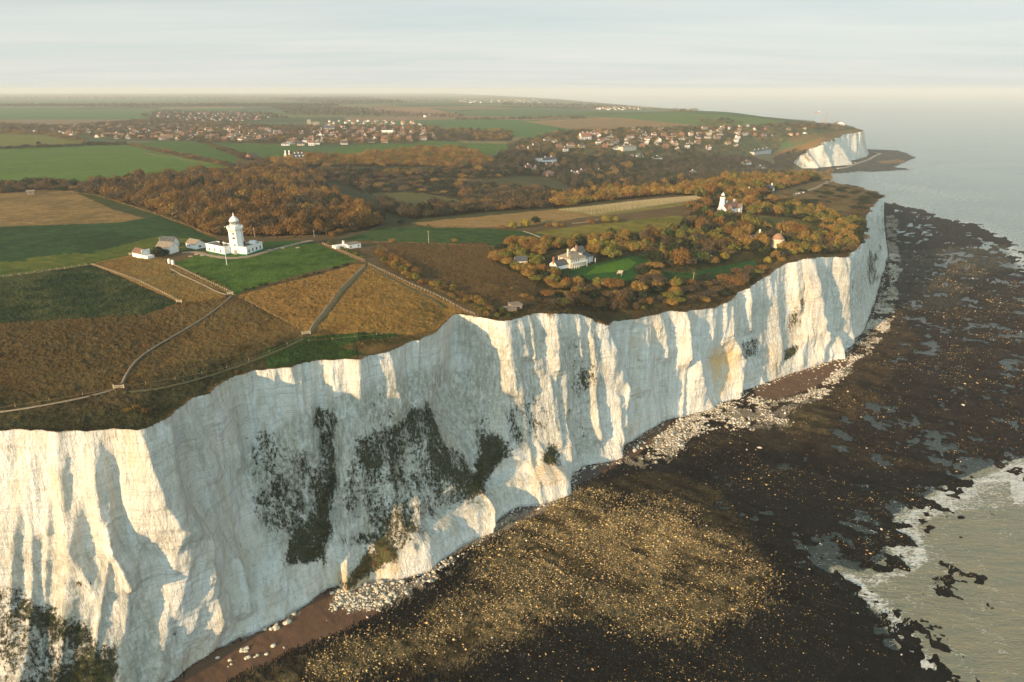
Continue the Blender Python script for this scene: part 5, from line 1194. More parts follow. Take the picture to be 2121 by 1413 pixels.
# ---- poles
def pole(px, py, h, label, m='pale', r=.14, name='pole', cat='pole'):
    p = P(px, py); o = empty(name, p, 0, label, cat); MB().tube((0, 0, -.5), (0, 0, h), r, r * .7).build('shaft', M[m], o); return o
o = pole(470, 549, 12.5, 'tall white flagpole on the lawn in front of the lighthouse', 'white', .16, 'flagpole', 'flagpole'); MB().ring([(.2, 12.5), (.25, 12.7), (.05, 12.95)], 8).build('finial', M['white'], o); MB().tube((-1.6, 0, 9), (1.6, 0, 9), .07).build('yard', M['white'], o)
for px, py, h, lb in ((333, 512, 6.2, 'wooden utility pole behind the white gabled barn'), (528, 492, 6.5, 'wooden utility pole behind the lighthouse right wing'), (651, 492, 5.0, 'wooden utility pole left of the clipped hedge corner'), (676, 486, 5.0, 'wooden utility pole at the end of the golden bushes'), (888, 504, 8.2, 'lone wooden utility pole at the edge of the dark green meadow'),
                      (1231, 505, 6.5, 'wooden utility pole behind the mansion'), (1244, 514, 8, 'wooden utility pole right of the mansion garden'), (1660, 519, 6.5, 'slim pale pole near the highest cliff-top lawn'), (1535, 444, 10, 'tall slim pole beside the gabled light-tower cottage'), (1436, 582, 5.5, 'pale pole at the end of the second lawn')):
    o = pole(px, py, h, lb, 'pale', .15, 'utility_pole', 'utility pole'); MB().box(-.9, -.06, h - .6, .9, .06, h - .45).build('crossarm', M['wood'], o)
# ---- picnic tables
pt = None
for i, (px, py) in enumerate(((395, 533), (407, 529), (419, 531.5), (559, 519.5), (572, 517), (586, 516), (617, 515))):
    p = P(px, py)
    if pt is None:
        pt = empty('picnic_table', p, .3); MB().box(-1.1, -.45, .72, 1.1, .45, .80).build('table_top', M['pale'], pt)
        for y in (-.85, .60): MB().box(-1.1, y, .42, 1.1, y + .28, .48).build('bench', M['pale'], pt)
        for x in (-.8, .75):
            for s in (-1, 1): MB().add([(x, s * .2, .72), (x + .1, s * .2, .72), (x + .1, s * .75, 0), (x, s * .75, 0), (x, s * .3, .72), (x + .1, s * .3, .72), (x + .1, s * .85, 0), (x, s * .85, 0)], [(0, 1, 2, 3), (4, 7, 6, 5), (0, 4, 5, 1), (1, 5, 6, 2), (2, 6, 7, 3), (3, 7, 4, 0)]).build('leg', M['wood'], pt)
        o = pt
    else: o = copy_tree(pt, None, p, rnd.uniform(-.6, .6))
    tag(o, ['picnic table nearest the dark bush by the barn', 'picnic table between the barn and the drive, farthest from camera of the three', 'picnic table nearest the left wing of the lighthouse', 'picnic table just beyond the right wing of the lighthouse', 'second picnic table from the lighthouse right wing', 'third picnic table from the lighthouse right wing', 'picnic table alone at the far end of the lawn'][i], 'picnic table', 'picnic tables on the lighthouse lawn')
# ---- cars in the headland car park
def car(loc, rz, m, label):
    o = empty('parked_car', loc, rz, label, 'car', 'cars parked on the headland')
    MB().add([(-2.1, -.85, .35), (2.1, -.85, .35), (2.1, .85, .35), (-2.1, .85, .35), (-2.15, -.85, .95), (2.0, -.85, .85), (2.0, .85, .85), (-2.15, .85, .95)], [(0, 3, 2, 1), (4, 5, 6, 7), (0, 1, 5, 4), (1, 2, 6, 5), (2, 3, 7, 6), (3, 0, 4, 7)]).build('body', M[m], o)
    MB().add([(-1.9, -.8, .93), (1.1, -.8, .9), (1.1, .8, .9), (-1.9, .8, .93), (-1.5, -.65, 1.45), (.4, -.65, 1.45), (.4, .65, 1.45), (-1.5, .65, 1.45)], [(4, 5, 6, 7), (0, 1, 5, 4), (1, 2, 6, 5), (2, 3, 7, 6), (3, 0, 4, 7)]).build('cabin', M['glass'], o)
    MB().box(-1.48, -.63, 1.452, .38, .63, 1.50).build('roof', M[m], o)
    for x in (-1.35, 1.3):
        for y in (-.86, .86): MB().tube((x, y - .09, .32), (x, y + .09, .32), .32, n=10).build('wheel', M['tyre'], o)
for i, (px, py, m, lb) in enumerate(((1644, 403.5, 'card', 'dark parked car at the near end of the car row'), (1649, 402.5, 'car', 'silver parked car, second in the headland row'), (1654, 401.5, 'white', 'white parked car, third in the headland row'), (1659, 401, 'card', 'dark parked car, fourth in the headland row'), (1664, 400, 'white', 'white parked car at the far end of the row'))):
    car(P(px, py), 1.2, m, lb); 
HOUSE_SPOTS.append((P(1654, 402).x, P(1654, 402).y, 22))

# ---- paths, drive: strips draped on the ground
def ribbon(name, pts, w_, m, lift=.10, step=1.5, jag=.12):
    W_ = [P(*p) for p in pts]; L = []
    for a, b in zip(W_[:-1], W_[1:]):
        n = max(1, int((b - a).length / step))
        for k in range(n): L.append(a.lerp(b, k / n))
    L.append(W_[-1]); xy = np.array([(p.x, p.y) for p in L])
    k = 5
    if len(xy) > 12: 
        pad = np.pad(xy, ((k, k), (0, 0)), mode='edge'); xy = np.stack([np.convolve(pad[:, i], np.ones(2 * k + 1) / (2 * k + 1), 'valid') for i in (0, 1)], -1)
    t = np.gradient(xy, axis=0); t /= np.linalg.norm(t, axis=1)[:, None] + 1e-9; n_ = np.stack([-t[:, 1], t[:, 0]], -1)
    V = []; 
    for j, s in enumerate((-1, -.4, .4, 1)):
        for i in range(len(xy)):
            ww = w_ / 2 * (1 + jag * 2 * rnd.uniform(-1, 1)) if abs(s) == 1 else w_ / 2
            q = xy[i] + n_[i] * s * ww
            V.append((q[0], q[1], Hs(*q) + (lift + .3 if abs(s) < 1 else lift + .05)))
    nn_ = len(xy); Fq = []
    for j in range(3):
        for i in range(nn_ - 1): Fq.append((j * nn_ + i, j * nn_ + i + 1, (j + 1) * nn_ + i + 1, (j + 1) * nn_ + i))
    o = mesh_np(name, V, Fq, m, True); return tag(o, kind='structure')
CHP = flat_mat("chalk_path", (.27, .225, .16), var=.25, sc=1.2); GRV = flat_mat("gravel_drive", (.30, .24, .17), var=.2, sc=1.5); GRP = flat_mat("worn_grass_path", (.10, .095, .045), var=.3, sc=1.2)
ribbon('path', [(482, 612), (460, 632), (420, 662), (380, 686), (345, 706), (310, 726), (285, 745), (268, 765), (258, 785), (250, 803)], .95, CHP, .22)
ribbon('path', [(250, 803), (235, 812), (200, 820), (140, 832), (90, 842), (40, 848), (-60, 860), (-200, 872)], .9, CHP, .22)
ribbon('path', [(348, 554), (380, 572), (420, 590), (458, 610), (478, 613)], 1.0, CHP, .2)
ribbon('drive', [(368, 526), (400, 521), (425, 528), (455, 534), (490, 537), (520, 532), (550, 522), (585, 513), (625, 503), (650, 498)], 4.4, GRV, .16)
ribbon('path', [(637, 694), (652, 668), (672, 645), (700, 605), (730, 575), (758, 549)], 1.0, CHP, .18); ribbon('path', [(640, 696), (656, 672), (678, 648), (706, 608), (735, 577), (760, 551)], 2.8, GRP, .12)
ribbon('path', [(636, 700), (600, 716), (560, 735), (500, 752), (440, 775), (360, 800), (300, 812), (240, 815)], 1.4, GRP, .2)
ribbon('path', [(762, 548), (800, 572), (850, 600), (900, 622), (925, 640)], 2.0, GRP, .16)
ribbon('track', [(1080, 479), (1100, 484), (1118, 492), (1135, 500)], 2.6, GRV, .25); ribbon('track', [(1178, 464), (1210, 462), (1240, 455)], 2.6, GRV, .25)
ribbon('road', [(1640, 406), (1665, 398), (1690, 390), (1712, 380), (1722, 373)], 4.5, GRV, .3)
# sea wall path round the far point
def flatrib(name, pts, w_, z, m):
    xy = np.array([[float(q) for q in unp(a, b, z)] for a, b in pts]); t = np.gradient(xy, axis=0); t /= np.linalg.norm(t, axis=1)[:, None]; n_ = np.stack([-t[:, 1], t[:, 0]], -1)
    b = MB(); V = []
    for i in range(len(xy)):
        for s, zz in ((-1, 0), (-1, z), (1, z), (1, 0)): V.append((*(xy[i] + n_[i] * s * w_ / 2), zz))
    F_ = [(i * 4 + k, i * 4 + k + 1, i * 4 + k + 5, i * 4 + k + 4) for i in range(len(xy) - 1) for k in range(3)]
    b.add(V, F_ + [(0, 1, 2, 3)]); return b.build(name, m)
o = flatrib('sea_wall', [(1735, 348), (1752, 346), (1776, 338), (1768, 335), (1750, 336)], 5, 3.0, M['stone']); tag(o, 'pale concrete sea wall zigzag at the foot of the far cliff', 'sea wall')
o = flatrib('breakwater', [(1776, 338), (1800, 330), (1815, 321), (1824, 318), (1812, 315)], 6, 2.6, M['stone']); tag(o, 'pale breakwater path running out across the far reef', 'breakwater')
# ------------------------------------------------------------------ woods, hedges, shrubs
def mat_leaf():
    t = NT("foliage")
    a = t.attr("Col")
    oi = t.n("ObjectInfo")
    t.col(t.scale(a.outputs['Color'], t.rng(oi.outputs['Random'], 0, 1, .8, 1.25)))
    t.b.inputs['Roughness'].default_value = .85
    return t.m
LEAF = mat_leaf()
bk = NT("bark"); bk.col(bk.mix(bk.noise(3.0, bk.pos(1, 1, .3), 3), (.05, .04, .03), (.11, .09, .07))); BARK = bk.m
def crown_template(kind, n, seed):
    """unit crown: radius 1, height 0..1 (scaled by the tree's height); triangles (n*3,3) and a shade per triangle"""
    g = np.random.default_rng(seed)
    ev = kind == 'evergreen'; bush = kind == 'bush'
    nl = 11 if not bush else 6
    lc = np.zeros((nl, 3)); ang = np.arange(nl) * 2.4 + g.random() * 6
    rad = np.r_[0, g.uniform(.35, .72, nl - 1)]
    lc[:, 0] = np.cos(ang) * rad; lc[:, 1] = np.sin(ang) * rad
    lc[:, 2] = g.uniform(.42, .60, nl) + np.where(rad == 0, .12, 0)
    if bush: lc[:, 2] = g.uniform(.25, .45, nl)
    lr = g.uniform(.26, .48, nl); lr[0] = .58
    li = g.choice(nl, n, p=lr ** 2 / (lr ** 2).sum())
    d = g.normal(size=(n, 3)); d[:, 2] = d[:, 2] * .8 + .35; d /= np.linalg.norm(d, axis=1)[:, None]
    sh = g.random(n) ** .35 * .35 + .68
    c = lc[li] + d * (lr[li] * sh)[:, None] * np.array([1, 1, .72])
    c[:, 2] = np.clip(c[:, 2], .03, 1.05)
    up = np.array([0, 0, 1.0])
    tanv = np.cross(d, g.normal(size=(n, 3))); tanv /= np.linalg.norm(tanv, axis=1)[:, None] + 1e-6
    if ev:
        L = g.uniform(.14, .26, n); W = g.uniform(.12, .22, n); a = tanv; b = np.cross(d, tanv) + .35 * g.normal(size=(n, 3))
    else:   # bare twigs: long upright slivers, and a skin of fine twigs
        r = (g.random(n) < .55)[:, None]
        a = np.where(r, d * .7 + up * .6 + .3 * g.normal(size=(n, 3)), tanv)
        b = np.where(r, tanv, np.cross(d, tanv) + .3 * g.normal(size=(n, 3)))
        L = np.where(r[:, 0], g.uniform(.22, .42, n), g.uniform(.12, .24, n)); W = np.where(r[:, 0], g.uniform(.05, .09, n), g.uniform(.10, .18, n))
    a = a / (np.linalg.norm(a, axis=1)[:, None] + 1e-6); b = b / (np.linalg.norm(b, axis=1)[:, None] + 1e-6)
    z = np.array([1, 1, .8])
    v0 = c - a * (L * .4)[:, None] * z - b * W[:, None] * .5; v1 = c - a * (L * .3)[:, None] * z + b * W[:, None] * .5; v2 = c + a * (L * .6)[:, None] * z
    T = np.stack([v0, v1, v2], 1)
    sd = g.uniform(.7, 1.35, n)
    return T, sd
TPL = {}
for kd_ in ('bare', 'evergreen', 'bush'):
    for lod, n in (('hi', 760 if kd_ != 'bush' else 420), ('mid', 330 if kd_ != 'bush' else 180), ('lo', 80 if kd_ != 'bush' else 45)):
        TPL[kd_, lod] = [crown_template(kd_, n, 50 + i * 7) for i in range(4)]
TONE = {  # albedo of the plants themselves
    'russet': (.150, .085, .028), 'golden': (.205, .132, .036), 'olive': (.105, .100, .024), 'grey': (.062, .052, .034), 'brown': (.092, .066, .034), 'dark': (.018, .027, .014), 'green': (.050, .070, .022), 'gorse': (.190, .160, .030)}
def trunk_mesh(h, r, forks, seed):
    g = random.Random(seed); V = []; F = []
    def tube(p0, p1, r0, r1, k=5):
        d = (p1 - p0).normalized(); a = d.orthogonal().normalized(); b = d.cross(a); s = len(V)
        for p, rr in ((p0, r0), (p1, r1)):
            for i in range(k): V.append(tuple(p + (a * math.cos(i * 2 * math.pi / k) + b * math.sin(i * 2 * math.pi / k)) * rr))
        for i in range(k): F.append((s + i, s + (i + 1) % k, s + k + (i + 1) % k, s + k + i))
    top = Vector((0, 0, h * .42)); tube(Vector((0, 0, -.5)), top, r, r * .7)
    for i in range(forks):
        a = i * 6.28 / forks + g.random(); q = top + Vector((math.cos(a) * h * .22, math.sin(a) * h * .22, h * .28)); tube(top, q, r * .55, r * .3)
        for s in (-1, 1):
            b = a + s * .5; tube(q, q + Vector((math.cos(b) * h * .14, math.sin(b) * h * .14, h * .16)), r * .3, r * .1, 4)
    return V, F
def plant_proto(kind, tone, h, rad, seed, lod='hi'):
    T, sd = TPL[kind, lod][seed % 4]
    V = (T * np.array([rad, rad, h])).reshape(-1, 3)
    c = np.array(TONE[tone])[None] * np.repeat(sd, 3)[:, None]
    return V, np.arange(len(V)).reshape(-1, 3), c
class Bulk:
    def __init__(s): s.V = []; s.C = []
    def add(s, kind, tone, x, y, z, h, rad, lod, tint=1.0):
        T, sd = TPL[kind, lod][nrg.integers(4)]
        a = nrg.random() * 6.283; ca, sa = math.cos(a), math.sin(a)
        V = T.reshape(-1, 3); q = np.empty_like(V)
        q[:, 0] = (V[:, 0] * ca - V[:, 1] * sa) * rad + x; q[:, 1] = (V[:, 0] * sa + V[:, 1] * ca) * rad + y; q[:, 2] = V[:, 2] * h + z
        s.V.append(q); s.C.append(np.array(TONE[tone])[None] * (np.repeat(sd, 3) * tint)[:, None])
    def build(s, name, kind='stuff'):
        V = np.concatenate(s.V); C_ = np.concatenate(s.C)
        o = mesh_np(name, V, np.arange(len(V)).reshape(-1, 3), LEAF, False, {"Col": C_}); tag(o, kind=kind); return o
def wood_points(poly, sp):
    xs, ys, zs = hit([p[0] for p in poly], [p[1] for p in poly])
    # dense outline so that hidden dips do not tear it
    x0, x1, y0, y1 = xs.min() - 30, xs.max() + 30, ys.min() - 30, ys.max() + 30
    gx_, gy_ = np.meshgrid(np.arange(x0, x1, sp), np.arange(y0, y1, sp))
    gx_ = gx_.ravel() + nrg.uniform(-.45, .45, gx_.size) * sp; gy_ = gy_.ravel() + nrg.uniform(-.45, .45, gy_.size) * sp
    m = inpoly(gx_, gy_, np.c_[xs, ys]); gx_ = gx_[m]; gy_ = gy_[m]
    gz_ = H(gx_, gy_); u, v = proj(gx_, gy_, gz_)
    m = inpoly(u, v, poly) & inpoly(gx_, gy_, LANDP)
    return gx_[m], gy_[m], gz_[m], u[m], v[m]
ALLT = []
for wname, poly, sp, hgt, mix in WOODS:
    x, y, z, u, v = wood_points(poly, sp)
    wts = np.array([m[2] for m in mix], float); wts /= wts.sum()
    # kinds clump together
    nzv = (fbm(x / 35, y / 35, 2, 400) * .5 + .5) * .6 + nrg.random(len(x)) * .4
    nzv = np.argsort(np.argsort(nzv)) / max(1, len(nzv))
    kk_ = np.searchsorted(np.cumsum(wts), nzv).clip(0, len(mix) - 1)
    hv = hgt * (1 + .55 * fbm(x / 16, y / 16, 2, 410)) * nrg.uniform(.65, 1.25, len(x))
    for i in range(len(x)):
        if any((x[i] - a) ** 2 + (y[i] - b) ** 2 < c * c for a, b, c in HOUSE_SPOTS): continue
        k_, tone, _ = mix[kk_[i]]
        ALLT.append([math.hypot(x[i], y[i]), k_, tone, x[i], y[i], z[i], hv[i], min(sp * .80, 7.5) * nrg.uniform(.7, 1.25), wname, u[i], v[i]])
print("TREES", len(ALLT))
# ------------------------------------------------------------------ fences, gates, walkers
def along(pts, sp):
    W_ = [P(*p) for p in pts]; out = []; acc = 0; nxt = 0
    for a, b in zip(W_[:-1], W_[1:]):
        l = math.hypot(b.x - a.x, b.y - a.y)
        while nxt <= acc + l: q = a.lerp(b, (nxt - acc) / max(l, 1e-6)); out.append((q.x, q.y)); nxt += sp
        acc += l
    return out
def fence(label, pts, sp=3.0, h=1.25, m='pale', rails=2):
    c = along(pts, sp); z0 = Hs(*c[0]); o = empty('fence', (c[0][0], c[0][1], z0), 0, label, 'fence')
    me = MB().box(-.06, -.06, -.6, .06, .06, h).mesh('post', M[m]); zz = [Hs(*q) for q in c]
    for (x, y), z in zip(c, zz):
        p = bpy.data.objects.new('post', me); COL.objects.link(p); p.parent = o; p.location = (x - c[0][0], y - c[0][1], z - z0)
    for r in range(rails):
        b = MB(); hz_ = h * (.5 + .42 * r)
        for i in range(len(c) - 1): b.tube((c[i][0] - c[0][0], c[i][1] - c[0][1], zz[i] - z0 + hz_), (c[i + 1][0] - c[0][0], c[i + 1][1] - c[0][1], zz[i + 1] - z0 + hz_), .035, n=4)
        b.build('rail', M[m], o)
fence('pale post fence along the hedge from the bungalow to the cliff', [(764, 549), (850, 590), (985, 650)], 2.6)
fence('post and rail fence along the lit bank below the lighthouse fields', [(190, 549), (290, 585), (370, 625)], 2.6)
fence('straight fence bordering the green fields left of the shed', [(-60, 583), (0, 576), (100, 562), (188, 549)], 3.4)
fence('wooden fence along the scrub bank between shed and lawn corner', [(362, 552), (420, 580), (480, 608)], 2.4)
fence('fence along the clipped hedge above the lawn', [(668, 506), (758, 543)], 2.8)
fence('sparse tall posts of the wire fence along the cliff path', [(-40, 852), (66, 838), (140, 826), (240, 808), (365, 786), (460, 764), (580, 722), (634, 694)], 9, 1.3, 'wood', 1)
fence('wire fence posts along the triangular field above the cliff', [(640, 708), (720, 702), (815, 690), (900, 668), (985, 652)], 9, 1.3, 'wood', 1)
fence('field boundary fence down to the middle stile', [(486, 614), (560, 650), (632, 690)], 5.5, 1.2, 'wood', 1)
def gate(px, py, rz, label, w_=3.2, m='pale'):
    o = empty('field_gate', P(px, py), rz, label, 'gate')
    for x in (0, w_): MB().box(x - .12, -.12, -.4, x + .12, .12, 1.6).build('gate_post', M[m], o)
    b = MB()
    for z in (.35, .65, .95, 1.25): b.box(.12, -.04, z, w_ - .12, .04, z + .1)
    b.tube((.15, 0, .4), (w_ - .15, 0, 1.3), .04, n=4).build('gate_bars', M[m], o)
gate(236, 806, .1, 'pale kissing gate where the chalk path meets the cliff path'); gate(626, 694, .3, 'pale stile gate at the head of the worn track'); gate(366, 627, -.2, 'squared pale gate at the end of the lit bank', 2.6); gate(471, 611, .1, 'wooden gate at the lawn corner by the chalk path', 2.6)
gate(268, 529, .0, 'pale gate beside the small whitewashed shed', 2.2)
def person(px, py, rz, label, jacket, hat=False):
    g = P(px, py); o = empty('person', (g.x, g.y, g.z + .2), rz, label, 'person')
    J = dict(pel=(0, 0, .93), waist=(0, 0, 1.08), chest=(0, 0, 1.34), neck=(0, .01, 1.50), head=(0, .03, 1.64), top=(0, .03, 1.76), ls=(-.19, 0, 1.42), le=(-.27, -.06, 1.15), lh=(-.25, .12, .95), rs=(.19, 0, 1.42), re=(.27, .04, 1.15), rh=(.26, -.12, .92),
             lt=(-.10, 0, .88), lk=(-.11, .17, .50), lf=(-.11, .22, .08), lo=(-.11, .36, .03), rt=(.10, 0, .88), rk=(.11, -.06, .48), rf=(.11, -.26, .10), ro=(.11, -.14, .03))
    rd = dict(pel=.15, waist=.135, chest=.165, neck=.06, head=.10, top=.075, ls=.075, le=.052, lh=.035, rs=.075, re=.052, rh=.035, lt=.095, lk=.065, lf=.05, lo=.045, rt=.095, rk=.065, rf=.05, ro=.045)
    K = list(J); E_ = [('pel', 'waist'), ('waist', 'chest'), ('chest', 'neck'), ('neck', 'head'), ('head', 'top'), ('chest', 'ls'), ('ls', 'le'), ('le', 'lh'), ('chest', 'rs'), ('rs', 're'), ('re', 'rh'), ('pel', 'lt'), ('lt', 'lk'), ('lk', 'lf'), ('lf', 'lo'), ('pel', 'rt'), ('rt', 'rk'), ('rk', 'rf'), ('rf', 'ro')]
    me = bpy.data.meshes.new('body'); me.from_pydata([J[k] for k in K], [(K.index(a), K.index(b)) for a, b in E_], []); b = bpy.data.objects.new('body', me); COL.objects.link(b)
    sk = b.modifiers.new('s', 'SKIN'); b.modifiers.new('d', 'SUBSURF').levels = 1
    for k, v in zip(K, me.skin_vertices[0].data): v.radius = (rd[k], rd[k] * .8)
    me.skin_vertices[0].data[0].use_root = True
    dg = bpy.context.evaluated_depsgraph_get(); m2 = bpy.data.meshes.new_from_object(b.evaluated_get(dg)); b.modifiers.clear(); b.data = m2; b.parent = o
    m2.materials.clear()
    for m in (jacket, M['cloth'], M['skin']): m2.materials.append(m)
    for p in m2.polygons: c = p.center; p.material_index = 2 if c.z > 1.50 or (abs(c.x) > .2 and c.z < .97) else (0 if c.z > .86 else 1)
    MB().ring([(.105, 1.66), (.115, 1.72), (.09, 1.80), (.03, 1.835)], 10, 0, .015).build('hair', M['hair'], o)
person(300, 723.5, 2.4, 'walker in a red jacket on the chalk path', flat_mat("red_jacket", (.62, .02, .015), var=.05)); person(309.5, 726, 2.3, 'walker in black clothes just behind the red-jacketed walker', M['cloth'])
# vineyard rows
vr = []
a0, a1, b0, b1 = P(1158, 437), P(1440, 409), P(1232, 447), P(1462, 416)
NV = 26
for i in range(NV):
    f = i / (NV - 1); p = a0.lerp(b0, f); q = a1.lerp(b1, f)
    L = (q - p).length; n = int(L / 1.5); b = MB()
    o = empty('vine_row', (p.x, p.y, 0), 0, None, 'vine row', 'rows of the vineyard')
    ps = MB()
    for k in range(n + 1):
        c = p.lerp(q, k / n); z = float(H(c.x, c.y)); 
        ps.box(c.x - p.x - .06, c.y - p.y - .06, z - .3, c.x - p.x + .06, c.y - p.y + .06, z + 1.9)
        if k < n:
            c2 = p.lerp(q, (k + 1) / n); s = rnd.uniform(.9, 1.6); cx_, cy_ = (c.x + c2.x) / 2 - p.x, (c.y + c2.y) / 2 - p.y
            for _ in range(4):
                a_ = rnd.random() * 6.28; dx, dy = math.cos(a_) * .3, math.sin(a_) * .3
                b.add([(cx_ - dx, cy_ - dy, z + .5), (cx_ + dx, cy_ + dy, z + .5), (cx_ + rnd.uniform(-.6, .6), cy_ + rnd.uniform(-.4, .4), z + .6 + s)], [(0, 1, 2)])
    ps.build('trellis_posts', M['pale'], o); b.build('vines', flat_mat("vine_leaves", (.20, .19, .06)) if i == 0 else bpy.data.materials["vine_leaves"], o)
    vr.append(o)
nm = ['nearest the camera', 'second', 'third', 'fourth', 'fifth', 'sixth', 'seventh', 'eighth', 'ninth', 'tenth', 'eleventh', 'twelfth', 'thirteenth']
for i, o in enumerate(vr):
    k = i if i < NV // 2 else NV - 1 - i; side = 'far' if i < NV // 2 else 'near'
    o['label'] = ('trellised vine row at the very %s edge of the vineyard' % side) if k == 0 else 'trellised vine row, %s in from the %s edge of the vineyard' % (nm[k], side)
# ------------------------------------------------------------------ plant the woods
LM = [('the mansion', 1190, 545), ('the lighthouse', 490, 500), ('the white bungalow', 735, 510), ('the cliff-top bunker', 1070, 640), ('the old light tower', 1494, 430), ('the round tower house', 1609, 500), ('the white barn', 360, 515), ('the mansion lawn', 1290, 560),
      ('the second lawn', 1450, 565), ('the vineyard', 1320, 430), ('the meadow pole', 888, 500), ('the long hedge', 900, 600), ('the highest lawn', 1660, 520), ('the tan field corner', 160, 395), ('the headland car park', 1655, 402), ('the cliff notch', 1370, 640), ('the dark-roofed cottage', 1570, 500), ('the farm on the ridge', 605, 330), ('the valley grassland', 850, 420), ('the gorse bushes', 1075, 470),
      ('the chalk buttress', 1250, 665), ('the corner of the wood', 250, 425), ('the lighthouse drive', 600, 510), ('the second notch', 1490, 630), ('the sloping scrub', 1560, 590), ('the valley lawn', 1190, 375), ('the red-brown barn', 528, 330), ('the brown rough field', 1000, 560)]
ORD = ['leftmost', 'second from left', 'third from left', 'fourth from left', 'fifth from left', 'sixth from left', 'seventh from left', 'eighth from left', 'ninth from left', 'tenth from left', 'eleventh from left', 'twelfth from left', 'thirteenth from left', 'fourteenth from left']
def rel(u, v, lms=None):
    best = min(lms or LM, key=lambda l: (l[1] - u) ** 2 + 4 * (l[2] - v) ** 2)
    dx, dy = u - best[1], (v - best[2]) * 1.8
    d = math.hypot(dx, dy)
    w_ = ('right of' if dx > 0 else 'left of') if abs(dx) > abs(dy) else ('in front of' if dy > 0 else 'behind')
    return ('close ' if d < 22 else 'well ' if d > 75 else '') + w_ + ' ' + best[0]
def uniq_labels(items, group, lms=None):
    """items: [object, base phrase, u, v]"""
    cl = {}
    for it in items: cl.setdefault(it[1] + ' ' + rel(it[2], it[3], lms), []).append(it)
    for lab, L in cl.items():
        if len(L) == 1: L[0][0]['label'] = lab; L[0][0]['group'] = group; continue
        L.sort(key=lambda t: t[3])
        nrow = 1 if len(L) <= 7 else min(6, 1 + (len(L) - 1) // 8)
        rows_ = np.array_split(np.arange(len(L)), nrow)
        for r, ix in enumerate(rows_):
            sub = sorted([L[i] for i in ix], key=lambda t: t[2]); rw_ = ('',) [0] if nrow == 1 else {2: ('far ', 'near '), 3: ('far ', 'middle ', 'near '), 4: ('farthest ', 'second ', 'third ', 'nearest '), 5: ('farthest ', 'second ', 'third ', 'fourth ', 'nearest '), 6: ('farthest ', 'second ', 'third ', 'fourth ', 'fifth ', 'nearest ')}[nrow][r]
            for j, t in enumerate(sub):
                o_ = ORD[min(j, 13)] if len(sub) > 1 else ''
                lb_ = (lab + (', ' + o_ + (', ' + rw_ + 'row' if rw_ else '') if o_ else ', ' + rw_ + 'row'))
                if len(lb_.replace('-', ' ').split()) > 15: lb_ = lb_.replace('close ', '').replace(' bare', '').replace('olive-green leafy', 'olive-green').replace('well ', 'far ')
                t[0]['label'] = lb_
                t[0]['group'] = group
TW = {'russet': 'russet bare', 'golden': 'golden bare', 'olive': 'olive-green leafy', 'grey': 'grey-brown bare', 'brown': 'brown bare', 'dark': 'dark evergreen', 'green': 'green leafy', 'gorse': 'yellow-green gorse'}
# explicit shrubs and bushes of the hedges
SHR = []
def shrub_line(pts, sp, h, tones, name, jit=.6):
    for x, y in along(pts, sp):
        x += rnd.uniform(-jit, jit); y += rnd.uniform(-jit, jit); z = Hs(x, y); hh_ = h * rnd.uniform(.7, 1.25); u, v = proj(x, y, z)
        SHR.append([x, y, z, hh_, hh_ * rnd.uniform(.62, .85), rnd.choice(tones), name, float(u), float(v)])
shrub_line([(783, 527), (800, 534), (826, 543), (852, 562), (870, 578)], 3.4, 4.2, ['golden', 'russet', 'brown'], 'a', 1.6)
shrub_line([(800, 545), (830, 562), (855, 580), (880, 590)], 3.4, 3.6, ['golden', 'russet', 'olive'], 'a', 1.3)
shrub_line([(895, 592), (930, 600), (965, 618), (1000, 632), (1022, 645)], 2.9, 3.4, ['golden', 'olive', 'brown'], 'a', 1.2)
shrub_line([(905, 602), (950, 622), (990, 640), (1015, 652)], 3.0, 2.4, ['golden', 'olive'], 'a', 1.0)
shrub_line([(680, 504), (705, 515), (730, 526), (752, 537)], 2.2, 2.0, ['olive', 'golden', 'green'], 'b', .4)
shrub_line([(686, 490), (700, 485), (722, 480), (745, 474), (762, 468)], 3.6, 3.6, ['golden', 'russet'], 'c', 1.5)
shrub_line([(722, 466), (745, 462), (775, 462)], 3.8, 3.8, ['golden', 'russet'], 'c', 1.5)
shrub_line([(400, 566), (425, 577), (452, 590), (475, 602)], 3.0, 1.5, ['golden', 'olive', 'green'], 'd', .6)
shrub_line([(500, 606), (540, 594), (600, 582), (660, 567), (735, 546)], 2.4, 1.5, ['dark', 'brown'], 'e', .5)
shrub_line([(1300, 590), (1340, 596), (1380, 590), (1420, 592)], 4.5, 3.4, ['russet', 'brown', 'dark'], 'f', 2)
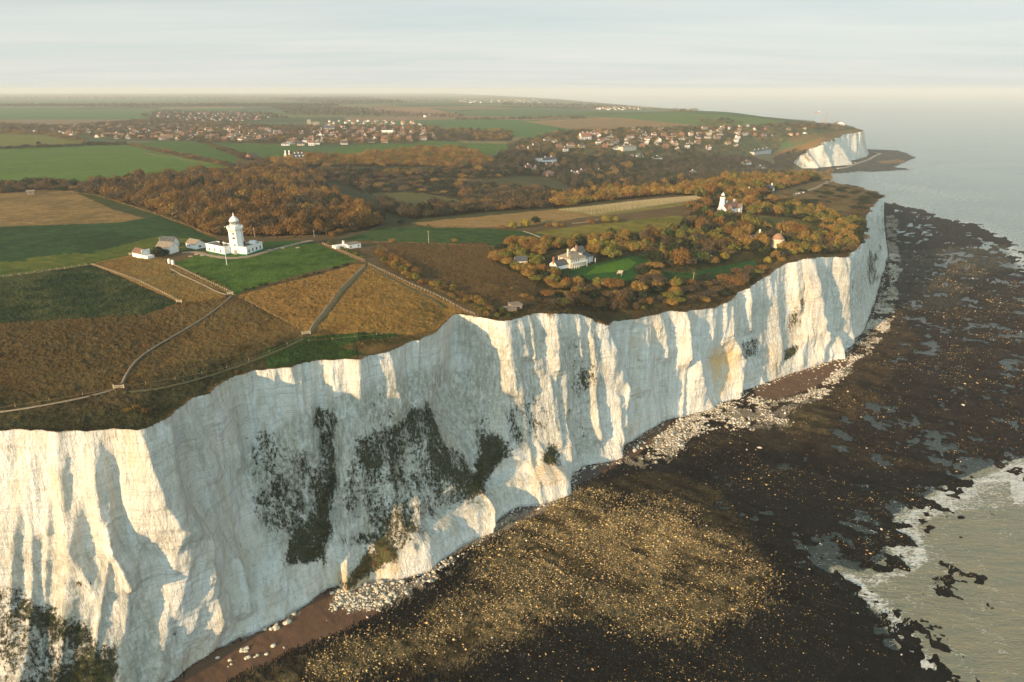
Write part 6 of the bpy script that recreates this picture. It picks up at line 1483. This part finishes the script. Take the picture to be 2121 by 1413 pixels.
for px, py, h, tn in ((814, 503, 4.2, 'golden'), (897, 501, 2.5, 'brown'), (941, 501, 3.2, 'golden'), (785, 526, 4.5, 'russet'), (832, 464, 4, 'dark'), (888, 470, 3, 'russet'), (934, 473, 2.6, 'golden'), (1062, 474, 6, 'gorse'), (1090, 471, 6.5, 'gorse'), (1109, 464, 6, 'dark'), (1040, 474, 4, 'russet'), (1135, 470, 4, 'russet'), (1150, 470, 4.6, 'golden'), (1165, 470, 3.5, 'golden'),
                      (1225, 464, 5.5, 'russet'), (1255, 461, 6, 'gorse'), (1275, 461, 5, 'gorse'), (1180, 512, 6.5, 'golden'), (1232, 512, 6, 'gorse'), (1300, 514, 6.5, 'golden'), (1340, 510, 6.5, 'russet'), (1290, 520, 4, 'golden'), (1200, 500, 5, 'golden'), (330, 530, 5.5, 'dark'), (338, 533, 5, 'dark'), (322, 530, 4, 'olive'), (425, 508, 4, 'olive'), (418, 506, 3.5, 'olive'),
                      (1086, 618, 3.5, 'golden'), (1100, 622, 3, 'russet'), (1165, 632, 4.2, 'golden'), (1060, 600, 2, 'golden'), (1140, 655, 3, 'russet'), (1115, 638, 2.5, 'brown'), (1042, 645, 2.6, 'green'), (1055, 655, 2.4, 'green'), (1030, 655, 2.2, 'olive'), (1330, 640, 3, 'gorse'), (1225, 632, 3, 'brown'), (1250, 645, 3, 'dark'), (1500, 590, 4.5, 'golden'), (1655, 524, 4.5, 'gorse'), (1640, 528, 4.5, 'gorse'), (1668, 523, 4.2, 'olive'),
                      (1590, 478, 6, 'golden'), (1530, 505, 7, 'golden'), (1620, 540, 4.5, 'golden'), (1478, 545, 6.5, 'golden'), (1500, 540, 6, 'gorse'), (1590, 545, 5, 'gorse'), (1700, 510, 6.5, 'golden'), (1680, 508, 6, 'golden'), (1650, 498, 4.5, 'gorse'), (290, 778, 1.8, 'golden'), (280, 845, 2.2, 'golden'), (300, 852, 2.4, 'russet'), (262, 850, 2.0, 'golden'), (275, 786, 1.4, 'russet'), (490, 768, 1.6, 'russet'), (35, 862, 1.2, 'golden'), (750, 712, 1.3, 'golden'),
                      (595, 585, 2, 'russet'), (560, 590, 2, 'russet'), (80, 300, 6, 'dark'), (185, 303, 8, 'dark'), (600, 402, 9, 'golden'), (705, 416, 9, 'golden'), (793, 345, 8, 'golden'), (1020, 360, 8, 'golden')):
    p = P(px, py); SHR.append([p.x, p.y, Hs(p.x, p.y) - .1, h, h * .72, tn, 'x', px, py])
_pc = {}
def proto_mesh(kind, tone, k, lod):
    key = (kind, tone, k, lod)
    if key not in _pc:
        V, F_, c = plant_proto(kind, tone, 1, 1, k, lod)
        o = mesh_np('crown', V, F_, LEAF, False, {"Col": c}, link=False); _pc[key] = o.data; bpy.data.objects.remove(o)
    return _pc[key]
_tm = []
for k in range(3):
    V, F_ = trunk_mesh(1.0, .035, 4, k); me = bpy.data.meshes.new('trunk'); me.from_pydata(V, [], F_); me.materials.append(BARK); _tm.append(me)
def plant(name, kind, tone, x, y, z, h, r, lod, cat, trunk=True):
    o = bpy.data.objects.new(name, None); COL.objects.link(o); o.location = (x, y, z - .1); o.rotation_euler = (0, 0, rnd.random() * 6.28); o['category'] = cat
    c = bpy.data.objects.new('crown', proto_mesh(kind, tone, rnd.randrange(4), lod)); COL.objects.link(c); c.parent = o; c.scale = (r, r, h)
    if trunk: t = bpy.data.objects.new('trunk', _tm[rnd.randrange(3)]); COL.objects.link(t); t.parent = o; t.scale = (h, h, h)
    else: t = bpy.data.objects.new('stem', _tm[rnd.randrange(3)]); COL.objects.link(t); t.parent = o; t.scale = (h * .6, h * .6, h * .8)
    return o
items = []
for x, y, z, h, r, tn, nmz, u, v in SHR:
    o = plant('shrub', 'evergreen' if tn in ('dark', 'olive', 'green', 'gorse') else 'bush', tn, x, y, z, h, r, 'hi' if h > 3 else 'mid', 'shrub', False)
    items.append([o, ('low ' if h < 2 else 'tall ' if h > 4.5 else '') + TW[tn] + ' shrub', u, v])
uniq_labels(items, 'shrubs of the hedges and field edges')
print('SHRUBS', len(items))
# the 300 trees that show largest stand on their own, the rest are the wood
ok = [t for t in ALLT if -20 < t[9] < 2140]
ok.sort(key=lambda t: t[0] / t[6])
own = ok[:300]; ids_ = set(id(t) for t in own)
items = []
for t in own:
    d, k_, tn, x, y, z, h, r, wn, u, v = t
    z = Hs(x, y); o = plant('tree', k_, tn, x, y, z, h, r, 'hi', 'tree'); items.append([o, ('tall ' if h > 9 else 'small ' if h < 5 else '') + TW[tn] + ' tree', u, v])
uniq_labels(items, 'trees of the cliff-top woods')
bulk = Bulk(); bulk2 = Bulk()
for t in ALLT:
    if id(t) in ids_: continue
    d, k_, tn, x, y, z, h, r, wn, u, v = t
    if d < 1000 and math.hypot(x, y) < 950: z = z - .1
    if d < 900: bulk.add(k_, tn, x, y, z - .2, h, r, 'mid' if d > 480 else 'hi')
    else: bulk2.add(k_, tn, x, y, z - .2, h, r, 'lo' if d > 1300 else 'mid')
bulk.build('woodland'); bulk2.build('far_woodland')
# dry grass banks
dg_ = Bulk()
def bank(pts, w_, n, tone, h):
    c = along(pts, .5)
    for _ in range(n):
        x, y = rnd.choice(c); x += rnd.uniform(-w_, w_); y += rnd.uniform(-w_, w_); dg_.add('bush', tone, x, y, Hs(x, y) - .1, h * rnd.uniform(.5, 1.3), rnd.uniform(.35, .8), 'lo')
TONE['straw'] = (.40, .26, .11); TONE['moss'] = (.045, .070, .022); TONE['rust'] = (.16, .085, .035)
bank([(152, 398), (200, 405), (280, 430), (340, 450), (400, 472), (440, 488)], 1.3, 700, 'straw', 1.0)
bank([(190, 549), (240, 565), (290, 588), (340, 610), (372, 627)], 1.0, 520, 'straw', 1.1); bank([(-60, 583), (0, 576), (100, 562), (190, 548), (230, 538), (275, 530)], .7, 420, 'straw', .6)
bank([(300, 535), (350, 550), (400, 575), (440, 592), (478, 608)], 1.6, 520, 'straw', .8); bank([(362, 552), (420, 580), (478, 606)], 1.6, 260, 'moss', .9)
bank([(765, 551), (850, 594), (900, 618), (960, 642), (990, 655)], .9, 520, 'straw', .8); bank([(670, 507), (758, 545)], .8, 240, 'straw', .7); bank([(560, 492), (620, 490), (660, 488)], 1.2, 160, 'straw', .8)
bank([(860, 470), (1000, 472), (1060, 476)], 2.0, 200, 'rust', 1.3); bank([(720, 502), (820, 502), (1040, 512)], 1.0, 260, 'straw', .7); bank([(300, 318), (400, 335), (470, 344)], 2, 200, 'straw', 2)
bank([(640, 712), (700, 722), (780, 706), (860, 698)], 3.0, 500, 'moss', .9); bank([(480, 765), (560, 738), (640, 708)], 1.5, 260, 'moss', .8); bank([(1010, 655), (1060, 650), (1090, 648)], 2.0, 160, 'moss', 1.0)
# a shaggy fringe of turf and scrub hanging over the cliff edge
for i in range(0, len(EDGE), 1):
    x, y, z = EDGE[i]; d = math.hypot(x, y)
    if d > 900 or rnd.random() < .35: continue
    px_ = float(proj(x, y, z)[0]); tn = rnd.choice(['rust', 'brown', 'dark', 'olive']) if px_ > 1000 else rnd.choice(['rust', 'dark', 'moss', 'dark'])
    n_ = CD['n'][i]; o_ = rnd.uniform(-1.4, .15)
    dg_.add('bush', tn, x + n_[0] * o_, y + n_[1] * o_, z - .35 - .1 * rnd.random(), rnd.uniform(.4, 1.0) * (1.6 if px_ > 1000 else 1), rnd.uniform(.5, 1.0), 'lo')
for _ in range(5200):     # tussocks in the rough fields
    u = rnd.uniform(-20, 1150); v = rnd.uniform(560, 860)
    if v > 560 + 330 * (1 - u / 1400): continue
    x, y = unp(u, v, 93); x = float(x); y = float(y)
    if not inpoly(np.array([x]), np.array([y]), LANDP)[0] or min(((E2 - (x, y)) ** 2).sum(1)) < 4: continue
    dg_.add('bush', rnd.choice(['rust', 'rust', 'straw', 'brown']), x, y, Hs(x, y) - .05, rnd.uniform(.2, .45), rnd.uniform(.25, .6), 'lo')
for _ in range(2600):     # undergrowth on the wooded slope
    u = rnd.uniform(1020, 1620); v = rnd.uniform(560, 668)
    x, y, z = hit(u, v); x = float(x[0]); y = float(y[0])
    if not inpoly(np.array([x]), np.array([y]), LANDP)[0]: continue
    if inpoly(np.array([u]), np.array([v]), [(1165, 560), (1330, 520), (1350, 585), (1180, 585)])[0]: continue
    dg_.add('bush', rnd.choice(['rust', 'brown', 'dark', 'dark', 'olive']), x, y, Hs(x, y) - .1, rnd.uniform(.6, 2.0), rnd.uniform(.6, 1.6), 'lo')
dg_.build('dry_grass_and_scrub')
# scrub growing on the cliff face
cs_b = Bulk(); Xc, Yc, Zc, vg, wr, nn_c = CD['X'], CD['Y'], CD['Z'], CD['veg'], CD['warm'], CD['n']
cand = np.argwhere((vg > .4) & (np.hypot(Xc, Yc) < 700)); nrg.shuffle(cand)
cnt = 0
for i, j in cand[:140000]:
    if nrg.random() > (vg[i, j] - .30) ** 1.8 * (.25 + 1.3 * max(0, float(vn(i / 9.0, j / 14.0, 77)) + .25)): continue
    s = nrg.uniform(.25, 1.0) ** 1.3 * (1.7 if vg[i, j] > .9 else 1.1) + .15
    cs_b.add('evergreen', 'rust' if wr[i, j] > .5 and nrg.random() < .7 else ('olive' if nrg.random() < (.5 if wr[i, j] > 0 else .15) else ('moss' if nrg.random() < .35 else 'dark')), Xc[i, j] + nn_c[i, 0] * .1, Yc[i, j] + nn_c[i, 1] * .1, Zc[i, j] - s * .6, s * 1.1, s, 'lo'); cnt += 1
    if cnt > 17000: break
print('CLIFF SCRUB', cnt)
cs_b.build('cliff_scrub')
# ------------------------------------------------------------------ village houses
VIL = [([(560, 302), (600, 284), (660, 270), (860, 264), (905, 284), (870, 292), (740, 299), (640, 303)], 25, 30, .12), ([(50, 273), (140, 262), (300, 258), (450, 262), (600, 272), (600, 292), (560, 298), (400, 292), (250, 288), (120, 279)], 28, 34, .05),
       ([(300, 240), (330, 232), (560, 237), (590, 244), (480, 253), (350, 250)], 34, 46, .1), ([(640, 268), (690, 250), (880, 254), (900, 262), (860, 266)], 30, 38, .1),
       ([(1060, 316), (1100, 292), (1200, 277), (1330, 268), (1460, 264), (1560, 272), (1600, 285), (1560, 302), (1460, 312), (1330, 306), (1200, 318), (1080, 322)], 27, 31, .4), ([(1460, 264), (1560, 261), (1650, 267), (1700, 268), (1690, 276), (1640, 288), (1590, 296), (1560, 280)], 27, 33, .4),
       ([(945, 207), (1120, 206), (1120, 213), (960, 214)], 150, 190, .4), ([(1230, 223), (1330, 222), (1330, 228), (1240, 229)], 50, 60, 0), ([(860, 240), (900, 238), (905, 246), (860, 247)], 60, 60, 0)]
HP = []
for vi, (poly, sx_, sy_, rot) in enumerate(VIL):
    xs, ys, zs = hit([p[0] for p in poly], [p[1] for p in poly]); cx_, cy_ = xs.mean(), ys.mean(); Rm = max(np.hypot(xs - cx_, ys - cy_)) * 1.05
    a, b = np.meshgrid(np.arange(-Rm, Rm, sx_), np.arange(-Rm, Rm, sy_)); a = a.ravel(); b = b.ravel()
    rr = rot + .35 * vn(a / 260, b / 260, 60 + vi); X = cx_ + a * math.cos(rot) - b * math.sin(rot) + nrg.uniform(-4, 4, a.size); Y = cy_ + a * math.sin(rot) + b * math.cos(rot) + nrg.uniform(-4, 4, a.size) + 9 * vn(a / 90, b / 90, 66)
    Z = H(X, Y); u, v = proj(X, Y, Z); m = inpoly(u, v, poly) & (fbm(X / 70, Y / 70, 2, 70) > -.32) & (nrg.random(X.size) < .70)
    for i in np.nonzero(m)[0]:
        if any((X[i] - q[0]) ** 2 + (Y[i] - q[1]) ** 2 < (q[2] * .8) ** 2 for q in HOUSE_SPOTS): continue
        HP.append((math.hypot(X[i], Y[i]), X[i], Y[i], Z[i], rr[i] + nrg.choice([0, 0, math.pi / 2]), u[i], v[i], vi))
HP.sort()
print('HOUSES', len(HP))
VK = []
for L, D_, h, rh, wm, rm_, kind, ww_d, rw_d in ((10, 8, 5.2, 3.2, 'white', 'red', 'gable', 'white', 'red'), (13, 8, 3.0, 3.4, 'cream', 'orange', 'gable', 'cream', 'orange'), (9, 9, 5.4, 3.2, 'white', 'slate', 'hip', 'white', 'grey'), (14, 7.5, 2.9, 2.6, 'white', 'tan', 'hip', 'white', 'tan'), (11, 8.5, 5, 3.6, 'brick', 'brown', 'gable', 'brick', 'brown'), (12, 8, 3.2, 3.2, 'cream', 'slate', 'gable', 'cream', 'grey'), (15, 8, 5.0, 3.0, 'grey', 'brown', 'gable', 'grey', 'brown')):
    o = empty('house', (0, 0, -500)); walls(L, D_, h, rh, kind if kind == 'gable' else 'x', 'x', M[wm], o, x0=-L / 2, y0=-D_ / 2); roof(L, D_, h, rh, kind, 'x', M[rm_], o, x0=-L / 2, y0=-D_ / 2, o=.4)
    c = chimney(o, L * .25, .6, h + 1.0, h + rh + 1.3, 1.1, 'brick' if wm != 'white' else 'white', 0)
    for k in range(3):
        q = MB().box(-L / 2 + L * (k + .5) / 3 - .7, -D_ / 2 - .06, 1.0, -L / 2 + L * (k + .5) / 3 + .7, -D_ / 2, 2.4); q.build('window', M['glass'], o)
    VK.append((o, ('tall ' if h > 4.5 else 'low ') + ww_d + ' house with ' + rw_d + ' roof', (L, D_, h, rh, M[wm], M[rm_], kind)))
VLM = [('the school block', 802, 274), ('the farm on the ridge', 605, 325), ('the church tower', 641, 258), ('the white hall', 681, 266), ('the large cream house', 1304, 308), ('the crown house', 1215, 285), ('the hotel', 1580, 315), ('the obelisk', 1709, 255), ('the green field tip', 1060, 300), ('the village east end', 900, 285), ('the barn by the ridge', 528, 325), ('the tan slope', 1640, 300), ('the valley lawn', 1190, 370), ('the hedge corner', 265, 300), ('the round green field', 1100, 280), ('the light green hill field', 1430, 245), ('the dark valley wood', 1420, 330), ('the tan hill field', 1250, 262), ('the west end trees', 100, 272), ('the west village', 400, 275), ('the bungalow row', 640, 298), ('the near row', 740, 296), ('the hill middle', 1380, 285), ('the upper hill', 1500, 270)]
items = []; hb = {}
bigV = []; bigF = []; bigM = []; hm = [M[k] for k in ('white', 'cream', 'grey', 'brick', 'red', 'orange', 'slate', 'tan', 'brown')]
base_V = {}
for i, (o, ds, prm) in enumerate(VK):
    V = []; Fq = []
    for ch in o.children:
        if ch.name.startswith(('wall', 'roof')):
            k = len(V); V += [tuple(v.co) for v in ch.data.vertices]; mi = hm.index(ch.data.materials[0])
            for p in ch.data.polygons:
                vs = list(p.vertices)
                for q in range(1, len(vs) - 1): Fq.append((vs[0] + k, vs[q] + k, vs[q + 1] + k, mi))
    base_V[i] = (np.array(V), np.array(Fq))
for n_, (d, x, y, z, rz, u, v, vi) in enumerate(HP):
    k = int(_h(np.array([int(x)]), np.array([int(y)]), 5)[0] * 6.99)
    s = .85 if vi < 6 else 1.25
    if n_ < 275:
        o = copy_tree(VK[k][0], None, (x, y, z + .1), rz); o['category'] = 'house'; items.append([o, VK[k][1], u, v])
    else:
        V, Fq = base_V[k]; ca, sa = math.cos(rz), math.sin(rz); q = np.c_[(V[:, 0] * ca - V[:, 1] * sa) * s + x, (V[:, 0] * sa + V[:, 1] * ca) * s + y, V[:, 2] * s + z]
        off = sum(len(a) for a in bigV); bigV.append(q); bigF.append(Fq[:, :3] + off); bigM.append(Fq[:, 3])
for o, _, _ in VK:
    for ch in list(o.children): bpy.data.objects.remove(ch)
    bpy.data.objects.remove(o)
uniq_labels(items, 'village houses', VLM)
if bigV:
    o = mesh_np('far_houses', np.concatenate(bigV), np.concatenate(bigF), None, False, mats=hm, midx=np.concatenate(bigM)); tag(o, kind='stuff')
# ------------------------------------------------------------------ rocks, boulders, weed-covered stones
def ico():
    t = (1 + 5 ** .5) / 2
    V = np.array([(-1, t, 0), (1, t, 0), (-1, -t, 0), (1, -t, 0), (0, -1, t), (0, 1, t), (0, -1, -t), (0, 1, -t), (t, 0, -1), (t, 0, 1), (-t, 0, -1), (-t, 0, 1)], float); V /= np.linalg.norm(V[0])
    F_ = np.array([(0, 11, 5), (0, 5, 1), (0, 1, 7), (0, 7, 10), (0, 10, 11), (1, 5, 9), (5, 11, 4), (11, 10, 2), (10, 7, 6), (7, 1, 8), (3, 9, 4), (3, 4, 2), (3, 2, 6), (3, 6, 8), (3, 8, 9), (4, 9, 5), (2, 4, 11), (6, 2, 10), (8, 6, 7), (9, 8, 1)])
    return V, F_
ICV, ICF = ICO_ = ico()
OCV = np.array([(1, 0, 0), (0, 1, 0), (-1, 0, 0), (0, -1, 0), (0, 0, 1), (0, 0, -.6)], float); OCF = np.array([(0, 1, 4), (1, 2, 4), (2, 3, 4), (3, 0, 4), (1, 0, 5), (2, 1, 5), (3, 2, 5), (0, 3, 5)])
def rocks_mesh(name, xy, z, size, col, flat=.6, mat=None, jag=.28, small=False):
    ICV, ICF = (OCV, OCF) if small else ICO_; nv_ = len(ICV); n = len(xy); a = nrg.random(n) * 6.283; ca, sa = np.cos(a), np.sin(a)
    V = ICV[None] * (1 + jag * nrg.normal(size=(n, nv_, 1)).clip(-1.6, 1.6)); V = V * np.stack([nrg.uniform(.7, 1.3, n), nrg.uniform(.6, 1.1, n), nrg.uniform(.5, 1.1, n) * flat], -1)[:, None]
    q = np.empty_like(V); q[..., 0] = V[..., 0] * ca[:, None] - V[..., 1] * sa[:, None]; q[..., 1] = V[..., 0] * sa[:, None] + V[..., 1] * ca[:, None]; q[..., 2] = V[..., 2]
    q = q * np.asarray(size)[:, None, None]; q[..., 0] += xy[:, 0, None]; q[..., 1] += xy[:, 1, None]; q[..., 2] += (z + np.asarray(size) * flat * .25)[:, None]
    F_ = ICF[None] + (np.arange(n) * nv_)[:, None, None]
    return mesh_np(name, q.reshape(-1, 3), F_.reshape(-1, 3), mat, False, {"Col": np.repeat(col, nv_, 0)})
kt = NT("weedy_stone"); ka = kt.attr("Col"); kt.col(kt.scale(ka.outputs['Color'], kt.rng(kt.noise(3, kt.pos(), 3), .3, .7, .75, 1.2))); kt.b.inputs['Roughness'].default_value = .6; STONE = kt.m
shv = np.full(len(sx), -9.0); shv[ids] = hz[ids]; shg = shv.reshape(nR, nC)
def shore_z(x, y):
    a = np.arctan2(x, y); d = np.hypot(x, y)
    j = np.clip(np.round(np.interp(a, rc, np.arange(nC))).astype(int), 0, nC - 1); i = np.clip(np.round(np.interp(d, rw, np.arange(nR))).astype(int), 0, nR - 1)
    return shg[i, j], i * nC + j
def scatter(n, box=(500, 2150, 400, 1500)):
    """random ground points, even in world area"""
    x = nrg.uniform(-70, 520, n); y = nrg.uniform(120, 800, n); u, v = proj(x, y, 0 * x)
    m = (u > box[0]) & (u < box[1]) & (v > box[2]) & (v < box[3]); return x[m], y[m], u[m], v[m]
x, y, u, v = scatter(2300000)
z, gi = shore_z(x, y)
K_ = kelp[gi]; Rb = rub[gi]; Sd = ssm[gi]; Ru = rust[gi]; c0 = Cc[gi]
clump = fbm(x / 7, y / 7, 3, 500); big = fbm(x / 30, y / 30, 3, 505)
okk = (z > .02) & (dbase[gi] > 1.5) & ~inl[gi] & ~Sd & ~Rb
pr_ = (1 - .75 * chan[gi]) * np.where(K_, (.70 + .6 * kin[gi]) * (1 + .7 * big), .04 + .13 * sst(-.1, .25, big)) * (1 + 1.5 * clump) + .16 * sst(1080, 1250, v) * sst(1800, 1650, u) * (1 + 1.2 * clump) * np.clip(330 / np.hypot(x, y), .3, 1)
m = okk & (nrg.random(len(x)) < pr_); x1, y1, z1, g1 = x[m], y[m], z[m], gi[m]
print('STONES', len(x1))
gold = nrg.random(len(x1)); isk = kelp[g1]
pal_ = np.array([(.68, .52, .26), (.50, .35, .14), (.36, .28, .15), (.10, .085, .035), (.40, .34, .24), (.06, .05, .03), (.03, .03, .022)])
def pick(w_): w_ = np.cumsum(w_) / sum(w_); return np.searchsorted(w_, nrg.random(len(x1))).clip(0, 6)
ci_ = np.where(isk, pick([4, 3, 3, 2, 2, 1, 1]), pick([.6, 1.2, 1.2, 3, .3, 5, 7]))
lit = big[m] > .05; ci_ = np.where(~isk & lit, pick([1.0, 1.8, 2, 3, .5, 5, 4]), ci_)
rocks_mesh('weedy_stones', np.c_[x1, y1], z1, nrg.gamma(1.9, .060, len(x1)).clip(.05, .55) * (1 + np.hypot(x1, y1) / 900), pal_[ci_] * nrg.uniform(.7, 1.2, (len(x1), 1)), .75, STONE, small=True)
tag(bpy.data.objects['weedy_stones'], kind='stuff')
# chalk rubble
m = (z > -.1) & ~inl[gi] & ((Rb & (nrg.random(len(x)) < .16 + .6 * clump + .5 * sst(-.1, .3, big))) | (Sd & (nrg.random(len(x)) < .008)) | ((dbase[gi] < 4) & (nrg.random(len(x)) < .10)) | (~Rb & (nrg.random(len(x)) < .0004)))
x2, y2, z2 = x[m], y[m], z[m]
cc_ = np.array([(.66, .62, .52), (.58, .50, .36), (.50, .50, .44), (.70, .67, .60)])[nrg.integers(0, 4, len(x2))] * nrg.uniform(.75, 1.1, (len(x2), 1))
print('RUBBLE', len(x2))
rocks_mesh('chalk_rubble', np.c_[x2, y2], z2, nrg.gamma(2.0, .12, len(x2)).clip(.08, 1.0), cc_, .8, STONE); tag(bpy.data.objects['chalk_rubble'], kind='stuff')
# boulders one could count
CK = NT("chalk_boulder"); CK.col(CK.mix(CK.rng(CK.noise(1.5, CK.pos(), 4), .4, .65), (.70, .66, .56), (.45, .42, .28))); CK.bump(CK.noise(2.5, CK.pos(), 4), .5, .4)
BM = []
for k in range(6):
    V = ICV.copy(); b = bpy.data.meshes.new('boulder')
    import bmesh
    bm = bmesh.new(); bmesh.ops.create_icosphere(bm, subdivisions=2, radius=1)
    for vv_ in bm.verts:
        n = float(fbm(np.array([vv_.co.x * 1.3 + k * 7]), np.array([vv_.co.y * 1.3 + vv_.co.z * 1.1]), 3, 900 + k)[0]); vv_.co *= 1 + .45 * n
        vv_.co.z = max(vv_.co.z * .75, -.4); vv_.co.x = max(min(vv_.co.x, .85), -.8)
    bm.to_mesh(b); bm.free(); b.materials.append(CK.m); BM.append(b)
CLU = [('heap under the left cliff', [(532, 1308), (560, 1282), (610, 1262), (622, 1275), (590, 1302), (545, 1320)], 22, 1.6), ('fan below the dark bush', [(665, 1238), (700, 1225), (760, 1200), (830, 1190), (850, 1215), (820, 1250), (760, 1262), (690, 1268)], 60, 1.1), ('pair by the chalk foot', [(1162, 990), (1185, 970), (1198, 985), (1185, 1000), (1168, 1002)], 14, 1.3),
       ('heap where the beach widens', [(1305, 925), (1330, 915), (1350, 922), (1345, 935), (1315, 942)], 18, 1.3), ('line at the cliff foot', [(1200, 975), (1300, 935), (1305, 945), (1205, 985)], 12, .9), ('scatter on the red sand', [(440, 1370), (560, 1330), (600, 1345), (520, 1380), (440, 1405)], 14, .9), ('scatter by the far beach', [(1700, 752), (1750, 740), (1760, 755), (1720, 768)], 16, 1.1), ('scatter on the pebbles', [(1380, 900), (1480, 860), (1500, 875), (1400, 925)], 16, .9)]
items = []
for nm_, poly, n, s in CLU:
    k = 0
    P_ = np.array(poly)
    while k < n:
        u_, v_ = rnd.uniform(*(P_[:, 0].min(), P_[:, 0].max())), rnd.uniform(*(P_[:, 1].min(), P_[:, 1].max()))
        if not inpoly(np.array([u_]), np.array([v_]), poly)[0]: continue
        k += 1
        X_, Y_ = [float(q) for q in unp(u_, v_, .4)]; zz_ = float(shore_z(np.array([X_]), np.array([Y_]))[0][0]); zz_ = max(zz_, .2)
        o = bpy.data.objects.new('boulder', BM[rnd.randrange(6)]); COL.objects.link(o); sz = s * rnd.uniform(.35, 1.0) ** 1.3; o.location = (X_, Y_, zz_ + sz * .15); o.scale = (sz * rnd.uniform(.9, 1.4), sz, sz * rnd.uniform(.7, 1.1)); o.rotation_euler = (rnd.uniform(-.3, .3), rnd.uniform(-.3, .3), rnd.random() * 6.28)
        o['category'] = 'boulder'; items.append([o, ('big' if sz > .75 * s else 'small' if sz < .45 * s else 'middling') + ' boulder', u_, v_])
BLM = [(c[0].replace('heap ', 'the heap ').replace('fan', 'the fan').replace('pair', 'the pair').replace('line', 'the line').replace('scatter', 'the scatter'), sum(p[0] for p in c[1]) / len(c[1]), sum(p[1] for p in c[1]) / len(c[1])) for c in CLU]
_rel = rel
def rel(u, v, lms=None):
    if lms is not BLM: return _rel(u, v, lms)
    b = min(BLM, key=lambda l: (l[1] - u) ** 2 + (l[2] - v) ** 2); dx, dy = u - b[1], (v - b[2]) * 1.5
    w_ = ('right' if dx > 0 else 'left') if abs(dx) > abs(dy) else ('near side' if dy > 0 else 'far side')
    return w_ + ' of ' + b[0]
uniq_labels(items, 'chalk boulders on the beach', BLM)
# ------------------------------------------------------------------ air
def haze():
    x0, x1, y0, y1, z0, z1 = -43000, 43000, -43000, 43000, -6, 215
    V = [(x, y, z) for z in (z0, z1) for y in (y0, y1) for x in (x0, x1)]
    F = [(0, 2, 3, 1), (4, 5, 7, 6), (0, 1, 5, 4), (2, 6, 7, 3), (0, 4, 6, 2), (1, 3, 7, 5)]
    m = bpy.data.materials.new("haze_air"); m.use_nodes = True
    t = m.node_tree
    t.nodes.remove(t.nodes["Principled BSDF"])
    v = t.nodes.new("ShaderNodeVolumePrincipled")
    v.inputs['Color'].default_value = (.84, .91, .94, 1)
    v.inputs['Density'].default_value = HAZE_D
    v.inputs['Anisotropy'].default_value = 0.0
    t.links.new(v.outputs[0], t.nodes["Material Output"].inputs['Volume'])
    o = mesh_np("haze", V, F, m)
    tag(o, kind='stuff')
HAZE_D = 1 / 11000
haze()
